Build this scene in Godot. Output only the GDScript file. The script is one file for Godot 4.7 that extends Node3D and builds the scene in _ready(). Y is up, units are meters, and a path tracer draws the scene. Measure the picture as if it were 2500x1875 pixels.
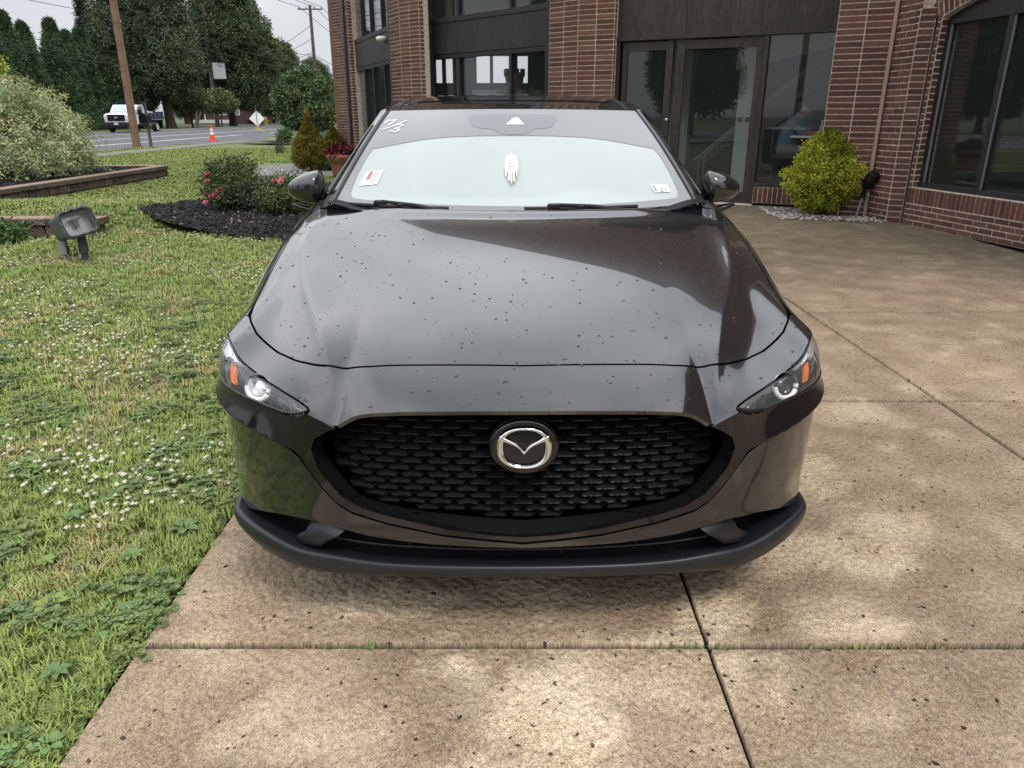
extends Node3D
# A wet black sedan parked on a concrete forecourt beside a brick building; lawn, road and trees on the left.

var rng := RandomNumberGenerator.new()
var M := {}
var used := {}

class Geo:
	var v := PackedVector3Array()
	var n := PackedVector3Array()
	var u := PackedVector2Array()
	var c := PackedColorArray()
	var i := PackedInt32Array()
	func vert(p, nn, col = Color.WHITE, uv = Vector2.ZERO) -> int:
		v.append(p); n.append(nn); u.append(uv); c.append(col)
		return v.size() - 1
	func face(a: int, b: int, d: int):
		i.append(a); i.append(b); i.append(d)
	func tri(a, b, d, col = Color.WHITE, nn = Vector3.ZERO):
		if nn == Vector3.ZERO:
			nn = (b - a).cross(d - a).normalized()
		var k = v.size()
		vert(a, nn, col); vert(b, nn, col); vert(d, nn, col)
		face(k, k + 1, k + 2)
	func quad(a, b, d, e, col = Color.WHITE, out = Vector3.ZERO):
		var nn = (b - a).cross(d - a).normalized()
		if out != Vector3.ZERO and nn.dot(out) < 0.0:
			nn = -nn
		var k = v.size()
		vert(a, nn, col, Vector2(0, 0)); vert(b, nn, col, Vector2(1, 0)); vert(d, nn, col, Vector2(1, 1)); vert(e, nn, col, Vector2(0, 1))
		face(k, k + 1, k + 2); face(k, k + 2, k + 3)
	func box(t: Transform3D, s: Vector3, bev = 0.0, col = Color.WHITE):
		var h = s * 0.5
		var g = h - Vector3.ONE * bev
		var ax = [Vector3(1, 0, 0), Vector3(0, 1, 0), Vector3(0, 0, 1)]
		for a in 3:
			for sg in [-1.0, 1.0]:
				var d = ax[a] * sg
				var p = ax[(a + 1) % 3]
				var q = ax[(a + 2) % 3]
				var o = d * h[a]
				var gp = p * g[(a + 1) % 3]
				var gq = q * g[(a + 2) % 3]
				quad(t * (o - gp - gq), t * (o + gp - gq), t * (o + gp + gq), t * (o - gp + gq), col, t.basis * d)
				if bev > 0.0:
					for s2 in [-1.0, 1.0]:
						var e = p * s2
						var o1 = d * h[a] + e * g[(a + 1) % 3]
						var o2 = d * g[a] + e * h[(a + 1) % 3]
						quad(t * (o1 - gq), t * (o1 + gq), t * (o2 + gq), t * (o2 - gq), col, t.basis * (d + e))
	func grid(rows: Array, col = Color.WHITE, flip = false, closed = false):
		# rows of points -> smooth sheet
		var R = rows.size()
		var C = rows[0].size()
		var k = v.size()
		for r in R:
			for q in C:
				var q0 = (q - 1 + C) % C if closed else maxi(q - 1, 0)
				var q1 = (q + 1) % C if closed else mini(q + 1, C - 1)
				var a = rows[r][q1] - rows[r][q0]
				var b = rows[mini(r + 1, R - 1)][q] - rows[maxi(r - 1, 0)][q]
				var nn = a.cross(b)
				if nn.length() < 1e-12:
					nn = Vector3.UP
				nn = nn.normalized()
				vert(rows[r][q], -nn if flip else nn, col, Vector2(q / float(C - 1), r / float(R - 1)))
		for r in R - 1:
			for q in (C if closed else C - 1):
				var a = k + r * C + q
				var b = k + r * C + (q + 1) % C
				face(a, b, b + C); face(a, b + C, a + C)
	func tube(path: Array, rad, sides = 8, col = Color.WHITE, caps = true):
		var rows = []
		var up = Vector3.UP
		for k in path.size():
			var d = (path[mini(k + 1, path.size() - 1)] - path[maxi(k - 1, 0)]).normalized()
			if absf(d.dot(up)) > 0.95:
				up = Vector3.RIGHT if absf(d.x) < 0.9 else Vector3.UP
			var x = up.cross(d).normalized()
			var y = d.cross(x)
			var rr = rad[k] if rad is Array else rad
			var row = []
			for q in sides:
				var a = TAU * q / sides
				row.append(path[k] + (x * cos(a) + y * sin(a)) * rr)
			rows.append(row)
		grid(rows, col, false, true)
		if caps:
			for e in 2:
				var row = rows[0] if e == 0 else rows[-1]
				var cen = path[0] if e == 0 else path[-1]
				var out = (path[0] - path[1]) if e == 0 else (path[-1] - path[-2])
				for q in sides:
					tri(cen, row[q], row[(q + 1) % sides], col, out.normalized())
	func lathe(t: Transform3D, prof: Array, sides = 20, col = Color.WHITE):
		# prof: Vector2(radius, height)
		var rows = []
		for p in prof:
			var row = []
			for q in sides:
				var a = TAU * q / sides
				row.append(t * Vector3(cos(a) * p.x, p.y, sin(a) * p.x))
			rows.append(row)
		grid(rows, col, false, true)
	func prism(poly: PackedVector2Array, t: Transform3D, depth: float, col = Color.WHITE):
		# polygon in local xy, from z=0 to z=depth
		var idx = Geometry2D.triangulate_polygon(poly)
		for z in [0.0, depth]:
			var nn = t.basis.z.normalized() * (1.0 if (z > 0.0) == (depth > 0.0) else -1.0)
			if z == 0.0:
				nn = t.basis.z.normalized() * (-1.0 if depth > 0.0 else 1.0)
			var k = v.size()
			for p in poly:
				vert(t * Vector3(p.x, p.y, z), nn, col, p)
			for q in range(0, idx.size(), 3):
				face(k + idx[q], k + idx[q + 1], k + idx[q + 2])
		var cw = Geometry2D.is_polygon_clockwise(poly)
		for q in poly.size():
			var a = poly[q]
			var b = poly[(q + 1) % poly.size()]
			var e = (b - a)
			var o = Vector2(e.y, -e.x)
			if cw:
				o = -o
			quad(t * Vector3(a.x, a.y, 0), t * Vector3(b.x, b.y, 0), t * Vector3(b.x, b.y, depth), t * Vector3(a.x, a.y, depth), col, t.basis * Vector3(o.x, o.y, 0))
	func mesh() -> ArrayMesh:
		for k in range(0, i.size(), 3):
			var a = i[k]
			var b = i[k + 1]
			var d = i[k + 2]
			if (v[b] - v[a]).cross(v[d] - v[a]).dot(n[a] + n[b] + n[d]) > 0.0:
				i[k + 1] = d
				i[k + 2] = b
		var arr = []
		arr.resize(Mesh.ARRAY_MAX)
		arr[Mesh.ARRAY_VERTEX] = v
		arr[Mesh.ARRAY_NORMAL] = n
		arr[Mesh.ARRAY_TEX_UV] = u
		arr[Mesh.ARRAY_COLOR] = c
		arr[Mesh.ARRAY_INDEX] = i
		var m = ArrayMesh.new()
		m.add_surface_from_arrays(Mesh.PRIMITIVE_TRIANGLES, arr)
		return m

func numbered(called: String) -> String:
	var k = used.get(called, 0)
	used[called] = k + 1
	return called if k == 0 else "%s_%03d" % [called, k]

func put(called: String, mesh: Mesh, mat, parent = null, at = null) -> MeshInstance3D:
	var o = MeshInstance3D.new()
	o.mesh = mesh
	o.material_override = mat
	if at != null:
		o.transform = at
	if parent == null:
		o.name = numbered(called)
		add_child(o)
	else:
		o.name = called
		parent.add_child(o, true)
	return o

func obj(called: String, g: Geo, mat, parent = null, at = null) -> MeshInstance3D:
	return put(called, g.mesh(), mat, parent, at)

func thing(called: String, label: String, category: String, at = Vector3.ZERO, turn = 0.0, group = "") -> Node3D:
	var o = Node3D.new()
	o.name = numbered(called)
	add_child(o)
	o.position = at
	o.rotation.y = turn
	return tag(o, label, category, group)

func tag(o, label: String, category: String, group = ""):
	o.set_meta("label", label)
	o.set_meta("category", category)
	if group != "":
		o.set_meta("group", group)
	return o

func struct(o, label = ""):
	o.set_meta("kind", "structure")
	if label != "":
		o.set_meta("label", label)
	return o

func stuff(o):
	o.set_meta("kind", "stuff")
	return o

func scatter(called: String, mesh: Mesh, mat, xf: Array, cols: Array, parent = null) -> MultiMeshInstance3D:
	var mm = MultiMesh.new()
	mm.transform_format = MultiMesh.TRANSFORM_3D
	mm.use_colors = cols.size() > 0
	mm.mesh = mesh
	mm.instance_count = xf.size()
	for k in xf.size():
		mm.set_instance_transform(k, xf[k])
		if cols.size() > 0:
			mm.set_instance_color(k, cols[k])
	var o = MultiMeshInstance3D.new()
	o.multimesh = mm
	o.material_override = mat
	if parent == null:
		o.name = numbered(called)
		add_child(o)
	else:
		o.name = called
		parent.add_child(o, true)
	return o

func lin(r, g, b) -> Color:
	return Color(r, g, b).linear_to_srgb()

func mat(r, g, b, rough = 0.8, opt = {}) -> StandardMaterial3D:
	var m = StandardMaterial3D.new()
	m.albedo_color = lin(r, g, b)
	m.roughness = rough
	m.metallic = opt.get("metal", 0.0)
	m.metallic_specular = opt.get("spec", 0.5)
	if opt.has("coat"):
		m.clearcoat_enabled = true
		m.clearcoat = opt.coat
		m.clearcoat_roughness = opt.get("coat_rough", 0.03)
	if opt.has("alpha"):
		m.transparency = BaseMaterial3D.TRANSPARENCY_ALPHA
		m.albedo_color.a = opt.alpha
	if opt.has("vc"):
		m.vertex_color_use_as_albedo = true
	if opt.has("tex"):
		m.albedo_texture = opt.tex
		m.uv1_triplanar = true
		m.uv1_world_triplanar = opt.get("world", false)
		m.uv1_scale = Vector3.ONE * opt.get("scale", 1.0)
	if opt.has("nrm"):
		m.normal_enabled = true
		m.normal_texture = opt.nrm
		m.normal_scale = opt.get("nscale", 1.0)
	if opt.has("back"):
		m.backlight_enabled = true
		m.backlight = opt.back
	return m

func noise(freq: float, oct = 4, sd = 1, type = FastNoiseLite.TYPE_SIMPLEX_SMOOTH) -> FastNoiseLite:
	var f = FastNoiseLite.new()
	f.noise_type = type
	f.frequency = freq
	f.fractal_octaves = oct
	f.seed = sd
	return f

# grey relief texture whose mean is near one, to multiply a base colour: two noises and fine grain
func grain_tex(size: int, f1: float, f2: float, a1: float, a2: float, af: float, sd: int, tint = Color(1, 1, 1), stretch = 1) -> ImageTexture:
	var n1 = noise(f1, 4, sd).get_seamless_image(size, size).get_data()
	var n2 = noise(f2, 3, sd + 7).get_seamless_image(size, size).get_data()
	var out = PackedByteArray()
	out.resize(size * size * 3)
	var r = RandomNumberGenerator.new()
	r.seed = sd + 99
	for y in size:
		for x in size:
			var k = y * size + x
			var k2 = ((y / stretch) % size) * size + x
			var q = 0.78 + a1 * (n1[k2] / 255.0 - 0.5) + a2 * (n2[k2] / 255.0 - 0.5) + af * (r.randf() - 0.5)
			var t = n1[k] / 255.0
			out[k * 3] = clampi(int(255.0 * q * lerpf(1.0, tint.r, t)), 0, 255)
			out[k * 3 + 1] = clampi(int(255.0 * q * lerpf(1.0, tint.g, t)), 0, 255)
			out[k * 3 + 2] = clampi(int(255.0 * q * lerpf(1.0, tint.b, t)), 0, 255)
	var img = Image.create_from_data(size, size, false, Image.FORMAT_RGB8, out)
	return ImageTexture.create_from_image(img)

func bump_tex(size: int, f: float, sd: int, depth: float) -> ImageTexture:
	var im = noise(f, 4, sd).get_seamless_image(size, size)
	im.convert(Image.FORMAT_RGBA8)
	im.bump_map_to_normal_map(depth)
	return ImageTexture.create_from_image(im)

func cr(a, b, c, d, t: float):
	return 0.5 * ((2.0 * b) + (c - a) * t + (2.0 * a - 5.0 * b + 4.0 * c - d) * t * t + (3.0 * b - a - 3.0 * c + d) * t * t * t)

func spline(pts: Array, per = 6, closed = false) -> Array:
	var out = []
	var N = pts.size()
	for k in (N if closed else N - 1):
		var a = pts[(k - 1 + N) % N] if closed else (pts[k - 1] if k > 0 else 2.0 * pts[0] - pts[1])
		var d = pts[(k + 2) % N] if closed else (pts[k + 2] if k + 2 < N else 2.0 * pts[N - 1] - pts[N - 2])
		for q in per:
			out.append(cr(a, pts[k], pts[(k + 1) % N], d, q / float(per)))
	if not closed:
		out.append(pts[N - 1])
	return out

func interp(x: float, xs: Array, ys: Array) -> float:
	if x <= xs[0]:
		return ys[0]
	for k in range(1, xs.size()):
		if x <= xs[k]:
			return lerpf(ys[k - 1], ys[k], (x - xs[k - 1]) / (xs[k] - xs[k - 1]))
	return ys[-1]

# smooth interpolation of a table (Catmull-Rom over uneven knots)
func curve(x: float, xs: Array, ys: Array) -> float:
	var N = xs.size()
	if x <= xs[0]:
		return ys[0] + (x - xs[0]) * (ys[1] - ys[0]) / (xs[1] - xs[0])
	if x >= xs[N - 1]:
		return ys[N - 1] + (x - xs[N - 1]) * (ys[N - 1] - ys[N - 2]) / (xs[N - 1] - xs[N - 2])
	var k = 0
	while x > xs[k + 1]:
		k += 1
	var w = xs[k + 1] - xs[k]
	var t = (x - xs[k]) / w
	var s0 = (ys[k + 1] - ys[k]) / w
	var m0 = s0 if k == 0 else 0.5 * (s0 + (ys[k] - ys[k - 1]) / (xs[k] - xs[k - 1]))
	var m1 = s0 if k + 2 >= N else 0.5 * (s0 + (ys[k + 2] - ys[k + 1]) / (xs[k + 2] - xs[k + 1]))
	var t2 = t * t
	var t3 = t2 * t
	return (2 * t3 - 3 * t2 + 1) * ys[k] + (t3 - 2 * t2 + t) * w * m0 + (3 * t2 - 2 * t3) * ys[k + 1] + (t3 - t2) * w * m1

func at(p: Vector3, turn = 0.0, sc = Vector3.ONE) -> Transform3D:
	return Transform3D(Basis(Vector3.UP, turn).scaled_local(sc), p)

func rand_basis(s: float) -> Basis:
	return Basis.from_euler(Vector3(rng.randf() * TAU, rng.randf() * TAU, rng.randf() * TAU)).scaled(Vector3.ONE * s)

func jitter(r: float, g: float, b: float, amt: float) -> Color:
	var k = 1.0 + rng.randf_range(-amt, amt)
	var h = rng.randf_range(-amt, amt) * 0.5
	return Color(r * k * (1.0 + h), g * k, b * k * (1.0 - h))

func V2(flat: Array) -> PackedVector2Array:
	var o = PackedVector2Array()
	for k in range(0, flat.size(), 2):
		o.append(Vector2(flat[k], flat[k + 1]))
	return o

# sheet over a polygon: every grid cell is clipped by the outline and carried to space by f; rim > 0 turns the border down
func patch(dom: PackedVector2Array, f: Callable, cell: Vector2, rim = 0.0, flip = false, g = null, cols = null) -> Geo:
	if g == null:
		g = Geo.new()
	var lo = dom[0]
	var hi = dom[0]
	for p in dom:
		lo = lo.min(p)
		hi = hi.max(p)
	var cache = {}
	var e = 0.0015
	var put_v = func(p: Vector2) -> int:
		var key = Vector2i(roundi(p.x * 20000.0), roundi(p.y * 20000.0))
		if cache.has(key):
			return cache[key]
		var P = f.call(p)
		var nn = (f.call(p + Vector2(e, 0)) - f.call(p - Vector2(e, 0))).cross(f.call(p + Vector2(0, e)) - f.call(p - Vector2(0, e))).normalized()
		if flip:
			nn = -nn
		var k = g.vert(P, nn, Color.WHITE if cols == null else cols.call(p), p)
		cache[key] = k
		return k
	var nx = int(ceil((hi.x - lo.x) / cell.x))
	var ny = int(ceil((hi.y - lo.y) / cell.y))
	var inside = []
	for y in ny + 1:
		var row = PackedByteArray()
		for x in nx + 1:
			row.append(1 if Geometry2D.is_point_in_polygon(lo + cell * Vector2(x, y), dom) else 0)
		inside.append(row)
	# cells the outline runs through
	var crossed = {}
	for k in dom.size():
		var a = dom[k]
		var b = dom[(k + 1) % dom.size()]
		var m = int(ceil(maxf(absf(b.x - a.x) / cell.x, absf(b.y - a.y) / cell.y) * 4.0)) + 1
		for q in m + 1:
			var p = (a.lerp(b, q / float(m)) - lo) / cell
			for dx in [-0.08, 0.08]:
				for dy in [-0.08, 0.08]:
					crossed[Vector2i(floori(p.x + dx), floori(p.y + dy))] = true
	for y in ny:
		for x in nx:
			var a = lo + cell * Vector2(x, y)
			var hit = crossed.has(Vector2i(x, y))
			if not hit and inside[y][x] == 1:
				var k = [put_v.call(a), put_v.call(a + Vector2(cell.x, 0)), put_v.call(a + cell), put_v.call(a + Vector2(0, cell.y))]
				g.face(k[0], k[1], k[2])
				g.face(k[0], k[2], k[3])
			elif hit:
				var sq = PackedVector2Array([a, a + Vector2(cell.x, 0), a + cell, a + Vector2(0, cell.y)])
				for piece in Geometry2D.intersect_polygons(sq, dom):
					var idx = Geometry2D.triangulate_polygon(piece)
					for q in range(0, idx.size(), 3):
						var t = [put_v.call(piece[idx[q]]), put_v.call(piece[idx[q + 1]]), put_v.call(piece[idx[q + 2]])]
						g.face(t[0], t[1], t[2])
	if rim > 0.0:
		var cw = Geometry2D.is_polygon_clockwise(dom)
		for k in dom.size():
			var a = dom[k]
			var b = dom[(k + 1) % dom.size()]
			var m = maxi(1, int(ceil(a.distance_to(b) / maxf(cell.x, cell.y))))
			for q in m:
				var p0 = a.lerp(b, q / float(m))
				var p1 = a.lerp(b, (q + 1) / float(m))
				var k0 = put_v.call(p0)
				var k1 = put_v.call(p1)
				var o = Vector2(b.y - a.y, a.x - b.x).normalized() * (-0.002 if cw else 0.002)
				g.quad(g.v[k0], g.v[k1], g.v[k1] - g.n[k1] * rim, g.v[k0] - g.n[k0] * rim, g.c[k0], f.call(p0 + o) - f.call(p0 - o))
	return g

func round_poly(flat: Array, per = 5) -> PackedVector2Array:
	var a = []
	for p in V2(flat):
		a.append(p)
	return PackedVector2Array(spline(a, per, true))

func _ready():
	rng.seed = 20240703
	set_camera_and_light()
	make_materials()
	build_ground()
	build_building()
	build_trees()
	build_garden()
	build_road_things()
	build_car()
	build_lawn_cover()

func set_camera_and_light():
	var cam = Camera3D.new()
	cam.name = "camera"
	cam.position = Vector3(0, 1.35, 0)
	cam.rotation_degrees = Vector3(-20, 0, 0)
	cam.fov = 54.81
	cam.near = 0.05
	cam.far = 1200.0
	add_child(cam)
	cam.current = true
	var w = 512
	var h = 256
	var img = Image.create(w, h, false, Image.FORMAT_RGBF)
	var n1 = noise(1.15, 5, 11)
	var n2 = noise(3.2, 4, 12)
	for y in h:
		var el = PI * (0.5 - (y + 0.5) / h)
		for x in w:
			var az = TAU * (x + 0.5) / w
			var d = Vector3(cos(el) * sin(az), sin(el), cos(el) * cos(az))
			var q = d / (maxf(d.y, 0.0) + 0.35)
			var c = n1.get_noise_3dv(q) * 0.75 + n2.get_noise_3dv(q) * 0.25
			var L = lerpf(0.53, 1.32, smoothstep(0.0, 0.75, d.y)) * (1.0 + 0.75 * c * smoothstep(0.02, 0.3, d.y))
			if d.y < 0.0:
				L = 0.3
			var cool = clampf(0.5 - c * 1.5, 0.0, 1.0)
			img.set_pixel(x, y, Color(L * lerpf(0.97, 0.93, cool), L * lerpf(0.99, 0.975, cool), L * lerpf(1.02, 1.04, cool)))
	var sky = Sky.new()
	var pm = PanoramaSkyMaterial.new()
	pm.panorama = ImageTexture.create_from_image(img)
	sky.sky_material = pm
	var env = Environment.new()
	env.background_mode = Environment.BG_SKY
	env.sky = sky
	env.background_energy_multiplier = 1.0
	env.tonemap_mode = Environment.TONE_MAPPER_LINEAR
	env.tonemap_exposure = 1.38
	env.sdfgi_enabled = true
	env.ssao_enabled = true
	env.ssil_enabled = true
	var we = WorldEnvironment.new()
	we.name = "environment"
	we.environment = env
	add_child(we)
	var sun = DirectionalLight3D.new()
	sun.name = "sun"
	sun.light_color = Color(1.0, 0.97, 0.92)
	sun.light_energy = 0.35
	sun.light_angular_distance = 14.0
	sun.shadow_enabled = true
	sun.rotation_degrees = Vector3(-58, 25, 0)
	add_child(sun)

func make_materials():
	var g1 = grain_tex(256, 0.02, 0.09, 0.35, 0.3, 0.16, 3)
	M.grain = g1
	var bn = bump_tex(256, 0.06, 5, 6.0)
	M.bump = bn
	var streak = grain_tex(256, 0.015, 0.12, 0.3, 0.5, 0.1, 8, Color(1, 1, 1), 6)
	M.paint = mat(0.010, 0.0105, 0.012, 0.16, {"spec": 0.55, "coat": 1.0, "coat_rough": 0.012})
	M.satin_black = mat(0.013, 0.015, 0.019, 0.38, {"spec": 0.5})
	M.matte_black = mat(0.006, 0.006, 0.007, 0.6, {"spec": 0.3})
	M.void_black = mat(0.003, 0.003, 0.003, 0.9, {"spec": 0.1})
	M.gloss_black = mat(0.006, 0.006, 0.007, 0.08, {"spec": 0.6})
	M.grille_fin = mat(0.012, 0.012, 0.013, 0.3, {"spec": 0.7})
	M.silver = mat(0.80, 0.81, 0.83, 0.22, {"metal": 0.75})
	M.rubber = mat(0.012, 0.012, 0.012, 0.75)
	M.chrome = mat(0.82, 0.83, 0.85, 0.06, {"metal": 1.0})
	M.alloy = mat(0.25, 0.26, 0.27, 0.3, {"metal": 0.9})
	M.amber = mat(0.75, 0.16, 0.02, 0.25)
	M.white_plastic = mat(0.85, 0.86, 0.88, 0.25)
	M.lens = mat(0.9, 0.95, 1.0, 0.02, {"alpha": 0.05})
	M.windshield = mat(0.84, 0.96, 0.94, 0.015, {"alpha": 0.48, "spec": 1.0})
	M.side_glass = mat(0.02, 0.025, 0.025, 0.02, {"alpha": 0.5})
	M.frit = mat(0.20, 0.205, 0.215, 0.03, {"spec": 1.0})  # black border toned grey: its sky sheen is put into the colour
	M.pane = mat(0.08, 0.10, 0.10, 0.0, {"alpha": 0.08})
	M.drop = mat(0.035, 0.037, 0.04, 0.03, {"spec": 0.5})
	M.bronze = mat(0.062, 0.049, 0.040, 0.45, {"metal": 0.2, "tex": streak, "scale": 0.8})
	M.dark_frame = mat(0.022, 0.022, 0.026, 0.45, {"tex": streak, "scale": 0.8})
	M.spandrel = mat(0.030, 0.028, 0.030, 0.5, {"tex": streak, "scale": 0.5})
	M.brick = []
	for t in [[0.40, 0.205, 0.150], [0.34, 0.175, 0.132], [0.46, 0.245, 0.18], [0.29, 0.155, 0.125], [0.39, 0.215, 0.168]]:
		M.brick.append(mat(t[0], t[1], t[2], 0.9, {"tex": g1, "scale": 3.1, "nrm": bn, "nscale": 0.7, "spec": 0.25}))
	M.mortar = mat(0.95, 0.80, 0.66, 0.95, {"tex": g1, "scale": 2.3, "nrm": bn, "spec": 0.2})
	M.joint_sealant = mat(0.32, 0.22, 0.17, 0.7)
	M.steel_grey = mat(0.20, 0.21, 0.22, 0.5, {"metal": 0.4})
	M.wall_white = mat(0.42, 0.46, 0.44, 0.8)
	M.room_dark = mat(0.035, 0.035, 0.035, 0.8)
	M.wood_pole = mat(0.34, 0.20, 0.13, 0.9, {"tex": streak, "scale": 1.2, "nrm": bn})
	M.wood_pole_grey = mat(0.16, 0.12, 0.10, 0.9, {"tex": streak, "scale": 1.2})
	M.asphalt = mat(0.17, 0.175, 0.19, 0.85, {"tex": grain_tex(256, 0.01, 0.2, 0.2, 0.2, 0.25, 21), "scale": 0.5, "world": true})
	M.path_grey = mat(0.30, 0.28, 0.26, 0.9, {"tex": g1, "scale": 0.7, "world": true})
	M.line_white = mat(0.75, 0.75, 0.73, 0.8)
	M.line_yellow = mat(0.60, 0.50, 0.30, 0.8)
	M.mulch_base = mat(0.010, 0.009, 0.010, 0.95, {"tex": g1, "scale": 6.0, "world": true, "nrm": bn, "nscale": 2.0})
	M.mulch = mat(0.014, 0.0125, 0.0135, 0.8, {"vc": true})
	M.leaf = mat(1, 1, 1, 0.55, {"vc": true, "back": Color(0.35, 0.4, 0.1), "spec": 0.35})
	M.needle = mat(1, 1, 1, 0.7, {"vc": true, "spec": 0.2})
	M.grass = mat(1, 1, 1, 0.5, {"vc": true, "back": Color(0.3, 0.35, 0.1), "spec": 0.35})
	M.petal = mat(1, 1, 1, 0.6, {"vc": true, "back": Color(0.3, 0.25, 0.25)})
	M.bark = mat(0.085, 0.062, 0.048, 0.95, {"tex": streak, "scale": 0.9, "nrm": bn, "nscale": 1.5})
	M.vc = mat(1, 1, 1, 0.8, {"vc": true})
	M.paver = []
	for t in [[0.22, 0.165, 0.135], [0.17, 0.13, 0.11], [0.25, 0.20, 0.165]]:
		M.paver.append(mat(t[0], t[1], t[2], 0.95, {"tex": g1, "scale": 1.7, "nrm": bn, "nscale": 2.0}))
	M.paver_top = mat(0.48, 0.33, 0.25, 0.95, {"tex": g1, "scale": 2.0})
	M.terracotta = mat(0.33, 0.13, 0.09, 0.85, {"tex": g1, "scale": 2.0})

const SLAB_X = [-1.0, 0.53, 2.14, 3.72, 5.3, 6.9]
const SLAB_Z = [1.92, 0.14, -1.64, -3.46, -5.24, -7.0, -8.8, -10.6, -12.4, -14.2]
const WALL_END = -4.75

func gh(x: float, z: float) -> float:
	var a = smoothstep(-4.2, -5.6, x)
	var d = -z
	var up = (1.0 - smoothstep(9.6, 13.5, d))
	if d < 8.72:
		up *= smoothstep(6.6, 8.7, d) * smoothstep(-5.5, -4.6, x) if x > -5.5 else 0.0
	var y = -0.018 + 0.2 * a * up
	y += 0.05 * smoothstep(-1.3, -3.5, x) * (sin(x * 0.7 + 1.0) * sin(z * 0.5)) * 0.5
	return y

func concrete_tex(size: int) -> ImageTexture:
	var n1 = noise(0.006, 4, 41).get_seamless_image(size, size).get_data()
	var n2 = noise(0.09, 3, 42).get_seamless_image(size, size).get_data()
	var r = RandomNumberGenerator.new()
	r.seed = 77
	var out = PackedByteArray()
	out.resize(size * size * 3)
	for k in size * size:
		var q = 0.82 + 0.16 * (n1[k] / 255.0 - 0.5) + 0.22 * (n2[k] / 255.0 - 0.5) + 0.42 * (r.randf() - 0.5)
		var w = n1[k] / 255.0
		out[k * 3] = clampi(int(255.0 * q), 0, 255)
		out[k * 3 + 1] = clampi(int(255.0 * q * lerpf(0.975, 1.0, w)), 0, 255)
		out[k * 3 + 2] = clampi(int(255.0 * q * lerpf(0.94, 1.0, w)), 0, 255)
	for k in 22000:
		var cx = r.randi() % size
		var cy = r.randi() % size
		var big = pow(r.randf(), 60.0)
		var rx = 0.4 + 0.7 * r.randf() + 3.2 * big
		var ry = rx * r.randf_range(0.4, 0.9)
		var an = r.randf() * PI
		var dark = r.randf_range(0.45, 0.8) if r.randf() < 0.75 else r.randf_range(1.15, 1.4)
		if big > 0.25:
			dark = r.randf_range(0.25, 0.45)
		var cool = r.randf_range(0.9, 1.2) if big > 0.1 else 1.0
		var R = int(ceil(rx))
		var ca = cos(an)
		var sa = sin(an)
		for dy in range(-R, R + 1):
			for dx in range(-R, R + 1):
				var px = (dx * ca + dy * sa) / rx
				var py = (-dx * sa + dy * ca) / ry
				if px * px + py * py + 0.5 * sin(px * 5.0 + cx) * py <= 1.0:
					var o = (posmod(cy + dy, size) * size + posmod(cx + dx, size)) * 3
					out[o] = clampi(int(out[o] * dark), 0, 255)
					out[o + 1] = clampi(int(out[o + 1] * dark), 0, 255)
					out[o + 2] = clampi(int(out[o + 2] * dark * cool), 0, 255)
	return ImageTexture.create_from_image(Image.create_from_data(size, size, false, Image.FORMAT_RGB8, out))

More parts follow.
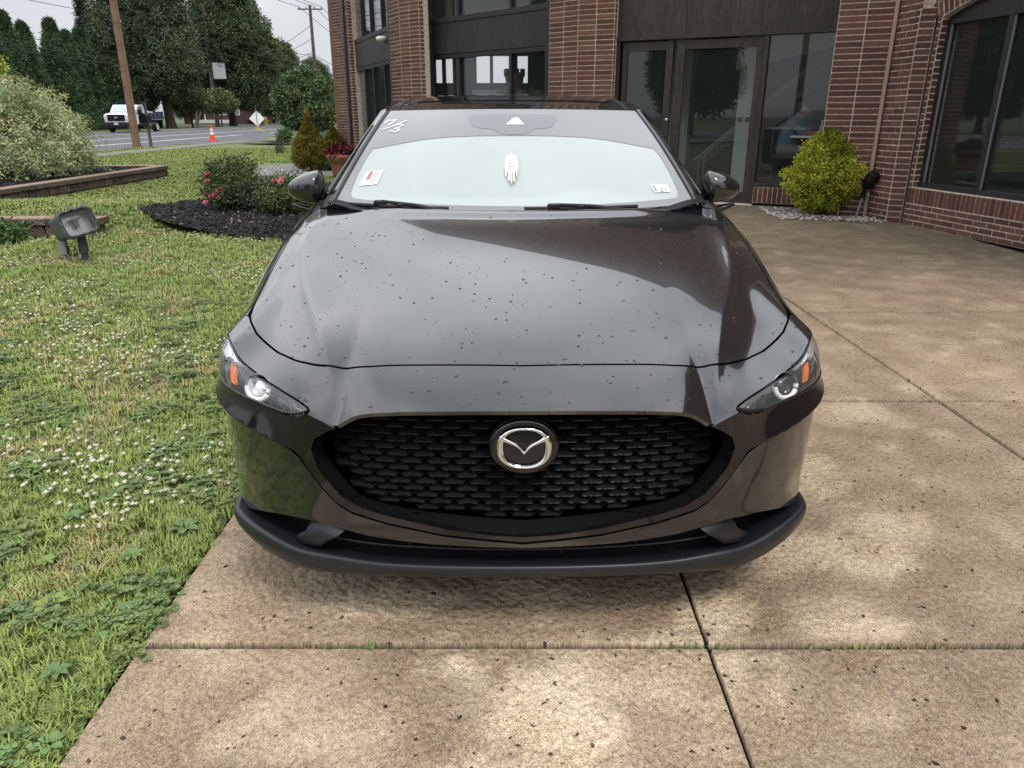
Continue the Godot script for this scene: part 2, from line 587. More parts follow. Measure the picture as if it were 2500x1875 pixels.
func build_ground():
	var dn = noise(0.5, 4, 60)
	var dn2 = noise(2.6, 3, 61)
	var dn3 = noise(0.9, 3, 62)
	# --- far ground to the horizon
	var far_grass = mat(0.10, 0.135, 0.04, 0.95, {"tex": M.grain, "scale": 0.3, "world": true})
	var g = Geo.new()
	g.quad(Vector3(-900, -0.09, 300), Vector3(900, -0.09, 300), Vector3(900, -0.09, -900), Vector3(-900, -0.09, -900), Color.WHITE, Vector3.UP)
	struct(obj("terrain", g, far_grass))
	# --- lawn with its slight terrace
	var lawn_mat = mat(1, 1, 1, 0.95, {"vc": true, "tex": grain_tex(512, 0.03, 0.25, 0.5, 0.7, 0.4, 31), "scale": 0.9, "world": true})
	g = Geo.new()
	for part in [[-16.2, -1.02, 1.5, -22.0, 0.22], [-16.2, 3.0, -22.0, -75.0, 1.0]]:
		var rows = []
		var nx = int((part[1] - part[0]) / part[4])
		var nz = int((part[2] - part[3]) / part[4])
		var k0 = g.v.size()
		for q in nz + 1:
			var row = []
			for p in nx + 1:
				var x = lerpf(part[0], part[1], p / float(nx))
				var z = lerpf(part[2], part[3], q / float(nz))
				row.append(Vector3(x, gh(x, z), z))
			rows.append(row)
		g.grid(rows)
		for k in range(k0, g.v.size()):
			if g.n[k].y < 0.0:
				g.n[k] = -g.n[k]
			var p = g.v[k]
			var dry = clampf(dn3.get_noise_2d(p.x, p.z) * 1.6 + 0.25, 0.0, 1.0)
			var t = Color(0.13, 0.17, 0.05).lerp(Color(0.25, 0.21, 0.10), dry * 0.7)
			if p.z < -14.0:
				t = t.lerp(Color(0.22, 0.29, 0.085), 0.75)
			g.c[k] = t
	struct(obj("lawn", g, lawn_mat))
	# --- road, its lines and the side road mouth
	g = Geo.new()
	g.quad(Vector3(-33.4, -0.006, 90), Vector3(-16.2, -0.006, 90), Vector3(-16.2, -0.006, -400), Vector3(-33.4, -0.006, -400), Color.WHITE, Vector3.UP)
	var road = struct(obj("road", g, M.asphalt))
	for ln in [[-19.1, 0.16, 0, 60.0, -55.0], [-32.6, 0.16, 0, 60.0, -300.0], [-19.1, 0.16, 0, -62.0, -300.0]]:
		var l = Geo.new()
		l.box(at(Vector3(ln[0], -0.003, (ln[3] + ln[4]) * 0.5)), Vector3(ln[1], 0.006, ln[3] - ln[4]))
		obj("edge_line", l, M.line_white, road)
	for x in [-23.2, -28.0]:
		for dz in [0.0]:
			var l = Geo.new()
			l.box(at(Vector3(x, -0.003, -120.0)), Vector3(0.13, 0.006, 360.0))
			obj("lane_line", l, M.line_yellow if x < -25.0 else M.line_white, road)
	g = Geo.new()
	g.prism(V2([-16.3, 37.6, -16.3, 56.0, -15.4, 48.5, -13.6, 43.3, -10.0, 41.0, 3.0, 40.0, 3.0, 36.0, -9.0, 36.9, -13.5, 38.2]), Transform3D(Basis(Vector3(1, 0, 0), Vector3(0, 0, -1), Vector3(0, 1, 0)), Vector3(0, -0.012, 0)), 0.012)
	struct(obj("side_road", g, M.asphalt))
	g = Geo.new()
	g.box(at(Vector3(-14.6, -0.02, -30.0)), Vector3(1.1, 0.06, 26.0))
	struct(obj("sidewalk", g, M.path_grey))
	g = Geo.new()
	g.prism(V2([-6.0, 18.1, -6.9, 20.4, -7.1, 21.7, -5.8, 22.6, -3.0, 22.8, -1.0, 20.5, -0.5, 14.0, -2.2, 14.0, -2.6, 17.0]), Transform3D(Basis(Vector3(1, 0, 0), Vector3(0, 0, -1), Vector3(0, 1, 0)), Vector3(0, -0.012, 0)), 0.014)
	struct(obj("driveway", g, M.path_grey))
	g = Geo.new()
	g.quad(Vector3(-120, -0.03, 60), Vector3(-33.4, -0.03, 60), Vector3(-33.4, -0.03, -300), Vector3(-120, -0.03, -300), Color.WHITE, Vector3.UP)
	struct(obj("roadside_lawn", g, mat(0.13, 0.17, 0.05, 0.95, {"tex": M.grain, "scale": 0.3, "world": true})))
	# --- concrete forecourt, slab by slab
	var cm = mat(1.0, 0.775, 0.545, 0.78, {"vc": true, "spec": 0.4})
	cm.albedo_texture = concrete_tex(1024)
	cm.normal_enabled = true
	cm.normal_texture = bump_tex(512, 0.12, 9, 5.0)
	cm.normal_scale = 0.45
	var patches = [[1.02, -2.1, 0.42, 0.16, 0.5], [1.15, -2.75, 0.20, 0.38, 0.45], [0.62, -1.78, 0.17, 0.12, 0.9], [0.30, -1.55, 0.42, 0.17, 0.55], [0.10, -1.38, 0.16, 0.3, 0.75], [0.02, -1.18, 0.22, 0.10, 0.6], [-0.35, -1.82, 0.20, 0.10, 0.6], [-0.12, -1.56, 0.07, 0.04, 0.7], [0.95, -1.72, 0.22, 0.06, 0.5], [1.35, -1.35, 0.12, 0.16, 0.35], [-0.60, -1.42, 0.06, 0.08, 0.4], [1.6, -3.3, 0.35, 0.2, 0.3], [0.05, -2.0, 0.12, 0.35, 0.4], [1.3, -2.25, 0.25, 0.10, 0.35]]
	var base = Geo.new()
	base.quad(Vector3(-1.0, -0.035, 1.92), Vector3(6.9, -0.035, 1.92), Vector3(6.9, -0.035, -14.2), Vector3(-1.0, -0.035, -14.2), Color.WHITE, Vector3.UP)
	var pave = struct(obj("pavement", base, mat(0.02, 0.017, 0.014, 0.95)))
	for a in SLAB_X.size() - 1:
		for b in SLAB_Z.size() - 1:
			var gx0 = 0.013 if a == 2 else 0.006
			var gx1 = 0.013 if a == 1 else 0.006
			if a == 0:
				gx0 = 0.0
			var gz0 = 0.010 if b == 2 else 0.008
			var gz1 = 0.012 if b == 1 else 0.007
			var x0 = SLAB_X[a] + gx0
			var x1 = SLAB_X[a + 1] - gx1
			var z0 = SLAB_Z[b] - gz0
			var z1 = SLAB_Z[b + 1] + gz1
			if x0 > 5.0 and z1 < -7.5 or x1 < 2.2 and z0 < -9.0:
				continue
			var s = Geo.new()
			var step = 0.04 if b > 0 and b < 4 and a < 3 else 0.10
			var nx = int((x1 - x0) / step)
			var nz = int((z0 - z1) / step)
			var off = Vector2(rng.randf(), rng.randf())
			var lift = rng.randf_range(-0.0015, 0.0015)
			var tint = rng.randf_range(0.96, 1.04)
			var rows = []
			for q in range(-1, nz + 2):
				var row = []
				for p in range(-1, nx + 2):
					var ex = p < 0 or p > nx or q < 0 or q > nz
					var x = lerpf(x0, x1, clampf(p / float(nx), 0.0, 1.0))
					var z = lerpf(z0, z1, clampf(q / float(nz), 0.0, 1.0))
					if p == 0: x += 0.0015
					if p == nx: x -= 0.0015
					if q == 0: z -= 0.0015
					if q == nz: z += 0.0015
					row.append(Vector3(x, lift - (0.022 if ex else 0.0), z))
				rows.append(row)
			s.grid(rows)
			for k in s.v.size():
				if s.n[k].y < 0.0:
					s.n[k] = -s.n[k]
				s.n[k] = s.n[k].lerp(Vector3.UP, 0.6).normalized()
				var p = s.v[k]
				s.u[k] = Vector2(p.x, p.z) / 2.2 + off
				var q = 0.93 + 0.22 * dn.get_noise_2d(p.x, p.z) + 0.14 * dn2.get_noise_2d(p.x, p.z)
				var far_dark = smoothstep(3.6, 8.4, -p.z + 1.2 * dn3.get_noise_2d(p.x * 1.3, p.z * 3.0)) * 0.52  # slabs grow darker toward the building, with ragged edges
				var pale = 0.0
				for t in patches:
					var d = Vector2((p.x - t[0]) / t[2], (p.z - t[1]) / t[3]).length() + 0.55 * dn2.get_noise_2d(p.x * 1.5, p.z * 1.5) + 0.35 * dn2.get_noise_2d(p.x * 6.0, p.z * 6.0)
					pale = maxf(pale, minf(1.0, t[4] * 1.3) * (1.0 - smoothstep(0.55, 1.05, d)))
				var spots = smoothstep(0.30, 0.5, dn3.get_noise_2d(p.x * 3.0 + 9.0, p.z * 3.0)) * 0.3 * (1.0 - far_dark)
				pale = maxf(pale, spots)
				var col = Color(q, q, q) * 0.52 * tint * (1.0 - far_dark)
				if far_dark > 0.0:
					col = col.lerp(Color(col.r * 0.95, col.g, col.b * 1.02), far_dark)
				var stain = smoothstep(0.9, 0.2, Vector2((p.x + 0.62) / 0.26, (p.z + 1.18) / 0.12).length() + 0.6 * dn2.get_noise_2d(p.x * 3.0, p.z * 3.0)) * 0.45
				col = col * (1.0 - stain)
				col = col.lerp(Color(0.92, 0.98, 1.0), pale)
				if p.y < -0.012:
					col = Color(0.07, 0.06, 0.05)
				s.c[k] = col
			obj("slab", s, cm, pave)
	# --- loose things in the joint
	var blade = grass_tuft(5, 0.03, 0.006, 0.7)
	var xf = []
	var cl = []
	for k in 90:
		var x = [0.44, 0.40, -0.55, -0.42, 0.9, 1.0, -0.9, -0.05, 1.2][k % 9] + rng.randfn() * 0.06
		xf.append(at(Vector3(x, -0.02, -1.637 + rng.randf_range(-0.008, 0.008)), rng.randf() * TAU, Vector3.ONE * rng.randf_range(0.5, 1.1)))
		cl.append(jitter(0.28, 0.25, 0.09, 0.3) if k % 3 else jitter(0.14, 0.22, 0.05, 0.2))
	for k in 30:
		xf.append(at(Vector3(2.13 + rng.randfn() * 0.012, -0.02, -4.62 + rng.randfn() * 0.22), rng.randf() * TAU, Vector3.ONE * rng.randf_range(0.4, 1.0)))
		cl.append(jitter(0.12, 0.19, 0.05, 0.2))
	var o = scatter("joint_grass", blade, M.grass, xf, cl)
	stuff(tag(o, "small grass tufts growing in the open joints of the concrete", "weeds"))

func grass_tuft(nb: int, hgt: float, wid: float, spread: float) -> ArrayMesh:
	var g = Geo.new()
	for k in nb:
		var a = rng.randf() * TAU
		var d = Vector3(cos(a), 0, sin(a))
		var s = Vector3(-sin(a), 0, cos(a))
		var lean = rng.randf_range(0.15, 1.0) * spread
		var h = hgt * rng.randf_range(0.6, 1.15)
		var p0 = d * rng.randf() * hgt * 0.3 + s * rng.randfn() * hgt * 0.2
		var p1 = p0 + Vector3(0, h * 0.6, 0) + d * h * lean * 0.4
		var p2 = p0 + Vector3(0, h * (1.0 - 0.35 * lean), 0) + d * h * lean * 1.05
		var w = wid * rng.randf_range(0.7, 1.2)
		var nn = (Vector3.UP * 0.8 - d * 0.5 + Vector3.UP * 0.3).normalized()
		var sh = rng.randf_range(0.75, 1.2)
		var c = Color(sh, sh, sh)
		var q = g.v.size()
		g.vert(p0 - s * w * 0.5, nn, c); g.vert(p0 + s * w * 0.5, nn, c)
		g.vert(p1 - s * w * 0.45, nn, c); g.vert(p1 + s * w * 0.45, nn, c)
		g.vert(p2, nn, c)
		g.face(q, q + 1, q + 3); g.face(q, q + 3, q + 2); g.face(q + 2, q + 3, q + 4)
	return g.mesh()

# three clover leaves on short stalks, or broad weed leaves, seen from above
func leaf_rosette(nl: int, len: float, wid: float, hgt: float, droop: float, at_r: float) -> ArrayMesh:
	var g = Geo.new()
	for k in nl:
		var a = TAU * k / nl + rng.randf_range(-0.25, 0.25)
		var d = Vector3(cos(a), 0, sin(a))
		var s = Vector3(-sin(a), 0, cos(a))
		var L = len * rng.randf_range(0.75, 1.1)
		var sh = rng.randf_range(0.8, 1.15)
		var rows = []
		for r in 5:
			var t = r / 4.0
			var w = wid * sin(PI * clampf(t * 0.92 + 0.06, 0.0, 1.0)) * (0.9 if t < 0.5 else 1.0)
			var c = d * (at_r + L * t) + Vector3.UP * (hgt + droop * sin(t * PI * 0.8) * L)
			rows.append([c - s * w * 0.5 + Vector3.UP * wid * 0.12, c, c + s * w * 0.5 + Vector3.UP * wid * 0.12])
		var k0 = g.v.size()
		g.grid(rows, Color(sh, sh, sh))
		for q in range(k0, g.v.size()):
			if g.n[q].y < 0.0:
				g.n[q] = -g.n[q]
	return g.mesh()

func build_lawn_cover():
	var dn = noise(0.9, 3, 62)
	var cn = noise(0.55, 3, 63)
	var cov = noise(1.6, 3, 64)
	var tuft = [grass_tuft(11, 0.031, 0.0032, 1.2), grass_tuft(11, 0.026, 0.0030, 1.6), grass_tuft(10, 0.040, 0.0034, 1.0)]
	var far_tuft = grass_tuft(12, 0.040, 0.007, 1.2)
	var clover = Geo.new()
	for k in 7:
		var o = Vector3(rng.randfn() * 0.018, rng.randf_range(0.012, 0.03), rng.randfn() * 0.018)
		var one = leaf_rosette(3, 0.010, 0.011, 0.0, 0.1, 0.001)
		var arr = one.surface_get_arrays(0)
		var k0 = clover.v.size()
		for q in arr[Mesh.ARRAY_VERTEX].size():
			clover.vert(arr[Mesh.ARRAY_VERTEX][q] + o, arr[Mesh.ARRAY_NORMAL][q], arr[Mesh.ARRAY_COLOR][q])
		for q in arr[Mesh.ARRAY_INDEX]:
			clover.i.append(k0 + q)
	var clover_mesh = clover.mesh()
	var bed = V2([-5.25, -11.0, -4.7, -9.85, -3.8, -9.1, -2.5, -8.55, -1.5, -8.9, -1.0, -14.6, -3.0, -15.2, -4.6, -13.2])
	var sets = [[], [], []]
	var colr = [[], [], []]
	var fx = []
	var fc = []
	var cx = []
	var cc = []
	var z = -0.75
	while z > -33.0:
		var d = -z
		var dens = 3000.0 * pow(1.6 / maxf(d, 1.6), 1.25)
		var dz = 0.05 * d
		var left = -0.69 * (0.94 * d + 0.46) * 1.22 - 0.3
		left = maxf(left, -16.1)
		var cnt = int(dens * (-1.0 - left) * dz)
		for k in cnt:
			var x = rng.randf_range(left, -1.004)
			var zz = z - rng.randf() * dz
			var p = Vector2(x, zz)
			if x < -8.15 and zz < -11.5 and zz > -18.3 or Geometry2D.is_point_in_polygon(p, bed):
				continue
			if x > -7.2 and zz < -17.9 and zz > -22.8 or x < -14.0 and x > -15.2 and zz < -17.0:
				continue
			if absf(zz + 8.8) < 0.14 and x < WALL_END:
				continue
			var dry = clampf(dn.get_noise_2d(x, zz) * 1.7 + 0.22, 0.0, 1.0)
			var clv = cov.get_noise_2d(x, zz) * 1.3 + 0.25 * smoothstep(-2.2, -1.2, x) - dry * 0.3
			var y = gh(x, zz) + 0.004
			var sc = rng.randf_range(0.65, 1.25)
			var col = jitter(0.28, 0.355, 0.10, 0.25)
			if dry > 0.5 and rng.randf() < dry * 0.55:
				col = jitter(0.46, 0.39, 0.19, 0.25)
			if d < 5.5 and clv > 0.22 and rng.randf() < 0.28:
				cx.append(at(Vector3(x, y, zz), rng.randf() * TAU, Vector3.ONE * rng.randf_range(0.7, 1.3) * (1.0 + 0.08 * d)))
				cc.append(jitter(0.155, 0.225, 0.075, 0.25))
			elif d < 9.0:
				var w = rng.randi() % 3 if cn.get_noise_2d(x, zz) < 0.25 else 2
				sets[w].append(at(Vector3(x, y, zz), rng.randf() * TAU, Vector3.ONE * sc * (1.0 + 0.05 * d)))
				colr[w].append(col)
			else:
				fx.append(at(Vector3(x, y, zz), rng.randf() * TAU, Vector3(1, 1, 1) * sc * (0.85 + 0.022 * d)))
				fc.append(col * 0.95)
		z -= dz
	var whole = thing("grass", "green and straw patched lawn grass left of the concrete", "grass")
	stuff(whole)
	for w in 3:
		stuff(scatter("blades", tuft[w], M.grass, sets[w], colr[w], whole))
	stuff(scatter("blades", far_tuft, M.grass, fx, fc, whole))
	var cl = scatter("clover_leaves", clover_mesh, M.grass, cx, cc)
	stuff(tag(cl, "low clover leaves growing through the near lawn", "clover"))
	# white clover flowers
	var fl = Geo.new()
	for k in 16:
		var dd = Vector3(rng.randfn(), absf(rng.randfn()) * 0.8 + 0.1, rng.randfn()).normalized()
		var s1 = dd.cross(Vector3(0.3, 0.5, 0.8)).normalized() * 0.0035
		var s2 = dd.cross(s1).normalized() * 0.0035
		fl.quad(dd * 0.006 - s1, dd * 0.006 + s2, dd * 0.0115 + s1, dd * 0.0115 - s2, Color(0.85, 0.83, 0.74) * rng.randf_range(0.75, 1.1), dd)
	fl.lathe(Transform3D(), [Vector2(0.001, -0.004), Vector2(0.007, 0.0), Vector2(0.0075, 0.005), Vector2(0.001, 0.010)], 7, Color(0.7, 0.68, 0.58))
	fl.tube([Vector3(0, -0.05, 0), Vector3(0, 0, 0)], 0.001, 3, Color(0.15, 0.22, 0.07))
	var wx = []
	var wc = []
	var fn = noise(0.8, 2, 71)
	while wx.size() < 1300:
		var d = 1.4 + 11.0 * pow(rng.randf(), 0.75)
		var x = rng.randf_range(maxf(-0.69 * d * 1.1 - 0.2, -9.0), -1.03)
		var zz = -d
		var v = fn.get_noise_2d(x, zz) * 1.3 + 0.22
		if d < 2.2:
			v -= 0.35
		if rng.randf() > v or Geometry2D.is_point_in_polygon(Vector2(x, zz), bed) or (x < -5.0 and zz < -8.5):
			continue
		wx.append(at(Vector3(x, gh(x, zz) + rng.randf_range(0.030, 0.048), zz), rng.randf() * TAU, Vector3.ONE * rng.randf_range(0.7, 1.1)))
		var w = rng.randf_range(0.8, 1.05)
		wc.append(Color(w, w * 0.98, w * 0.92))
	stuff(tag(scatter("clover_flowers", fl.mesh(), M.petal, wx, wc), "white clover flower heads scattered over the lawn", "flowers"))
	# broad-leaved weeds one can pick out near the concrete edge
	var weed_a = leaf_rosette(6, 0.075, 0.042, 0.012, 0.25, 0.012)
	var weed_b = leaf_rosette(8, 0.055, 0.026, 0.014, 0.45, 0.006)
	var spots = [[-1.13, -2.23, 0], [-1.22, -2.05, 1], [-1.34, -1.80, 0], [-1.42, -1.62, 1], [-1.10, -1.78, 0], [-1.16, -1.52, 1], [-1.05, -1.30, 0], [-1.62, -1.95, 0], [-1.62, -2.62, 0], [-1.95, -2.70, 1], [-1.75, -2.5, 1], [-2.2, -2.52, 0], [-1.3, -1.42, 1], [-1.18, -2.6, 0], [-1.55, -2.3, 1], [-1.12, -1.66, 1], [-1.48, -2.02, 1]]
	for s in spots:
		var lime = rng.randf() < 0.4
		var c = jitter(0.20, 0.29, 0.06, 0.15) if lime else jitter(0.12, 0.205, 0.06, 0.15)
		var m = mat(c.r, c.g, c.b, 0.5, {"vc": true, "back": Color(0.3, 0.35, 0.1)})
		var o = put("broadleaf_weed", weed_a if s[2] == 0 else weed_b, m, null, at(Vector3(s[0], gh(s[0], s[1]) + 0.018, s[1]), rng.randf() * TAU, Vector3.ONE * rng.randf_range(0.5, 0.8)))
		tag(o, "broad leaved weed growing flat in the lawn beside the concrete edge", "weed", "broadleaf weeds in the near lawn")

# ---------------------------------------------------------------- the black sedan
# car space: x to the picture's right, y up, d metres behind the nose (z = -d)
var PX := []
var PD := []
var PS := []
const HU = [-0.1, 0.0, 0.03, 0.08, 0.166, 0.3, 0.5, 0.8, 1.1, 1.43, 1.8]
const HV = [0.648, 0.688, 0.700, 0.718, 0.745, 0.782, 0.828, 0.889, 0.940, 0.985, 1.03]
const EX = [0.0, 0.15, 0.326, 0.406, 0.436, 0.462, 0.497, 0.534, 0.561, 0.606, 0.654, 0.708, 0.748, 0.80, 0.84, 0.88]
const EH = [0.688, 0.687, 0.679, 0.665, 0.649, 0.632, 0.648, 0.664, 0.677, 0.693, 0.708, 0.725, 0.735, 0.745, 0.748, 0.748]

func init_plan():
	var p = []
	for a in [[0, 0], [0.30, 0.013], [0.50, 0.06], [0.62, 0.115], [0.72, 0.182], [0.80, 0.262], [0.847, 0.345], [0.873, 0.45], [0.886, 0.6], [0.893, 0.8], [0.897, 1.0], [0.90, 1.5], [0.90, 2.3], [0.896, 3.2], [0.88, 3.8], [0.84, 4.25], [0.75, 4.5], [0.55, 4.63], [0.3, 4.665], [0.0, 4.67]]:
		p.append(Vector2(a[0], a[1]))
	var q = [Vector2(-0.30, 0.013)] + p + [Vector2(-0.3, 4.665)]
	var s = 0.0
	var last = null
	for k in range(1, q.size() - 2):
		for t in 16:
			var v = cr(q[k - 1], q[k], q[k + 1], q[k + 2], t / 16.0)
			if last != null:
				s += last.distance_to(v)
			last = v
			PX.append(v.x); PD.append(v.y); PS.append(s)

func plan(s: float) -> Vector2:
	var lo = 0
	var hi = PS.size() - 1
	s = clampf(s, 0.0, PS[hi])
	while hi - lo > 1:
		var m = (lo + hi) / 2
		if PS[m] <= s: lo = m
		else: hi = m
	var t = (s - PS[lo]) / (PS[hi] - PS[lo])
	return Vector2(lerpf(PX[lo], PX[hi], t), lerpf(PD[lo], PD[hi], t))

func plan_out(s: float) -> Vector2:
	var a = plan(maxf(s - 0.012, 0.0))
	var b = plan(s + 0.012)
	var t = (b - a).normalized()
	if s < 0.012:
		t = Vector2(1, 0).lerp(t, s / 0.012).normalized()
	return Vector2(t.y, -t.x)

func plan_d(x: float) -> float:
	x = minf(absf(x), 0.87)
	var k = 0
	while PX[k + 1] < x:
		k += 1
	return lerpf(PD[k], PD[k + 1], (x - PX[k]) / (PX[k + 1] - PX[k]))

func plan_x(d: float) -> float:
	var k = 0
	while k < PD.size() - 2 and PD[k + 1] < d:
		k += 1
	return lerpf(PX[k], PX[k + 1], clampf((d - PD[k]) / maxf(PD[k + 1] - PD[k], 1e-6), 0.0, 1.0))

func nose_edge(x: float) -> float:
	return curve(minf(absf(x), 0.88), EX, EH)

func hw(d: float) -> float:
	return 1.0 - 0.2 * smoothstep(0.15, 0.5, d) - 0.45 * smoothstep(0.5, 1.3, d)

func hood_h(x: float, d: float) -> float:
	x = absf(x)
	var D = plan_d(x)
	var h = curve(d - D * hw(d), HU, HV)
	h += (nose_edge(x) - curve(D - D * hw(D), HU, HV)) * exp(-maxf(0.0, d - D) / 0.12)
	var xc = curve(d, [0.0, 0.17, 0.42, 0.76, 1.33], [0.455, 0.50, 0.585, 0.70, 0.80])
	var A = curve(clampf(d, 0.0, 1.6), [0.0, 0.17, 0.5, 0.9, 1.3, 1.6], [0.010, 0.018, 0.024, 0.027, 0.012, 0.008])
	var t = clampf((x - xc + 0.015) / 0.105, 0.0, 1.0)
	h -= A * (0.45 * t * t * (3.0 - 2.0 * t) + 0.55 * (1.0 - (1.0 - t) * (1.0 - t)) * smoothstep(0.0, 0.32, t))
	h += (0.016 + 0.010 * (1.0 - smoothstep(0.45, 0.8, d))) * exp(-pow((x - lerpf(0.81, 0.78, smoothstep(0.45, 0.8, d))) / 0.068, 2.0)) * smoothstep(0.17, 0.42, d) * (1.0 - smoothstep(1.1, 1.5, d))
	var rear = curve(minf(x, 0.85), [0.0, 0.2, 0.4, 0.6, 0.85], [1.378, 1.385, 1.405, 1.442, 1.52])
	h += 0.013 * smoothstep(rear - 0.10, rear - 0.005, d) * (1.0 - smoothstep(0.46, 0.68, x))
	var q = clampf((x - (plan_x(d) - 0.075)) / 0.075, 0.0, 1.0) * smoothstep(0.35, 0.6, d)
	h -= 0.05 * (1.0 - sqrt(1.0 - minf(q * q, 0.9996)))
	return h

func hood_p(p: Vector2) -> Vector3:
	return Vector3(p.x, hood_h(p.x, p.y), -p.y)

func top_h(s: float) -> float:
	var p = plan(s)
	if p.y < 0.33:
		return nose_edge(p.x)
	if p.y < 1.6:
		return hood_h(p.x - 0.0006, p.y)
	return interp(p.y, [1.6, 2.4, 3.6, 4.3, 4.7], [0.945, 0.955, 0.985, 1.0, 1.0])

func off(x: float, d: float, h: float) -> float:
	var a = smoothstep(0.25, 0.6, x)
	var o = -(1.0 - a) * 0.045 * clampf((0.69 - h) / 0.39, 0.0, 1.1) - a * 0.014 * pow(clampf((0.62 - h) / 0.3, 0.0, 1.2), 2.0)
	var side = smoothstep(0.6, 1.0, d)
	return o * (1.0 - side) - side * (0.05 * pow(clampf((0.60 - h) / 0.4, 0.0, 1.0), 2.0) - 0.008 * sin(clampf((h - 0.5) / 0.45, 0.0, 1.0) * PI))

func skin(s: float, h: float, extra = 0.0) -> Vector3:
	var a = absf(s)
	var p = plan(a)
	var n = plan_out(a)
	var q = p + n * (off(p.x, p.y, h) + extra)
	return Vector3(q.x * (1.0 if s >= 0.0 else -1.0), h, -q.y)

func both(half: Array) -> PackedVector2Array:
	# half outline from the centre line round to the centre line -> whole outline
	var r = V2(half)
	var o = PackedVector2Array(r)
	for k in range(r.size() - 1, -1, -1):
		if r[k].x > 0.001:
			o.append(Vector2(-r[k].x, r[k].y))
	return o

func side_of(poly: PackedVector2Array, sg: float) -> PackedVector2Array:
	var o = PackedVector2Array()
	for p in poly:
		o.append(Vector2(p.x * sg, p.y))
	return o

const WING_UP_S = [0.50, 0.536, 0.569, 0.608, 0.647, 0.72, 0.81, 0.863, 0.914, 1.0, 1.12]
const WING_UP_H = [0.645, 0.662, 0.646, 0.641, 0.645, 0.652, 0.657, 0.662, 0.664, 0.668, 0.676]
const WING_LO_S = [0.40, 0.45, 0.49, 0.525, 0.562, 0.582, 0.607, 0.688, 0.788, 0.879, 0.955, 1.02, 1.12]
const WING_LO_H = [0.375, 0.390, 0.415, 0.46, 0.508, 0.553, 0.556, 0.573, 0.588, 0.602, 0.617, 0.632, 0.65]

var lamp_lo := []
var lamp_up := []

# headlight glass: t runs from the inner tip (0) to the rear tip (12), w from the lower to the upper edge, dep inward
func lamp_p(t: float, w: float, dep: float, sg: float) -> Vector3:
	if lamp_lo.is_empty():
		var lo = V2([0.541, 0.663, 0.575, 0.651, 0.615, 0.646, 0.655, 0.649, 0.71, 0.654, 0.76, 0.657, 0.81, 0.659, 0.86, 0.661, 0.91, 0.663, 0.97, 0.666, 1.04, 0.674, 1.10, 0.686, 1.165, 0.708])
		var up = V2([0.533, 0.087, 0.562, 0.105, 0.608, 0.135, 0.659, 0.174, 0.715, 0.227, 0.754, 0.267, 0.776, 0.294, 0.800, 0.333, 0.822, 0.375, 0.842, 0.42, 0.858, 0.47, 0.868, 0.52, 0.873, 0.555])
		for k in 13:
			lamp_lo.append(skin(lo[k].x, lo[k].y))
			lamp_up.append(hood_p(up[k]) - Vector3(0, 0.004, 0))
	t = clampf(t, 0.0, 12.0)
	var k = mini(int(t), 11)
	var f = t - k
	var q = [maxi(k - 1, 0), k, k + 1, mini(k + 2, 12)]
	var a = cr(lamp_lo[q[0]], lamp_lo[q[1]], lamp_lo[q[2]], lamp_lo[q[3]], f)
	var b = cr(lamp_up[q[0]], lamp_up[q[1]], lamp_up[q[2]], lamp_up[q[3]], f)
	var tan = (lamp_lo[k + 1] + lamp_up[k + 1] - lamp_lo[k] - lamp_up[k]).normalized()
	var n = tan.cross(b - a).normalized()
	if n.dot(Vector3(0.5, 0.3, 1)) < 0.0:
		n = -n
	var P = a.lerp(b, w) + n * (0.012 * 4.0 * w * (1.0 - w) * sin(t / 12.0 * PI) - dep)
	return Vector3(P.x * sg, P.y, P.z)

func wing_skin(p: Vector2) -> Vector3:
	var a = absf(p.x)
	var e = 0.008
	if a > 0.5:
		var hu = curve(a, WING_UP_S, WING_UP_H)
		var hl = curve(a, WING_LO_S, WING_LO_H)
		var t = clampf((hu - p.y) / maxf(hu - hl, 0.01), 0.0, 1.0)
		e = lerpf(0.008, -0.004 + 0.022 * pow(t, 1.2), smoothstep(0.50, 0.70, a)) * (1.0 - 0.6 * smoothstep(0.95, 1.1, a))
	return skin(p.x, p.y, e)

func glass_p(u: float, v: float) -> Vector3:
	var x = lerpf(0.765, 0.605, v) * u
	var d = lerpf(1.43, 2.225, v) + lerpf(0.17, 0.06, v) * u * u
	var h = lerpf(0.978, 1.373, v) + lerpf(0.012, -0.008, v) * u * u + 0.07 * v * (1.0 - v)
	return Vector3(x, h, -d)

func glass_q(p: Vector2) -> Vector3:
	return glass_p(p.x, p.y)

func roof_p(u: float, v: float) -> Vector3:
	var d = lerpf(2.238, 3.45, v) + lerpf(0.06, 0.12, v) * u * u
	var h = curve(lerpf(2.238, 3.45, v), [2.238, 2.5, 2.9, 3.2, 3.5], [1.376, 1.420, 1.452, 1.447, 1.405]) - 0.010 * u * u - 0.022 * pow(absf(u), 6.0)
	return Vector3(lerpf(0.645, 0.63, v) * u, h, -d)

func ellipse_ring(rx: float, ry: float, w, thick: float, nseg: int, pw: float) -> Geo:
	# domed flat ring in the xy plane facing +z; w: Callable(angle) -> width
	var rows = []
	for k in nseg:
		var a = TAU * k / nseg
		var c = cos(a)
		var s = sin(a)
		var o = Vector2(rx * signf(c) * pow(absf(c), pw), ry * signf(s) * pow(absf(s), pw))
		var ww = w.call(a)
		var inn = o * (1.0 - ww / o.length())
		var row = []
		for q in 7:
			var t = q / 6.0
			var p = o.lerp(inn, t)
			row.append(Vector3(p.x, p.y, thick * sqrt(maxf(0.0, 1.0 - pow(2.0 * t - 1.0, 2.0) * 0.98))))
		rows.append(row)
	rows.append(rows[0])
	var g = Geo.new()
	g.grid(rows)
	for k in g.n.size():
		if g.n[k].z < 0.0:
			g.n[k] = -g.n[k]
	return g

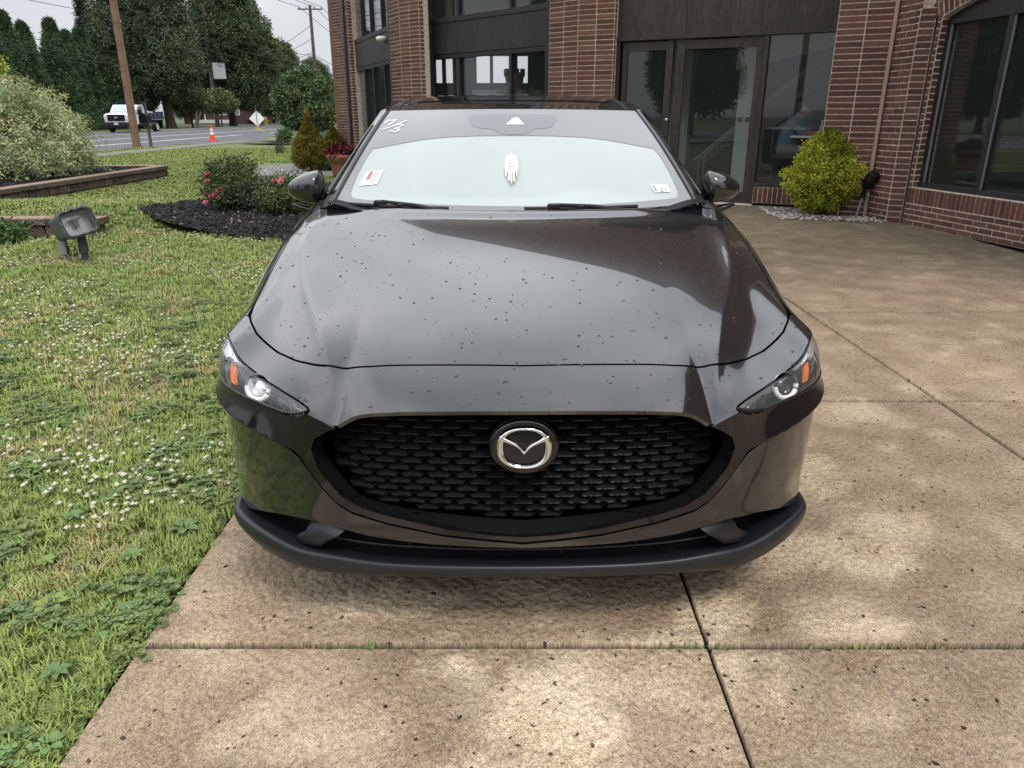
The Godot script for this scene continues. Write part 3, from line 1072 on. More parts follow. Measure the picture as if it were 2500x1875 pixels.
func build_car():
	init_plan()
	var car = thing("sedan_car", "black sedan with rain drops on its hood parked on the concrete", "car", Vector3(0.030, 0, -1.63), 0.011)
	var paint = M.paint
	# hood, nose, fenders
	var hood_half = [0, 0.171, 0.26, 0.181, 0.392, 0.191, 0.47, 0.210, 0.514, 0.221, 0.547, 0.237, 0.606, 0.274, 0.668, 0.322, 0.72, 0.379, 0.752, 0.415, 0.782, 0.468, 0.796, 0.505, 0.806, 0.565, 0.815, 0.62, 0.828, 0.72, 0.838, 0.85, 0.842, 1.0, 0.842, 1.2, 0.84, 1.36, 0.825, 1.49, 0.76, 1.505, 0.6, 1.442, 0.4, 1.405, 0.2, 1.385, 0, 1.378]
	var hood = obj("hood", patch(both(hood_half), hood_p, Vector2(0.0115, 0.02), 0.014), paint, car)
	var nose = []
	for k in 23:
		var p = plan(0.536 * k / 22.0)
		nose.append_array([p.x, p.y])
	nose.append_array([0.536, 0.092, 0.562, 0.110, 0.606, 0.140, 0.656, 0.179, 0.712, 0.232, 0.751, 0.272, 0.773, 0.299, 0.797, 0.338, 0.819, 0.380, 0.839, 0.425, 0.855, 0.475, 0.865, 0.525, 0.872, 0.560])
	nose.append_array([0.81, 0.512, 0.80, 0.497, 0.786, 0.462, 0.756, 0.408, 0.724, 0.372, 0.671, 0.315, 0.608, 0.267, 0.549, 0.230, 0.516, 0.214, 0.471, 0.203, 0.392, 0.184, 0.26, 0.174, 0, 0.164])
	obj("front_panel", patch(both(nose), hood_p, Vector2(0.0115, 0.0125), 0.012), paint, car)
	for sg in [1.0, -1.0]:
		var f = [0.812, 0.519, 0.821, 0.62, 0.834, 0.72, 0.844, 0.85, 0.848, 1.0, 0.848, 1.36, 0.832, 1.50, 0.78, 1.53, 0.80, 1.62, 0.86, 1.70]
		var d = 1.70
		while d > 0.565:
			f.append_array([plan_x(d) - 0.0006, d])
			d -= 0.04
		f.append_array([plan_x(0.562) - 0.0006, 0.562])
		var fender = obj("fender", patch(side_of(V2(f), sg), hood_p, Vector2(0.012, 0.03), 0.008), paint, car)
		# side below the shoulder, with the wheel arch cut out
		var g = Geo.new()
		var dom = PackedVector2Array()
		for k in 31:
			var s = lerpf(1.172, 2.32, k / 30.0)
			dom.append(Vector2(s, top_h(s)))
		dom.append_array(V2([2.32, 0.22, 1.98, 0.22]))
		var s_w = 1.575
		for k in 17:
			var a = PI * k / 16.0
			dom.append(Vector2(s_w + 0.375 * cos(a), 0.34 + 0.375 * sin(a)))
		dom.append_array(V2([1.215, 0.56, 1.255, 0.648, 1.172, 0.655]))
		patch(side_of(dom, sg), func(p): return skin(p.x, p.y), Vector2(0.05, 0.03), 0.008, false, g)
		obj("fender_side", g, paint, fender)
	# rest of the flanks: doors and quarter panels
	for sg in [1.0, -1.0]:
		for part in [["front_door", 2.33, 3.30], ["rear_door", 3.31, 4.05], ["quarter_panel", 4.06, PS[-1]]]:
			var dom = PackedVector2Array()
			for k in 21:
				var s = lerpf(part[1], part[2], k / 20.0)
				dom.append(Vector2(s, top_h(s)))
			dom.append(Vector2(part[2], 0.24))
			if part[0] != "front_door":
				var c = 4.305
				for k in 17:
					var a = PI * k / 16.0
					var p = Vector2(c + 0.375 * cos(a), 0.34 + 0.375 * sin(a))
					if p.x > part[1] and p.x < part[2]:
						dom.append(p)
			dom.append(Vector2(part[1], 0.24))
			if part[0] == "rear_door":
				dom = PackedVector2Array()
				for k in 21:
					var s = lerpf(3.31, 4.05, k / 20.0)
					dom.append(Vector2(s, top_h(s)))
				dom.append_array(V2([4.05, 0.62, 3.98, 0.52, 3.93, 0.38, 3.93, 0.24, 3.31, 0.24]))
			elif part[0] == "quarter_panel":
				dom = PackedVector2Array()
				for k in 21:
					var s = lerpf(4.06, PS[-1], k / 20.0)
					dom.append(Vector2(s, top_h(s)))
				dom.append_array(V2([PS[-1], 0.24, 4.69, 0.24, 4.68, 0.34, 4.65, 0.48, 4.56, 0.60, 4.44, 0.69, 4.305, 0.715, 4.15, 0.68, 4.06, 0.63]))
			obj(part[0], patch(side_of(dom, sg), func(p): return skin(p.x, p.y), Vector2(0.06, 0.04), 0.006), paint, car)
	# added black shell under the skin, painting the shade in the panel gaps
	var shell = Geo.new()
	patch(both([0, 0.02, 0.3, 0.03, 0.5, 0.08, 0.7, 0.2, 0.80, 0.34, 0.84, 0.5, 0.86, 0.8, 0.86, 1.6, 0, 1.5]), func(p): return hood_p(p) - Vector3(0, 0.03, 0), Vector2(0.06, 0.06), 0.0, false, shell)
	patch(both([0, 0.205, 0.9, 0.25, 1.19, 0.25, 1.19, 0.62, 0.9, 0.66, 0.55, 0.62, 0.45, 0.61, 0, 0.66]), func(p): return skin(p.x, p.y, -0.10), Vector2(0.06, 0.05), 0.0, false, shell)
	shell.box(at(Vector3(0, 0.30, -2.4)), Vector3(1.5, 0.16, 4.0))
	shell.box(at(Vector3(0, 0.6, -1.42)), Vector3(1.5, 0.6, 0.05))
	obj("gap_shade_shell", shell, M.void_black, car)
	# bumper cover
	var bump = [0, 0.297, 0.206, 0.319, 0.354, 0.348, 0.453, 0.377, 0.49, 0.401, 0.527, 0.444, 0.564, 0.495, 0.590, 0.528, 0.615, 0.541, 0.663, 0.555, 0.754, 0.573, 0.854, 0.590, 0.93, 0.603, 1.0, 0.617, 1.12, 0.636, 1.255, 0.64, 1.225, 0.50, 1.205, 0.40, 1.20, 0.255, 0.97, 0.262, 0.93, 0.268, 0.865, 0.284, 0.801, 0.304, 0.749, 0.317, 0.668, 0.332, 0.60, 0.338, 0.553, 0.340, 0.51, 0.334, 0.409, 0.314, 0.257, 0.296, 0.108, 0.289, 0, 0.285]
	var bc = obj("bumper_cover", patch(both(bump), func(p): return skin(p.x, p.y, 0.006 * exp(-pow((p.y - 0.30) / 0.03, 2.0))), Vector2(0.02, 0.012), 0.016), paint, car)
	# grille surround with the wings under the headlights
	var sur = [0, 0.306, 0.205, 0.328, 0.353, 0.360, 0.451, 0.390, 0.489, 0.415, 0.524, 0.460, 0.555, 0.505, 0.575, 0.541, 0.590, 0.551, 0.615, 0.557, 0.688, 0.572, 0.788, 0.588, 0.879, 0.603, 0.955, 0.618, 1.02, 0.633, 1.12, 0.650, 1.12, 0.672, 1.0, 0.664, 0.914, 0.661, 0.863, 0.659, 0.81, 0.654, 0.72, 0.649, 0.647, 0.642, 0.608, 0.638, 0.569, 0.643, 0.540, 0.657, 0.502, 0.643, 0.466, 0.627, 0.500, 0.610, 0.528, 0.590, 0.540, 0.560, 0.528, 0.513, 0.515, 0.490, 0.471, 0.433, 0.424, 0.404, 0.351, 0.381, 0.204, 0.346, 0.086, 0.328, 0, 0.322]
	obj("grille_surround", patch(both(sur), wing_skin, Vector2(0.012, 0.008), 0.02), M.gloss_black, car)
	# recessed frame round the mesh
	var inn = V2([0, 0.684, 0.15, 0.683, 0.327, 0.675, 0.408, 0.661, 0.439, 0.646, 0.468, 0.629, 0.528, 0.594, 0.541, 0.562, 0.528, 0.513, 0.471, 0.433, 0.424, 0.404, 0.351, 0.381, 0.204, 0.346, 0, 0.322])
	var mes = V2([0, 0.674, 0.15, 0.673, 0.33, 0.666, 0.415, 0.650, 0.455, 0.634, 0.495, 0.612, 0.540, 0.576, 0.550, 0.54, 0.532, 0.503, 0.472, 0.423, 0.422, 0.394, 0.319, 0.370, 0.162, 0.351, 0, 0.337])
	var grille = Node3D.new()
	grille.name = "grille"
	car.add_child(grille, true)
	for sg in [1.0, -1.0]:
		var rows = []
		for r in 4:
			var t = r / 3.0
			var row = []
			var a = []
			for k in inn.size():
				a.append(inn[k].lerp(mes[k], t))
			for p in spline(a, 4):
				row.append(skin(p.x * sg, p.y, lerpf(-0.002, -0.055, t)))
			rows.append(row)
		var g = Geo.new()
		g.grid(rows)
		for k in g.n.size():
			if g.n[k].z < 0.0:
				g.n[k] = -g.n[k]
		obj("grille_frame", g, M.matte_black, grille)
	var mesh_dom = PackedVector2Array()
	for p in mes:
		mesh_dom.append(p)
	for k in range(mes.size() - 2, 0, -1):
		mesh_dom.append(Vector2(-mes[k].x, mes[k].y))
	obj("grille_back", patch(mesh_dom, func(p): return skin(p.x, p.y, -0.085), Vector2(0.05, 0.04)), M.void_black, grille)
	# the fins: small trapezoid scoops in staggered rows
	var fin = Geo.new()
	var fo = [Vector3(-0.0265, 0, 0), Vector3(0.0265, 0, 0), Vector3(0.020, -0.0055, -0.004), Vector3(-0.020, -0.0055, -0.004)]
	fin.quad(fo[0], fo[1], fo[2], fo[3], Color.WHITE, Vector3(0, 0.2, 1))
	var bk = [Vector3(-0.0265, 0.0, 0), Vector3(0.0265, 0.0, 0), Vector3(0.016, 0.012, -0.03), Vector3(-0.016, 0.012, -0.03)]
	fin.quad(bk[0], bk[1], bk[2], bk[3], Color.WHITE, Vector3(0, 1, 0.3))
	fin.quad(Vector3(-0.020, -0.0055, -0.004), Vector3(0.020, -0.0055, -0.004), Vector3(0.014, -0.002, -0.03), Vector3(-0.014, -0.002, -0.03), Color.WHITE, Vector3(0, -1, 0))
	for sg in [-1.0, 1.0]:
		fin.quad(Vector3(0.0265 * sg, 0, 0), Vector3(0.0365 * sg, 0.0105, -0.006), Vector3(0.0365 * sg, 0.0125, -0.03), Vector3(0.018 * sg, 0.004, -0.03), Color.WHITE, Vector3(-sg, 0.4, 0.5))
		fin.quad(Vector3(0.0265 * sg, 0, 0), Vector3(0.0365 * sg, 0.0105, -0.006), Vector3(0.0365 * sg, 0.0085, -0.008), Vector3(0.0255 * sg, -0.003, -0.003), Color.WHITE, Vector3(0, -0.2, 1))
	var fin_mesh = fin.mesh()
	var row_n = 0
	var h = 0.352
	while h < 0.672:
		var s0 = 0.0 if row_n % 2 == 0 else 0.037
		for k in range(-8, 9):
			var s = k * 0.074 + s0
			if Geometry2D.is_point_in_polygon(Vector2(absf(s) + 0.028, h), mesh_dom) and Geometry2D.is_point_in_polygon(Vector2(absf(s), h - 0.004), mesh_dom):
				if Vector2(s / 0.085, (h - 0.588) / 0.072).length() < 1.0:
					continue
				var P = skin(s, h, -0.054)
				var nn = plan_out(absf(s))
				put("grille_fin", fin_mesh, M.grille_fin, grille, Transform3D(Basis(Vector3.UP, atan2(nn.x * signf(s), -nn.y) * 0.8), P))
		row_n += 1
		h += 0.0205
	# emblem: black dish, chrome ring and winged V
	var badge = Node3D.new()
	badge.name = "emblem"
	badge.position = skin(0, 0.586, 0.002)
	badge.rotation.x = -0.08
	car.add_child(badge, true)
	var dish = Geo.new()
	dish.lathe(Transform3D(Basis(Vector3(0.088, 0, 0), Vector3(0, 0, 0.05), Vector3(0, 0.073, 0)), Vector3(0, 0, -0.03)), [Vector2(0.92, -0.4), Vector2(1.0, 0.1), Vector2(0.98, 0.32), Vector2(0.9, 0.44), Vector2(0.84, 0.40), Vector2(0.8, 0.44), Vector2(0.001, 0.5)], 48)
	for k in dish.n.size():
		if dish.n[k].z < -0.1:
			dish.n[k] = -dish.n[k]
	obj("emblem_base", dish, M.gloss_black, badge)
	var ring = ellipse_ring(0.0685, 0.0545, func(a): return 0.0095 + 0.0080 * pow(absf(cos(a)), 2.0), 0.007, 72, 0.86)
	obj("emblem_ring", ring, M.chrome, badge, at(Vector3(0, 0, -0.004)))
	var wing = Geo.new()
	for sg in [1.0, -1.0]:
		var up = spline([Vector3(0.060, 0.0355, 0), Vector3(0.043, 0.0265, 0), Vector3(0.022, 0.0145, 0), Vector3(0.009, 0.0045, 0), Vector3(0.0, -0.008, 0)], 6)
		var lo = spline([Vector3(0.0565, 0.0185, 0), Vector3(0.042, 0.0125, 0), Vector3(0.024, 0.0050, 0), Vector3(0.010, -0.0055, 0), Vector3(0.0, -0.0185, 0)], 6)
		var rows = []
		for k in up.size():
			var row = []
			for q in 7:
				var t = q / 6.0
				var p = up[k].lerp(lo[k], t)
				row.append(Vector3(p.x * sg, p.y, 0.0065 * sqrt(maxf(0.0, 1.0 - pow(2.0 * t - 1.0, 2.0) * 0.97))))
			rows.append(row)
		wing.grid(rows)
	for k in wing.n.size():
		if wing.n[k].z < 0.0:
			wing.n[k] = -wing.n[k]
	obj("emblem_wings", wing, M.chrome, badge, at(Vector3(0, 0, -0.003)))
	# headlights
	for sg in [1.0, -1.0]:
		var head = Node3D.new()
		head.name = "headlight"
		car.add_child(head, true)
		var lp = func(p): return lamp_p(p.x, p.y, 0.0, sg)
		obj("lens", patch(V2([0, 0, 12, 0, 12, 1, 0, 1]), lp, Vector2(0.25, 0.1)), M.lens, head)
		obj("housing", patch(V2([0, 0, 12, 0, 12, 1, 0, 1]), func(p): return lamp_p(p.x, p.y, 0.05 * sin(clampf(p.x / 12.0, 0.0, 1.0) * PI) + 0.004, sg), Vector2(0.25, 0.1)), M.gloss_black, head)
		var rim = Geo.new()
		var edge = []
		for k in 49:
			edge.append(lamp_p(k * 0.25, 0.0, 0.0, sg))
		rim.tube(edge, 0.0035, 6)
		edge = []
		for k in 49:
			edge.append(lamp_p(k * 0.25, 1.0, 0.004, sg))
		rim.tube(edge, 0.003, 6)
		obj("bezel", rim, M.gloss_black, head)
		obj("reflector", patch(V2([4.6, 0.93, 5.5, 0.96, 8.0, 0.97, 10.5, 0.96, 11.6, 0.90, 10.0, 0.70, 8.4, 0.62, 7.4, 0.60, 6.9, 0.74, 6.0, 0.80, 5.2, 0.84]), func(p): return lamp_p(p.x, p.y, 0.012 + 0.0015 * sin(p.x * 14.0) * sin(p.y * 40.0), sg), Vector2(0.08, 0.03), 0.01), M.silver, head)
		obj("turn_signal", patch(V2([5.72, 0.70, 6.45, 0.70, 6.35, 0.22, 5.9, 0.22]), func(p): return lamp_p(p.x, p.y, 0.010, sg), Vector2(0.2, 0.1), 0.008), M.amber, head)
		obj("side_marker", patch(V2([7.0, 0.50, 8.4, 0.52, 9.6, 0.58, 10.2, 0.42, 8.5, 0.30, 7.2, 0.26]), func(p): return lamp_p(p.x, p.y, 0.016, sg), Vector2(0.2, 0.06), 0.008), M.alloy, head)
		var c = lamp_p(3.85, 0.56, 0.022, sg)
		var nn = plan_out(0.70)
		var B = Basis.looking_at(-Vector3(nn.x * sg * 0.8, 0.30, -nn.y + 0.25).normalized(), Vector3.UP)
		var ring2 = Geo.new()
		var pth = []
		for k in 41:
			var a = TAU * k / 40.0
			pth.append(Vector3(cos(a) * 0.041, sin(a) * 0.037, 0.006))
		ring2.tube(pth, 0.0025, 6, Color.WHITE, false)
		obj("projector_ring", ring2, M.alloy, head, Transform3D(B, c))
		var arc = []
		for k in 21:
			var a = lerpf(PI * 0.98, PI * 2.02, k / 20.0)
			arc.append(Vector3(cos(a) * 0.0345, sin(a) * 0.031, 0.008))
		var ag = Geo.new()
		ag.tube(arc, 0.0068, 8)
		obj("light_guide", ag, M.white_plastic, head, Transform3D(B, c))
		var bowl = Geo.new()
		bowl.lathe(Transform3D(Basis(Vector3(0.038, 0, 0), Vector3(0, 0, 0.03), Vector3(0, 0.034, 0)), Vector3(0, 0, -0.014)), [Vector2(1.0, 0.6), Vector2(0.92, 0.2), Vector2(0.7, -0.05), Vector2(0.4, -0.15), Vector2(0.001, -0.18)], 28)
		for k in bowl.n.size():
			if bowl.n[k].z < 0.0:
				bowl.n[k] = -bowl.n[k]
		obj("projector_bowl", bowl, M.silver if sg < 0.0 else M.gloss_black, head, Transform3D(B, c))  # left lamp's bright look put into the colour, right one kept black
		var pl = Geo.new()
		pl.lathe(Transform3D(Basis(Vector3(0.023, 0, 0), Vector3(0, 0, 0.014), Vector3(0, 0.022, 0)), Vector3(0, 0, -0.010)), [Vector2(1.0, -0.4), Vector2(0.95, 0.2), Vector2(0.7, 0.7), Vector2(0.35, 0.95), Vector2(0.001, 1.0)], 24)
		for k in pl.n.size():
			if pl.n[k].z < -0.01:
				pl.n[k] = -pl.n[k]
		obj("projector_lens", pl, M.white_plastic if sg < 0.0 else M.gloss_black, head, Transform3D(B, c))  # white lens on the left carries that lamp's glow as colour
	# lower air intake and corner vents
	var low = Geo.new()
	patch(both([0, 0.205, 0.62, 0.20, 0.66, 0.30, 0.60, 0.345, 0, 0.30]), func(p): return skin(p.x, p.y, -0.055), Vector2(0.05, 0.03), 0.0, false, low)
	var intake = obj("lower_intake", low, M.matte_black, car)
	for k in [-5, -3, -1, 1, 3, 5]:
		var b = Geo.new()
		b.box(Transform3D(Basis(), skin(k * 0.105, 0.262 + 0.006 * absf(k), -0.04)), Vector3(0.003, 0.05, 0.02))
		obj("intake_rib", b, M.satin_black, intake)
	var bar = Geo.new()
	var bp = []
	for k in 25:
		var s = lerpf(-0.56, 0.56, k / 24.0)
		bp.append(skin(s, 0.258 + 0.02 * pow(absf(s) / 0.56, 3.0), -0.030))
	bar.tube(bp, 0.004, 6)
	obj("intake_bar", bar, M.satin_black, intake)
	for sg in [1.0, -1.0]:
		var vg = Geo.new()
		patch(side_of(V2([0.47, 0.32, 0.55, 0.345, 0.67, 0.336, 0.80, 0.31, 0.98, 0.27, 1.19, 0.262, 1.19, 0.20, 0.98, 0.20, 0.80, 0.22, 0.62, 0.235, 0.50, 0.29]), sg), func(p): return skin(p.x, p.y, -0.06), Vector2(0.04, 0.02), 0.0, false, vg)
		var vent = obj("corner_vent", vg, M.matte_black, car)
		var fg = Geo.new()
		var f0 = [[0.480, 0.322, -0.004], [0.540, 0.333, -0.012], [0.592, 0.331, -0.02], [0.585, 0.312, -0.03]]
		var f1 = [[0.520, 0.290, 0.002], [0.560, 0.262, 0.006], [0.612, 0.256, 0.006], [0.66, 0.262, -0.004]]
		var rows = []
		for t in 6:
			var row = []
			for k in 4:
				var a = Vector3(f0[k][0], f0[k][1], f0[k][2])
				var b = Vector3(f1[k][0], f1[k][1], f1[k][2])
				var p = a.lerp(b, t / 5.0)
				row.append(skin(p.x * sg, p.y, p.z + 0.012 * sin(t / 5.0 * PI)))
			rows.append(row)
		fg.grid(rows)
		for k in fg.n.size():
			if fg.n[k].z < 0.0:
				fg.n[k] = -fg.n[k]
		obj("vent_fin", fg, M.satin_black, vent)
	# front lip
	var ts = [0.0, 0.205, 0.406, 0.537, 0.60, 0.66, 0.714, 0.81, 0.87, 0.93, 1.2]
	var tt = [0.243, 0.243, 0.243, 0.252, 0.252, 0.260, 0.271, 0.284, 0.288, 0.288, 0.29]
	var bs = [0.0, 0.206, 0.41, 0.569, 0.658, 0.758, 0.857, 0.95, 1.2]
	var bb = [0.203, 0.200, 0.193, 0.186, 0.189, 0.208, 0.226, 0.235, 0.235]
	var rows = []
	for k in 97:
		var s = lerpf(-1.19, 1.19, k / 96.0)
		var a = absf(s)
		var p = plan(a)
		var n = plan_out(a)
		var lo = curve(a, bs, bb)
		var hi = curve(a, ts, tt)
		var base = -0.02 + 0.045 * smoothstep(0.3, 0.78, p.x) - 0.05 * smoothstep(0.80, 0.88, p.x)
		var row = []
		for q in [[-0.05, 1.0, -0.17], [-0.022, 1.0, -0.075], [-0.004, 1.0, -0.018], [0.0, 0.96, -0.006], [0.0, 0.85, 0.0], [0.0, 0.6, 0.002], [0.0, 0.35, -0.001], [0.0, 0.12, -0.006], [0.0, 0.0, -0.014], [-0.004, 0.0, -0.07]]:
			var o = p + n * (base + q[2])
			row.append(Vector3(o.x * signf(s) if a > 0.0 else 0.0, lerpf(lo, hi, q[1]) + q[0], -o.y))
		rows.append(row)
	var lip = Geo.new()
	lip.grid(rows)
	for k in lip.n.size():
		var f = k % 10 - 1
		if (f < 2 and lip.n[k].y < 0.0) or (f >= 2 and f < 8 and lip.n[k].dot(Vector3(lip.v[k].x * 0.5, 0, 1)) < 0.0) or (f == 8 and lip.n[k].y > 0.0):
			lip.n[k] = -lip.n[k]
	obj("front_lip", lip, M.satin_black, car)
	build_cabin(car)
	build_wheels(car)
	# rain drops on the paint and on the glass
	var drop = Geo.new()
	drop.lathe(Transform3D(), [Vector2(0.001, -0.06), Vector2(1.0, -0.05), Vector2(0.93, 0.22), Vector2(0.72, 0.40), Vector2(0.4, 0.50), Vector2(0.001, 0.54)], 10)
	var dm = drop.mesh()
	var xf = []
	for k in 620:
		var p = Vector2(rng.randf_range(-0.84, 0.84), 0.02 + 1.33 * pow(rng.randf(), 1.5))
		if p.y < plan_d(p.x) + 0.012 or absf(p.x) > plan_x(p.y) - 0.05:
			continue
		var P = hood_p(p)
		var nn = (hood_p(p + Vector2(0.004, 0)) - hood_p(p - Vector2(0.004, 0))).cross(hood_p(p + Vector2(0, 0.004)) - hood_p(p - Vector2(0, 0.004))).normalized()
		var r = 0.0014 + 0.0032 * pow(rng.randf(), 2.4)
		var B = Basis(Quaternion(Vector3.UP, nn)) * Basis(Vector3.UP, rng.randf() * TAU)
		xf.append(Transform3D(B.scaled_local(Vector3(r * rng.randf_range(0.8, 1.5), r, r)), P))
	stuff(scatter("rain_drops", dm, M.drop, xf, [], hood))

func build_cabin(car):
	var dom = PackedVector2Array()
	for k in 25:
		dom.append(Vector2(lerpf(-1, 1, k / 24.0), 0.0))
	for k in 25:
		dom.append(Vector2(lerpf(1, -1, k / 24.0), 1.0))
	var up = func(p): return glass_p(p.x, p.y)
	var ws = obj("windshield", patch(dom, up, Vector2(0.05, 0.05)), M.windshield, car)
	# ceramic border printed on the glass
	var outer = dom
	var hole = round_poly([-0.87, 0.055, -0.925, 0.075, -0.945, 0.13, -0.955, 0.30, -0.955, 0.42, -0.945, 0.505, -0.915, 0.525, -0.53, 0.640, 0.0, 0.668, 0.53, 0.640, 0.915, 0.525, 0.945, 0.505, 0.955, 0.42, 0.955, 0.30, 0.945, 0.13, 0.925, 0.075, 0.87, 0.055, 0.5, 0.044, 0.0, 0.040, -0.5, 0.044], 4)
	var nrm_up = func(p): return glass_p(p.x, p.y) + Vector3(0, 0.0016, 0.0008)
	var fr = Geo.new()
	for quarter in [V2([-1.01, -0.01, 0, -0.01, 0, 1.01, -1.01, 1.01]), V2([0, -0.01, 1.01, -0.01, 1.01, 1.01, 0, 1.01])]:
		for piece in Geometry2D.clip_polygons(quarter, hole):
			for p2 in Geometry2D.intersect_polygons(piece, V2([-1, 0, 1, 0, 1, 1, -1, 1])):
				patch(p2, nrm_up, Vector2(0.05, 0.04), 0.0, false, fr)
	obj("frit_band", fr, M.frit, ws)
	var cov = Geo.new()
	patch(round_poly([-0.16, 0.93, -0.33, 0.91, -0.325, 0.82, -0.27, 0.757, -0.15, 0.738, -0.10, 0.69, 0.0, 0.676, 0.10, 0.69, 0.15, 0.738, 0.26, 0.757, 0.31, 0.82, 0.325, 0.91, 0.16, 0.93], 3), func(p): return glass_p(p.x, p.y) + Vector3(0, 0.0026, 0.0013), Vector2(0.04, 0.03), 0.0, false, cov)
	obj("sensor_cover", cov, mat(0.16, 0.165, 0.175, 0.06, {"spec": 0.8}), ws)
	var win = Geo.new()
	patch(V2([0.0, 0.878, 0.037, 0.880, 0.078, 0.794, -0.058, 0.794]), func(p): return glass_p(p.x, p.y) + Vector3(0, 0.0034, 0.0017), Vector2(0.04, 0.03), 0.0, false, win)
	obj("camera_window", win, mat(0.72, 0.76, 0.78, 0.1), ws)
	# handwritten date in white paint pen: 7/3
	var pen = mat(0.9, 0.9, 0.88, 0.6)
	var strokes = {
		"painted_numeral": [[-0.975, 0.812, -0.962, 0.850, -0.962, 0.850, -0.902, 0.857, -0.902, 0.857, -0.922, 0.812, -0.938, 0.788]],
		"painted_slash": [[-0.812, 0.848, -0.85, 0.815, -0.90, 0.775, -0.962, 0.728]],
		"painted_numeral_001": [[-0.888, 0.780, -0.858, 0.793, -0.822, 0.785, -0.846, 0.756, -0.872, 0.741, -0.830, 0.733, -0.855, 0.704, -0.898, 0.716]]}
	for nm in strokes:
		var g = Geo.new()
		for st in strokes[nm]:
			var pts = []
			for p in V2(st):
				pts.append(p)
			pts = spline(pts, 6)
			var path = []
			for p in pts:
				path.append(glass_p(p.x, p.y) + Vector3(0, 0.003, 0.0015))
			g.tube(path, 0.0034, 6)
		obj(nm, g, pen, ws)
	# stickers inside the glass
	var st = Node3D.new()
	st.name = "service_sticker"
	ws.add_child(st, true)
	var card = Geo.new()
	patch(V2([-0.910, 0.158, -0.806, 0.180, -0.800, 0.310, -0.905, 0.285]), func(p): return glass_p(p.x, p.y) + Vector3(0, 0.003, 0.0015), Vector2(0.03, 0.03), 0.0, false, card)
	obj("sticker_paper", card, mat(0.80, 0.83, 0.83, 0.5), st)
	var red = Geo.new()
	patch(V2([-0.888, 0.212, -0.864, 0.216, -0.862, 0.290, -0.884, 0.284]), func(p): return glass_p(p.x, p.y) + Vector3(0, 0.0042, 0.002), Vector2(0.03, 0.03), 0.0, false, red)
	obj("sticker_red_bar", red, mat(0.55, 0.14, 0.13, 0.5), st)
	var bars = Geo.new()
	for k in 5:
		var y = 0.190 + 0.021 * k
		patch(V2([-0.856, y, -0.828, y + 0.006, -0.828, y + 0.014, -0.856, y + 0.008]), func(p): return glass_p(p.x, p.y) + Vector3(0, 0.0042, 0.002), Vector2(0.03, 0.03), 0.0, false, bars)
	obj("sticker_print", bars, mat(0.35, 0.38, 0.40, 0.5), st)
	var insp = Node3D.new()
	insp.name = "inspection_sticker"
	ws.add_child(insp, true)
	card = Geo.new()
	patch(V2([0.798, 0.108, 0.896, 0.106, 0.898, 0.168, 0.791, 0.180]), func(p): return glass_p(p.x, p.y) + Vector3(0, 0.003, 0.0015), Vector2(0.03, 0.03), 0.0, false, card)
	obj("sticker_paper", card, mat(0.82, 0.86, 0.85, 0.5), insp)
	var blk = Geo.new()
	patch(V2([0.803, 0.116, 0.822, 0.116, 0.818, 0.168, 0.800, 0.170]), func(p): return glass_p(p.x, p.y) + Vector3(0, 0.0042, 0.002), Vector2(0.03, 0.03), 0.0, false, blk)
	obj("sticker_stamp", blk, mat(0.35, 0.38, 0.4, 0.5), insp)
	var tm = TextMesh.new()
	tm.text = "27"
	var sf = SystemFont.new()
	sf.font_names = PackedStringArray(["Droid Sans"])
	tm.font = sf
	tm.font_size = 32
	tm.pixel_size = 0.0011
	tm.depth = 0.001
	var e1 = (glass_p(0.87, 0.24) - glass_p(0.83, 0.24)).normalized()
	var e2 = (glass_p(0.85, 0.26) - glass_p(0.85, 0.22)).normalized()
	var e3 = e1.cross(e2).normalized()
	put("sticker_number", tm, mat(0.05, 0.05, 0.05, 0.6), insp, Transform3D(Basis(e1, e3.cross(e1), e3), glass_p(0.858, 0.125) + e3 * 0.004))
	# surround of the glass and the pillars
	for sg in [1.0, -1.0]:
		var seal = Geo.new()
		var pil = Geo.new()
		var r0 = []
		var r1 = []
		var r2 = []
		var r3 = []
		var r4 = []
		for k in 21:
			var v = k / 20.0
			var a = glass_p(1.0, v)
			var b = a + Vector3(0.020, -0.006, -0.012)
			var c = a + Vector3(0.026, 0.004, -0.016)
			var e = Vector3(lerpf(0.843, 0.655, v), lerpf(0.955, 1.345, v) + 0.05 * v * (1.0 - v), -lerpf(1.72, 2.42, v))
			var mid = c.lerp(e, 0.55) + Vector3(0.012, 0.014, 0.004)
			for rr in [[r0, a], [r1, b], [r2, c], [r3, mid], [r4, e]]:
				rr[0].append(Vector3(rr[1].x * sg, rr[1].y, rr[1].z))
		seal.grid([r0, r1])
		pil.grid([r1, r2])
		pil.grid([r2, r3, r4])
		for gg in [seal, pil]:
			for k in gg.n.size():
				if gg.n[k].dot(Vector3(sg, 0.6, 0.4)) < 0.0:
					gg.n[k] = -gg.n[k]
		obj("windshield_seal", seal, M.rubber, car)
		var pillar = obj("front_pillar", pil, M.paint, car)
		# small cover panel at the foot of the pillar
		var foot = Geo.new()
		foot.grid([[Vector3(0.755 * sg, 1.035, -1.595), Vector3(0.80 * sg, 1.025, -1.63), Vector3(0.855 * sg, 0.955, -1.72)], [Vector3(0.77 * sg, 0.995, -1.535), Vector3(0.81 * sg, 0.985, -1.56), Vector3(0.862 * sg, 0.935, -1.62)]])
		for k in foot.n.size():
			if foot.n[k].y < 0.0:
				foot.n[k] = -foot.n[k]
		obj("pillar_cover", foot, M.satin_black, pillar)
		# side glass and door frames
		var sgl = Geo.new()
		var lo = []
		var hi = []
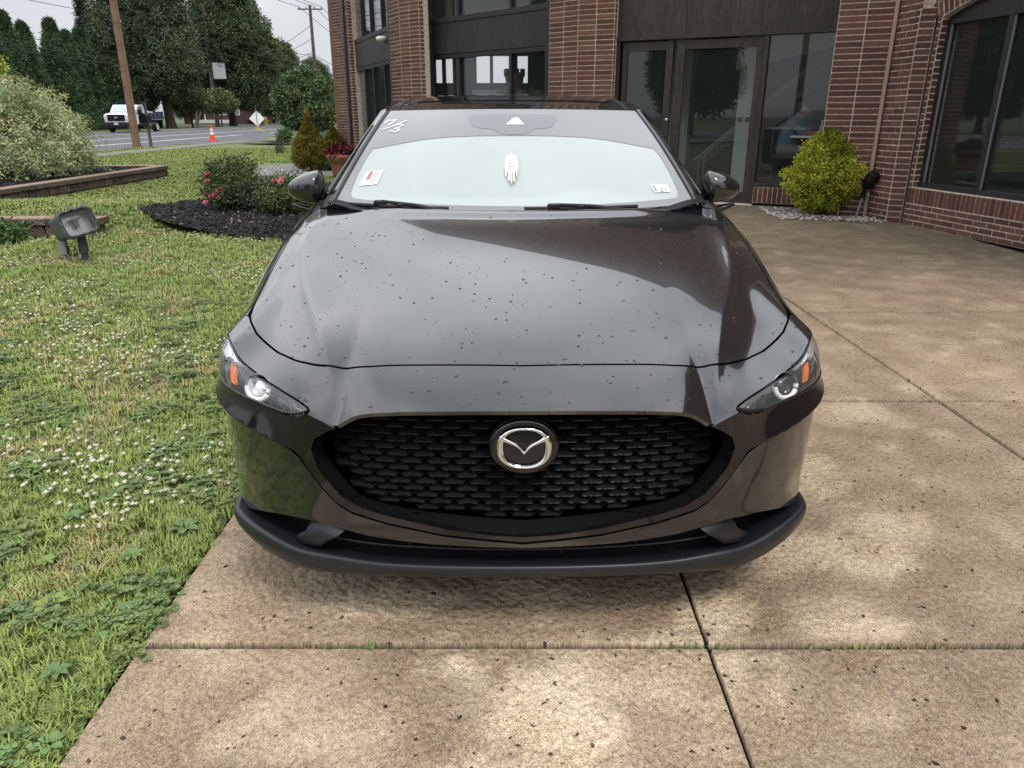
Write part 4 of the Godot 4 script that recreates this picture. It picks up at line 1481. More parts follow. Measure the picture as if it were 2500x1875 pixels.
		for k in 21:
			var t = k / 20.0
			var d = lerpf(1.74, 3.85, t)
			lo.append(Vector3(lerpf(0.858, 0.80, t) * sg, lerpf(0.955, 0.995, t), -d))
			var dr = lerpf(1.78, 3.62, t)
			var hr = interp(dr, [1.78, 2.42, 2.9, 3.3, 3.62], [1.0, 1.352, 1.40, 1.37, 1.12])
			hi.append(Vector3(interp(dr, [1.78, 2.42, 3.3, 3.62], [0.835, 0.66, 0.655, 0.74]) * sg, hr, -dr))
		sgl.grid([lo, hi])
		for k in sgl.n.size():
			if sgl.n[k].x * sg < 0.0:
				sgl.n[k] = -sgl.n[k]
		obj("side_window", sgl, M.side_glass, car)
		var rail = Geo.new()
		rail.tube(hi, 0.022, 8)
		rail.tube(lo, 0.016, 8)
		obj("window_frame", rail, M.gloss_black, car)
		var post = Geo.new()
		post.tube([lo[8], hi[8]], 0.03, 8)
		obj("door_pillar", post, M.gloss_black, car)
		var cp = Geo.new()
		cp.grid([[Vector3(0.66 * sg, 1.37, -3.30), Vector3(0.735 * sg, 1.12, -3.62), Vector3(0.80 * sg, 0.99, -3.86)], [Vector3(0.60 * sg, 1.385, -3.56), Vector3(0.70 * sg, 1.16, -3.98), Vector3(0.80 * sg, 0.995, -4.25)]])
		for k in cp.n.size():
			if cp.n[k].x * sg < 0.0:
				cp.n[k] = -cp.n[k]
		obj("rear_pillar", cp, M.paint, car)
		# door mirror: tapered shell, dark glass behind, arm
		var mirror = Node3D.new()
		mirror.name = "door_mirror"
		car.add_child(mirror, true)
		var mc = Vector3(0.915 * sg, 1.030, -1.83)
		var rows = []
		for k in 17:
			var t = k / 16.0
			var tt = clampf(t, 0.0, 1.0)
			var x = 0.17 * (t - 0.35)
			var hh = 0.071 * pow(maxf(0.0, 1.0 - pow(tt, 2.3)), 0.62) * (0.80 + 0.2 * smoothstep(0.0, 0.15, t)) + 0.002
			var cy = lerpf(0.014, 0.004, t)
			var dd = 0.085 * pow(maxf(0.0, 1.0 - pow(tt, 3.0)), 0.5) * smoothstep(-0.25, 0.2, t) + 0.002
			if k == 0:
				hh *= 0.6
				dd *= 0.5
			var row = []
			for q in 24:
				var a = TAU * q / 24.0
				var cz = cos(a)
				var sy = sin(a)
				var zz = dd * (pow(absf(cz), 0.8) if cz > 0.0 else -0.35 * pow(absf(cz), 0.4))
				row.append(mc + Vector3(x * sg, cy + hh * signf(sy) * pow(absf(sy), 0.85), zz))
			rows.append(row)
		var mg = Geo.new()
		mg.grid(rows, Color.WHITE, false, true)
		for k in mg.n.size():
			var cen = mc + Vector3((mg.v[k].x - mc.x), 0.012, 0)
			if mg.n[k].dot(mg.v[k] - cen) < 0.0:
				mg.n[k] = -mg.n[k]
		var cap0 = rows[0]
		for q in 24:
			mg.tri(mc + Vector3(-0.06 * sg, 0.01, 0), cap0[q], cap0[(q + 1) % 24], Color.WHITE, Vector3(-sg, 0, 0.2))
		obj("mirror_shell", mg, M.paint, mirror)
		var arm = Geo.new()
		var ap = [mc + Vector3(0.09 * sg, -0.064, 0.012), mc + Vector3(0.02 * sg, -0.085, 0.02), mc + Vector3(-0.05 * sg, -0.105, 0.01), Vector3(0.835 * sg, 0.905, -1.83)]
		arm.tube(spline(ap, 5), [0.006, 0.010, 0.013, 0.015, 0.016, 0.017, 0.018, 0.019, 0.020, 0.021, 0.022, 0.023, 0.024, 0.025, 0.026, 0.027], 10)
		obj("mirror_arm", arm, M.gloss_black, mirror)
		var tri = Geo.new()
		tri.grid([[Vector3(0.848 * sg, 0.955, -1.72), Vector3(0.868 * sg, 0.925, -1.95)], [Vector3(0.835 * sg, 1.00, -1.79), Vector3(0.84 * sg, 0.99, -1.95)]])
		for k in tri.n.size():
			if tri.n[k].x * sg < 0.0:
				tri.n[k] = -tri.n[k]
		obj("mirror_base", tri, M.gloss_black, mirror)
	# cowl and wipers
	var cow = Geo.new()
	patch(both([0, 1.36, 0.4, 1.385, 0.6, 1.42, 0.78, 1.49, 0.81, 1.62, 0.76, 1.62, 0.5, 1.53, 0, 1.45]), func(p): return Vector3(p.x, hood_h(p.x, 1.40) - 0.012 + 0.05 * smoothstep(0.5, 0.8, absf(p.x)), -p.y), Vector2(0.05, 0.04), 0.0, false, cow)
	obj("cowl", cow, M.matte_black, car)
	for w in [[-0.735, -0.27, -0.55], [0.035, 0.50, 0.16]]:
		var wiper = Node3D.new()
		wiper.name = "wiper"
		car.add_child(wiper, true)
		var blade = Geo.new()
		var bp = []
		for k in 13:
			var x = lerpf(w[0], w[1], k / 12.0)
			var u = x / 0.76
			bp.append(glass_p(u, 0.004 - 0.012 * absf(u)) + Vector3(0, 0.012, 0.010))
		blade.tube(bp, 0.0085, 6)
		obj("wiper_blade", blade, M.rubber, wiper)
		var arm2 = Geo.new()
		var p0 = glass_p(w[2] / 0.76, 0.006) + Vector3(0, 0.026, 0.014)
		var p1 = glass_p((w[2] + 0.28) / 0.76, -0.03) + Vector3(0, 0.012, 0.006)
		arm2.tube([p0, p0.lerp(p1, 0.5) + Vector3(0, 0.006, 0), p1], [0.007, 0.009, 0.012], 6)
		obj("wiper_arm", arm2, M.rubber, wiper)
		var clip = Geo.new()
		clip.box(Transform3D(Basis(), p0 - Vector3(0.005, 0.006, 0)), Vector3(0.055, 0.022, 0.02), 0.005)
		clip.box(Transform3D(Basis(), p0.lerp(p1, 0.33)), Vector3(0.05, 0.014, 0.018), 0.004)
		obj("wiper_clip", clip, M.satin_black, wiper)
	# roof with the glass panel in it
	var rows = []
	for r in 25:
		var row = []
		for k in 33:
			row.append(roof_p(lerpf(-1, 1, k / 32.0), r / 24.0))
		rows.append(row)
	var rg = Geo.new()
	rg.grid(rows)
	for k in rg.n.size():
		if rg.n[k].y < 0.0:
			rg.n[k] = -rg.n[k]
	var roof = obj("roof", rg, M.paint, car)
	var sun = Geo.new()
	patch(round_poly([-0.66, 0.20, -0.72, 0.26, -0.72, 0.62, -0.66, 0.68, 0.66, 0.68, 0.72, 0.62, 0.72, 0.26, 0.66, 0.20], 3), func(p): return roof_p(p.x, p.y) + Vector3(0, 0.004, 0), Vector2(0.06, 0.04), 0.006, false, sun)
	obj("roof_window", sun, M.gloss_black, roof)
	for sg in [1.0, -1.0]:
		var ditch = Geo.new()
		var dp = []
		for k in 20:
			dp.append(roof_p(0.90 * sg, k / 19.0) + Vector3(0, 0.001, 0))
		ditch.tube(dp, 0.005, 6)
		obj("roof_seam", ditch, M.rubber, roof)
	var hdr = Geo.new()
	var hp = []
	for k in 25:
		hp.append(glass_p(lerpf(-1, 1, k / 24.0), 1.0) + Vector3(0, -0.003, -0.006))
	hdr.tube(hp, 0.006, 6)
	obj("header_seal", hdr, M.rubber, roof)
	# rear window and boot lid
	var rear = Geo.new()
	rows = []
	for r in 9:
		var row = []
		for k in 17:
			var u = lerpf(-1, 1, k / 16.0)
			var t = r / 8.0
			row.append(Vector3(lerpf(0.60, 0.68, t) * u, lerpf(1.398, 1.07, t) - lerpf(0.02, 0.05, t) * u * u + 0.04 * t * (1 - t), -(lerpf(3.47, 4.12, t) + 0.06 * u * u)))
		rows.append(row)
	rear.grid(rows)
	obj("rear_window", rear, M.side_glass, car)
	var boot = Geo.new()
	patch(both([0, 3.98, 0.55, 4.0, 0.80, 3.84, plan_x(3.86), 3.86, plan_x(4.1), 4.1, plan_x(4.3), 4.3, 0.72, 4.52, 0.5, 4.63, 0, 4.66]), func(p): return Vector3(p.x, 1.0 + 0.07 * (1.0 - pow(absf(p.x) / 0.88, 3.0)) * smoothstep(4.70, 4.5, p.y), -p.y), Vector2(0.05, 0.05), 0.01, false, boot)
	obj("boot_lid", boot, M.paint, car)
	# cabin: dashboard, screen, wheel, seats, mirror, hanging charm
	var trim = mat(0.16, 0.165, 0.17, 0.8)
	var dash = Geo.new()
	rows = []
	for r in 8:
		var row = []
		for k in 17:
			var u = lerpf(-1, 1, k / 16.0)
			var t = r / 7.0
			row.append(Vector3(0.72 * u, 0.965 + 0.02 * sin(t * PI) + (0.045 * exp(-pow((u - 0.5) / 0.22, 2.0)) * smoothstep(0.2, 0.8, t)) - 0.2 * smoothstep(0.85, 1.0, t), -lerpf(1.50, 2.15, t) - 0.12 * u * u * (1.0 - t)))
		rows.append(row)
	dash.grid(rows)
	obj("dashboard", dash, trim, car)
	var scr = Geo.new()
	scr.box(Transform3D(Basis(Vector3.RIGHT, -0.15), Vector3(0.02, 1.02, -2.08)), Vector3(0.32, 0.085, 0.02), 0.012)
	obj("centre_screen", scr, mat(0.02, 0.02, 0.022, 0.2), car)
	var sw = Geo.new()
	var cp = []
	for k in 33:
		var a = TAU * k / 32.0
		cp.append(Vector3(0.37 + 0.185 * cos(a), 0.95 + 0.17 * sin(a), -2.32 - 0.07 * sin(a)))
	sw.tube(cp, 0.016, 8, Color.WHITE, false)
	sw.box(at(Vector3(0.37, 0.94, -2.32)), Vector3(0.34, 0.05, 0.03), 0.01)
	obj("steering_wheel", sw, trim, car)
	for x in [-0.36, 0.36]:
		var seat = Geo.new()
		seat.box(Transform3D(Basis(Vector3.RIGHT, -0.2), Vector3(x, 0.86, -2.95)), Vector3(0.48, 0.72, 0.14), 0.05)
		seat.box(Transform3D(Basis(Vector3.RIGHT, -0.1), Vector3(x, 1.24, -3.0)), Vector3(0.26, 0.17, 0.10), 0.04)
		seat.box(at(Vector3(x, 0.52, -2.65)), Vector3(0.48, 0.14, 0.5), 0.05)
		obj("seat", seat, trim, car)
	var floor_ = Geo.new()
	floor_.box(at(Vector3(0, 0.36, -2.7)), Vector3(1.5, 0.05, 2.4))
	floor_.box(at(Vector3(0, 0.8, -3.7)), Vector3(1.4, 0.5, 0.15), 0.05)
	obj("cabin_floor", floor_, trim, car)
	var rv = Geo.new()
	rv.box(at(Vector3(0.0, 1.262, -2.18)), Vector3(0.24, 0.06, 0.02), 0.01)
	obj("rear_view_mirror", rv, trim, car)
	# open hand charm, fingers down, hanging from the mirror against the glass
	var charm = tag(Node3D.new(), "pale hand shaped charm hanging fingers down behind the windshield", "ornament")
	charm.name = "hanging_charm"
	add_child(charm)
	charm.transform = car.transform
	var wm = mat(0.80, 0.79, 0.74, 0.6)
	var cpos = glass_p(-0.02, 0.365) + Vector3(0, 0.006, 0.004)
	var g1 = (glass_p(0.02, 0.36) - glass_p(-0.02, 0.36)).normalized()
	var g2 = (glass_p(-0.015, 0.55) - glass_p(-0.015, 0.40)).normalized()
	var g3 = g1.cross(g2)
	var T = Transform3D(Basis(g1, g2, g3), cpos)
	var palm = Geo.new()
	palm.prism(round_poly([-0.026, -0.055, -0.027, 0.0, -0.022, 0.06, 0.0, 0.085, 0.022, 0.06, 0.027, 0.0, 0.026, -0.055, 0.0, -0.065], 4), T, 0.004)
	obj("charm_palm", palm, wm, charm)
	for f in [[-0.0225, -0.098, 0.0035], [-0.011, -0.135, 0.0045], [0.0, -0.155, 0.0045], [0.011, -0.138, 0.0045], [0.0225, -0.10, 0.0035]]:
		var fg = Geo.new()
		fg.tube([T * Vector3(f[0], -0.05, 0.002), T * Vector3(f[0], f[1] + 0.02, 0.002), T * Vector3(f[0], f[1], 0.002)], [f[2], f[2], f[2] * 0.5], 8)
		obj("charm_finger", fg, wm, charm)
	var orn = Geo.new()
	for r in [0.009, 0.016]:
		var pp = []
		for k in 21:
			var a = TAU * k / 20.0
			pp.append(T * Vector3(r * 1.1 * cos(a), -0.01 + r * sin(a), 0.0045))
		orn.tube(pp, 0.0014, 5, Color.WHITE, false)
	obj("charm_pattern", orn, mat(0.45, 0.40, 0.36, 0.6), charm)
	var cord = Geo.new()
	cord.tube([T * Vector3(0, 0.083, 0.002), T * Vector3(0.004, 0.15, 0.0), Vector3(0.0, 1.25, -2.17)], 0.0012, 5)
	obj("charm_cord", cord, wm, charm)

func build_wheels(car):
	for p in [[0.80, 0.93], [-0.80, 0.93], [0.80, 3.655], [-0.80, 3.655]]:
		var sg = signf(p[0])
		var wheel = Node3D.new()
		wheel.name = "wheel"
		wheel.position = Vector3(p[0], 0.325, -p[1])
		wheel.rotation.z = -PI / 2 * sg
		car.add_child(wheel, true)
		var ty = Geo.new()
		ty.lathe(Transform3D(), [Vector2(0.22, -0.10), Vector2(0.30, -0.105), Vector2(0.32, -0.09), Vector2(0.326, -0.05), Vector2(0.326, 0.05), Vector2(0.32, 0.09), Vector2(0.30, 0.105), Vector2(0.225, 0.10)], 40)
		obj("tyre", ty, M.rubber, wheel)
		var rim = Geo.new()
		rim.lathe(Transform3D(), [Vector2(0.226, 0.10), Vector2(0.215, 0.085), Vector2(0.205, -0.09), Vector2(0.02, -0.09)], 40)
		for k in 10:
			var a = TAU * k / 10.0
			rim.box(Transform3D(Basis(Vector3.UP, a), Vector3.ZERO) * Transform3D(Basis(), Vector3(0.12, 0.075, 0)), Vector3(0.19, 0.02, 0.028), 0.004)
		rim.lathe(Transform3D(), [Vector2(0.045, 0.07), Vector2(0.045, 0.095), Vector2(0.001, 0.10)], 16)
		obj("rim", rim, M.alloy, wheel)
		var arch = Geo.new()
		var rows = []
		for r in 2:
			var row = []
			for k in 17:
				var a = PI * k / 16.0
				row.append(Vector3(p[0] + (0.06 if r == 0 else -0.25) * sg, 0.34 + 0.372 * sin(a), -p[1] + 0.372 * cos(a)))
			rows.append(row)
		arch.grid(rows)
		obj("arch_liner", arch, M.void_black, car)

# ---------------------------------------------------------------- the round brick building and its wing
var bricks := []          # [parent, transform, kind, tone, nearness]
var brick_mesh := {}
const COURSE = 0.075

func v3(p: Vector2, y = 0.0) -> Vector3:
	return Vector3(p.x, y, p.y)

func outward(a: Vector2, b: Vector2) -> Vector2:
	var d = (b - a).normalized()
	var n = Vector2(-d.y, d.x)
	if n.dot(-(a + b) * 0.5) < 0.0:
		n = -n
	return n

# solid slab standing on the line a-b, thick metres behind it
func wall_box(g: Geo, a: Vector2, b: Vector2, y0: float, y1: float, front: float, thick: float, bev = 0.0):
	var d = (b - a).normalized()
	var n = outward(a, b)
	var c = (a + b) * 0.5 + n * (front - thick * 0.5)
	var B = Basis(v3(d), Vector3.UP, v3(d).cross(Vector3.UP))
	g.box(Transform3D(B, v3(c, (y0 + y1) * 0.5)), Vector3(a.distance_to(b), y1 - y0, thick), bev)

func lay_brick(parent, a: Vector2, b: Vector2, s: float, y: float, w: float, h: float, n: Vector2, keep = true, roll = 0.0):
	var d = (b - a).normalized()
	var p = a + d * s
	var B = Basis(v3(d), Vector3.UP, v3(n)) if v3(d).cross(Vector3.UP).dot(v3(n)) > 0.0 else Basis(v3(-d), Vector3.UP, v3(n))
	if roll != 0.0:
		B = B * Basis(Vector3(0, 0, 1), roll)
	var P = v3(p + n * (rng.randf_range(-0.002, 0.002) - 0.024), y)
	B = B * Basis.from_euler(Vector3(rng.randf_range(-0.004, 0.004), rng.randf_range(-0.004, 0.004), rng.randf_range(-0.003, 0.003)))
	bricks.append([parent, Transform3D(B.scaled_local(Vector3(w, h, 1.0)), P), "brick", rng.randi() % 5, w * 0.5 / P.distance_to(Vector3(0, 1.35, 0)) if keep else 0.0])

func brick_face(parent, a: Vector2, b: Vector2, y0: float, y1: float, len: float, bond: String, keep = true, mortar = true, lift = 0.0):
	var L = a.distance_to(b)
	var n = outward(a, b)
	if mortar:
		var g = Geo.new()
		wall_box(g, a, b, y0, y1, -0.007, 0.24)
		obj("mortar", g, M.mortar, parent)
	var rows = int(round((y1 - y0) / COURSE))
	var ch = (y1 - y0) / rows
	if bond == "soldier":
		var m = int(round(L / COURSE))
		for k in m:
			lay_brick(parent, a, b, (k + 0.5) * L / m, (y0 + y1) * 0.5, L / m - 0.012, y1 - y0 - 0.012, n, keep)
		return
	for r in rows:
		var y = y0 + (r + 0.5) * ch
		var vis = keep
		if bond == "stack":
			var m = maxi(1, int(round(L / len)))
			for k in m:
				lay_brick(parent, a, b, (k + 0.5) * L / m, y, L / m - 0.014, ch - 0.014, n, vis)
		else:
			var s = -len * 0.5 if r % 2 else 0.0
			while s < L - 0.02:
				var s0 = maxf(s, 0.0)
				var s1 = minf(s + len, L)
				if s1 - s0 > 0.03:
					lay_brick(parent, a, b, (s0 + s1) * 0.5, y, s1 - s0 - 0.012, ch - 0.014, n, vis)
				s += len

func set_bricks():
	var g = Geo.new()
	g.box(Transform3D(), Vector3(1, 1, 0.05), 0.0)
	# one brick with softened front edges; bevel is scaled with the brick
	var b = Geo.new()
	var bx = 0.02
	var by = 0.045
	var f = [Vector3(-0.5 + bx, -0.5 + by, 0.025), Vector3(0.5 - bx, -0.5 + by, 0.025), Vector3(0.5 - bx, 0.5 - by, 0.025), Vector3(-0.5 + bx, 0.5 - by, 0.025)]
	var e = [Vector3(-0.5, -0.5, 0.020), Vector3(0.5, -0.5, 0.020), Vector3(0.5, 0.5, 0.020), Vector3(-0.5, 0.5, 0.020)]
	var k2 = [Vector3(-0.5, -0.5, -0.025), Vector3(0.5, -0.5, -0.025), Vector3(0.5, 0.5, -0.025), Vector3(-0.5, 0.5, -0.025)]
	b.quad(f[0], f[1], f[2], f[3], Color.WHITE, Vector3(0, 0, 1))
	for k in 4:
		var m = (k + 1) % 4
		var o = (e[k] + e[m]) * 0.5
		b.quad(f[k], f[m], e[m], e[k], Color.WHITE, Vector3(o.x, o.y, 0.3))
		b.quad(e[k], e[m], k2[m], k2[k], Color.WHITE, Vector3(o.x, o.y, 0))
	var mesh = b.mesh()
	bricks.sort_custom(func(p, q): return p[4] > q[4])
	var rest = {}
	for k in bricks.size():
		var r = bricks[k]
		if k < 300:
			put("brick", mesh, M.brick[r[3]], r[0], r[1])
		else:
			if not rest.has(r[3]):
				rest[r[3]] = []
			rest[r[3]].append(r[1])
	for t in rest:
		stuff(scatter("brickwork", mesh, M.brick[t], rest[t], [], bricks[0][0].get_parent()))

# aluminium window: bars given as fractions, glass behind them
func frame_bar(parent, a: Vector2, d: Vector2, n: Vector2, s0: float, s1: float, y0: float, y1: float, m, front = 0.0, thick = 0.08, nm = "frame"):
	var g = Geo.new()
	var c = a + d * (s0 + s1) * 0.5 + n * (front - thick * 0.5)
	var B = Basis(v3(d), Vector3.UP, v3(d).cross(Vector3.UP))
	g.box(Transform3D(B, v3(c, (y0 + y1) * 0.5)), Vector3(s1 - s0, y1 - y0, thick), 0.004)
	return obj(nm, g, m, parent)

func pane(parent, a: Vector2, d: Vector2, n: Vector2, s0: float, s1: float, y0: float, y1: float, back = 0.04):
	var g = Geo.new()
	var o = n * -back
	g.quad(v3(a + d * s0 + o, y0), v3(a + d * s1 + o, y0), v3(a + d * s1 + o, y1), v3(a + d * s0 + o, y1), Color.WHITE, v3(n))
	var o2 = n * -(back + 0.022)
	g.quad(v3(a + d * s0 + o2, y0), v3(a + d * s1 + o2, y0), v3(a + d * s1 + o2, y1), v3(a + d * s0 + o2, y1), Color.WHITE, v3(n))
	return obj("pane", g, M.pane, parent)

func part_of(parent, nm: String) -> Node3D:
	var o = Node3D.new()
	o.name = nm
	parent.add_child(o, true)
	return o

func build_building():
	var bld = thing("brick_building", "dark red brick building with bronze framed glass entrance, tall windows and arched wing", "building")
	var TOP = 7.4
	# ----- piers of long bricks laid in straight stacks
	var L1 = Vector2(-4.80, -21.85); var V1 = Vector2(-4.477, -21.44); var R1 = Vector2(-4.20, -20.90)
	var L2 = Vector2(-2.585, -17.16); var V2_ = Vector2(-2.286, -16.62); var R2 = Vector2(-1.84, -16.20)
	var L3 = Vector2(0.62, -13.63); var V3 = Vector2(1.067, -13.21); var R3 = Vector2(1.62, -12.95)
	var A4 = Vector2(4.26, -10.72); var B4 = Vector2(4.88, -10.44)
	for p in [[L1, V1, R1], [L2, V2_, R2], [L3, V3, R3]]:
		var pier = part_of(bld, "brick_pier")
		brick_face(pier, p[0], p[1], 0.0, 5.4, 0.305, "stack")
		brick_face(pier, p[1], p[2], 0.0, 5.4, 0.305, "stack")
		var n = outward(p[1], p[2])
		brick_face(pier, p[2] + (p[2] - p[1]).normalized() * 0.002 - n * 0.004, p[2] - n * 0.125, 0.0, 5.4, 0.12, "stack", true, false)
		var j = Geo.new()
		var nj = (outward(p[0], p[1]) + outward(p[1], p[2])).normalized()
		var pj = v3(p[1] - nj * 0.004)
		j.tube([pj, pj + Vector3(0, 5.4, 0)], 0.011, 6)
		obj("expansion_joint", j, M.joint_sealant, pier)
		var core = Geo.new()
		wall_box(core, p[0].lerp(p[2], 0.12), p[0].lerp(p[2], 0.88), 0.0, 5.4, -0.22, 0.2)
		obj("pier_core", core, M.dark_frame, pier)
	var pier4 = part_of(bld, "brick_pier")
	brick_face(pier4, A4, B4, 0.0, 5.4, 0.305, "stack")
	var n4 = outward(A4, B4)
	var g = Geo.new()
	wall_box(g, A4 + (B4 - A4) * 0.02, B4, 0.0, 5.4, -0.06, 0.8)
	obj("pier_core", g, M.brick[3], pier4)
	# ----- return wall with ordinary bricks, pilaster, expansion joint
	var R0 = Vector2(4.90, -10.42)
	var R9 = Vector2(4.975, -9.99)
	var P9 = Vector2(5.115, -9.905)
	var ret = part_of(bld, "return_wall")
	brick_face(ret, R0, R9, 0.0, 5.4, 0.203, "running")
	brick_face(ret, R9 + Vector2(-0.02, 0.012), P9, 0.0, 2.56, 0.17, "stack")
	g = Geo.new()
	g.box(at(Vector3(4.872, 2.7, -10.425), -0.5), Vector3(0.05, 5.4, 0.05), 0.008)
	obj("expansion_joint", g, M.joint_sealant, ret)
	# ----- wing with the arched window
	var W0 = Vector2(5.12, -9.87)
	var D = Vector2(0.162, 0.987).normalized()
	var Nw = outward(W0, W0 + D * 4.0)
	var wing = part_of(bld, "wing_wall")
	brick_face(wing, W0, W0 + D * 3.2, 0.0, 0.27, 0.203, "running")
	brick_face(wing, W0, W0 + D * 3.2, 0.27, 0.47, 0.2, "soldier")
	brick_face(wing, W0, W0 + D * 0.07, 0.47, 2.47, 0.07, "stack", true)
	brick_face(wing, W0 + D * 0.072 - Nw * 0.004, W0 + D * 0.072 - Nw * 0.11, 0.47, 2.42, 0.106, "stack", true, false)
	brick_face(wing, W0 + D * 3.2, W0 + D * 9.0, 0.0, TOP, 0.203, "running", false)
	brick_face(wing, W0 + D * 9.0, W0 + D * 14.0, 0.0, TOP, 0.203, "running", false)
	# masonry above the arch, cut to its curve
	var arch_y = func(s): return 2.43 + 0.28 * (1.0 - pow((s - 1.60) / 1.57, 2.0))
	var spandrel = Geo.new()
	var poly = PackedVector2Array([Vector2(-0.13, 2.56), Vector2(-0.13, TOP), Vector2(3.2, TOP), Vector2(3.2, 2.43)])
	for k in 25:
		var s = lerpf(3.17, 0.03, k / 24.0)
		poly.append(Vector2(s, arch_y.call(s)))
	var Bw = Basis(v3(D), Vector3.UP, v3(D).cross(Vector3.UP))
	var zsg = signf(Bw.z.dot(v3(Nw)))
	spandrel.prism(poly, Transform3D(Bw, v3(W0 - Nw * 0.007)), -0.24 * zsg)
	obj("mortar", spandrel, M.mortar, wing)
	for k in 42:
		var s = lerpf(-0.02, 3.22, k / 41.0)
		var slope = -0.56 * (s - 1.60) / (1.57 * 1.57)
		var th = atan(slope)
		var yy = arch_y.call(clampf(s, 0.03, 3.17)) + 0.1
		lay_brick(wing, W0, W0 + D, s - sin(th) * 0.1, yy, 0.064, 0.19, Nw, true, th * (1.0 if Bw.x.dot(v3(D)) > 0 and zsg > 0 else -1.0))
	for r in int((TOP - 2.4) / COURSE):
		var y = 2.4375 + r * COURSE
		var s = -0.1 if r % 2 else 0.0
		while s < 3.2:
			var lo = arch_y.call(clampf(s + 0.1, 0.0, 3.2)) + 0.235
			if y > lo:
				lay_brick(wing, W0, W0 + D, s + 0.1, y, 0.19, 0.063, Nw, y < 3.1)
			s += 0.203
	var ww = part_of(bld, "arched_window")
	var Wn = W0 - Nw * 0.10
	frame_bar(ww, Wn, D, Nw, 0.06, 3.14, 0.472, 0.53, M.dark_frame, 0.02, 0.12, "sill_frame")
	for s in [0.06, 1.02, 2.08, 3.08]:
		frame_bar(ww, Wn, D, Nw, s, s + 0.075, 0.53, 2.36, M.dark_frame, 0.01)
	for s in [0.135, 1.095]:
		frame_bar(ww, Wn, D, Nw, s + 0.002, s + 0.012, 0.53, 2.36, M.steel_grey, 0.004, 0.03, "frame_edge")
	frame_bar(ww, Wn, D, Nw, 0.06, 3.155, 2.36, 2.42, M.dark_frame, 0.012)
	var head = Geo.new()
	poly = PackedVector2Array([Vector2(0.05, 2.42), Vector2(3.15, 2.42)])
	for k in 25:
		var s = lerpf(3.16, 0.04, k / 24.0)
		poly.append(Vector2(s, arch_y.call(s) + 0.02))
	head.prism(poly, Transform3D(Bw, v3(Wn - Nw * 0.01)), -0.04 * zsg)
	obj("arch_panel", head, M.spandrel, ww)
	for k in 3:
		pane(ww, Wn, D, Nw, [0.135, 1.095, 2.155][k], [1.02, 2.08, 3.08][k], 0.53, 2.36)
	# ----- entrance bay
	var A1 = Vector2(1.68, -13.116)
	var E1 = Vector2(4.66, -11.534)
	var d1 = (E1 - A1).normalized()
	var n1 = outward(A1, E1)
	var sh = 0.03
	var bay = part_of(bld, "entrance")
	frame_bar(bay, A1, d1, n1, -0.04, 0.05 + sh, 0.0, 2.47, M.bronze, 0.02)
	frame_bar(bay, A1, d1, n1, 2.30 + sh, 2.37 + sh, 0.0, 2.45, M.bronze, 0.02)
	frame_bar(bay, A1, d1, n1, 3.29 + sh, 3.36 + sh, 0.28, 2.45, M.bronze, 0.02)
	frame_bar(bay, A1, d1, n1, -0.04, 3.36 + sh, 2.45, 2.51, M.bronze, 0.035)
	frame_bar(bay, A1, d1, n1, 2.37 + sh, 3.29 + sh, 0.285, 0.345, M.bronze, 0.03)
	for dr in [[0.09, 0.92, 0.17, 0.81], [0.97, 2.32, 1.11, 2.20]]:
		var door = part_of(bay, "door")
		var a = dr[0]; var b = dr[1]; var p0 = dr[2]; var p1 = dr[3]
		var dm = Geo.new()
		var pl = V2([a, 0.02, b, 0.02, b, 2.43, a, 2.43])
		for bar in [[a, p0, 0.02, 2.43], [p1, b, 0.02, 2.43], [p0, p1, 2.30, 2.43], [p0, p1, 0.02, 0.19]]:
			var c = A1 + d1 * ((bar[0] + bar[1]) * 0.5 + sh)
			dm.box(Transform3D(Basis(v3(d1), Vector3.UP, v3(d1).cross(Vector3.UP)), v3(c - n1 * 0.03, (bar[2] + bar[3]) * 0.5)), Vector3(bar[1] - bar[0] + (0.0 if bar[3] - bar[2] > 1.0 else 0.006), bar[3] - bar[2], 0.045 if bar[3] - bar[2] > 1.0 else 0.043), 0.002)
		obj("door_frame", dm, M.bronze, door)
		pane(door, A1, d1, n1, p0 + sh, p1 + sh, 0.19, 2.30, 0.03)
	var hd = Geo.new()
	var hp = A1 + d1 * (0.87 + sh) + n1 * 0.03
	hd.tube([v3(hp - n1 * 0.04, 1.02), v3(hp + n1 * 0.02, 1.02), v3(hp + n1 * 0.02 - d1 * 0.26, 1.02), v3(hp - n1 * 0.04 - d1 * 0.26, 1.02)], 0.012, 8)
	obj("door_handle", hd, M.bronze, bay)
	hd = Geo.new()
	hd.lathe(Transform3D(Basis(v3(d1), v3(n1), Vector3.UP), v3(A1 + d1 * (0.885 + sh) + n1 * -0.008, 1.27)), [Vector2(0.024, 0.0), Vector2(0.024, 0.008), Vector2(0.018, 0.012), Vector2(0.001, 0.012)], 16)
	obj("door_lock", hd, M.chrome, bay)
	hd = Geo.new()
	wall_box(hd, A1 + d1 * 0.02, A1 + d1 * 2.40, 0.0, 0.018, 0.06, 0.16)
	obj("threshold", hd, mat(0.62, 0.58, 0.52, 0.6), bay)
	pane(bay, A1, d1, n1, 2.37 + sh, 3.29 + sh, 0.345, 2.45)
	# vertical boards of the bronze panel over the doors
	for k in 3:
		frame_bar(bay, A1, d1, n1, lerpf(-0.03, 3.36, k / 3.0) + sh, lerpf(-0.03, 3.36, (k + 1) / 3.0) + sh - 0.003, 2.512, 3.75, M.bronze, -0.005, 0.05, "panel")
	frame_bar(bay, A1, d1, n1, -0.03, 3.39, 3.75, TOP, M.bronze, -0.02, 0.05, "panel")
	var low = part_of(bld, "sill_wall")
	brick_face(low, A1 + d1 * 2.40 + n1 * 0.03, A1 + d1 * 3.42 + n1 * 0.03, 0.04, 0.285, 0.2, "soldier")
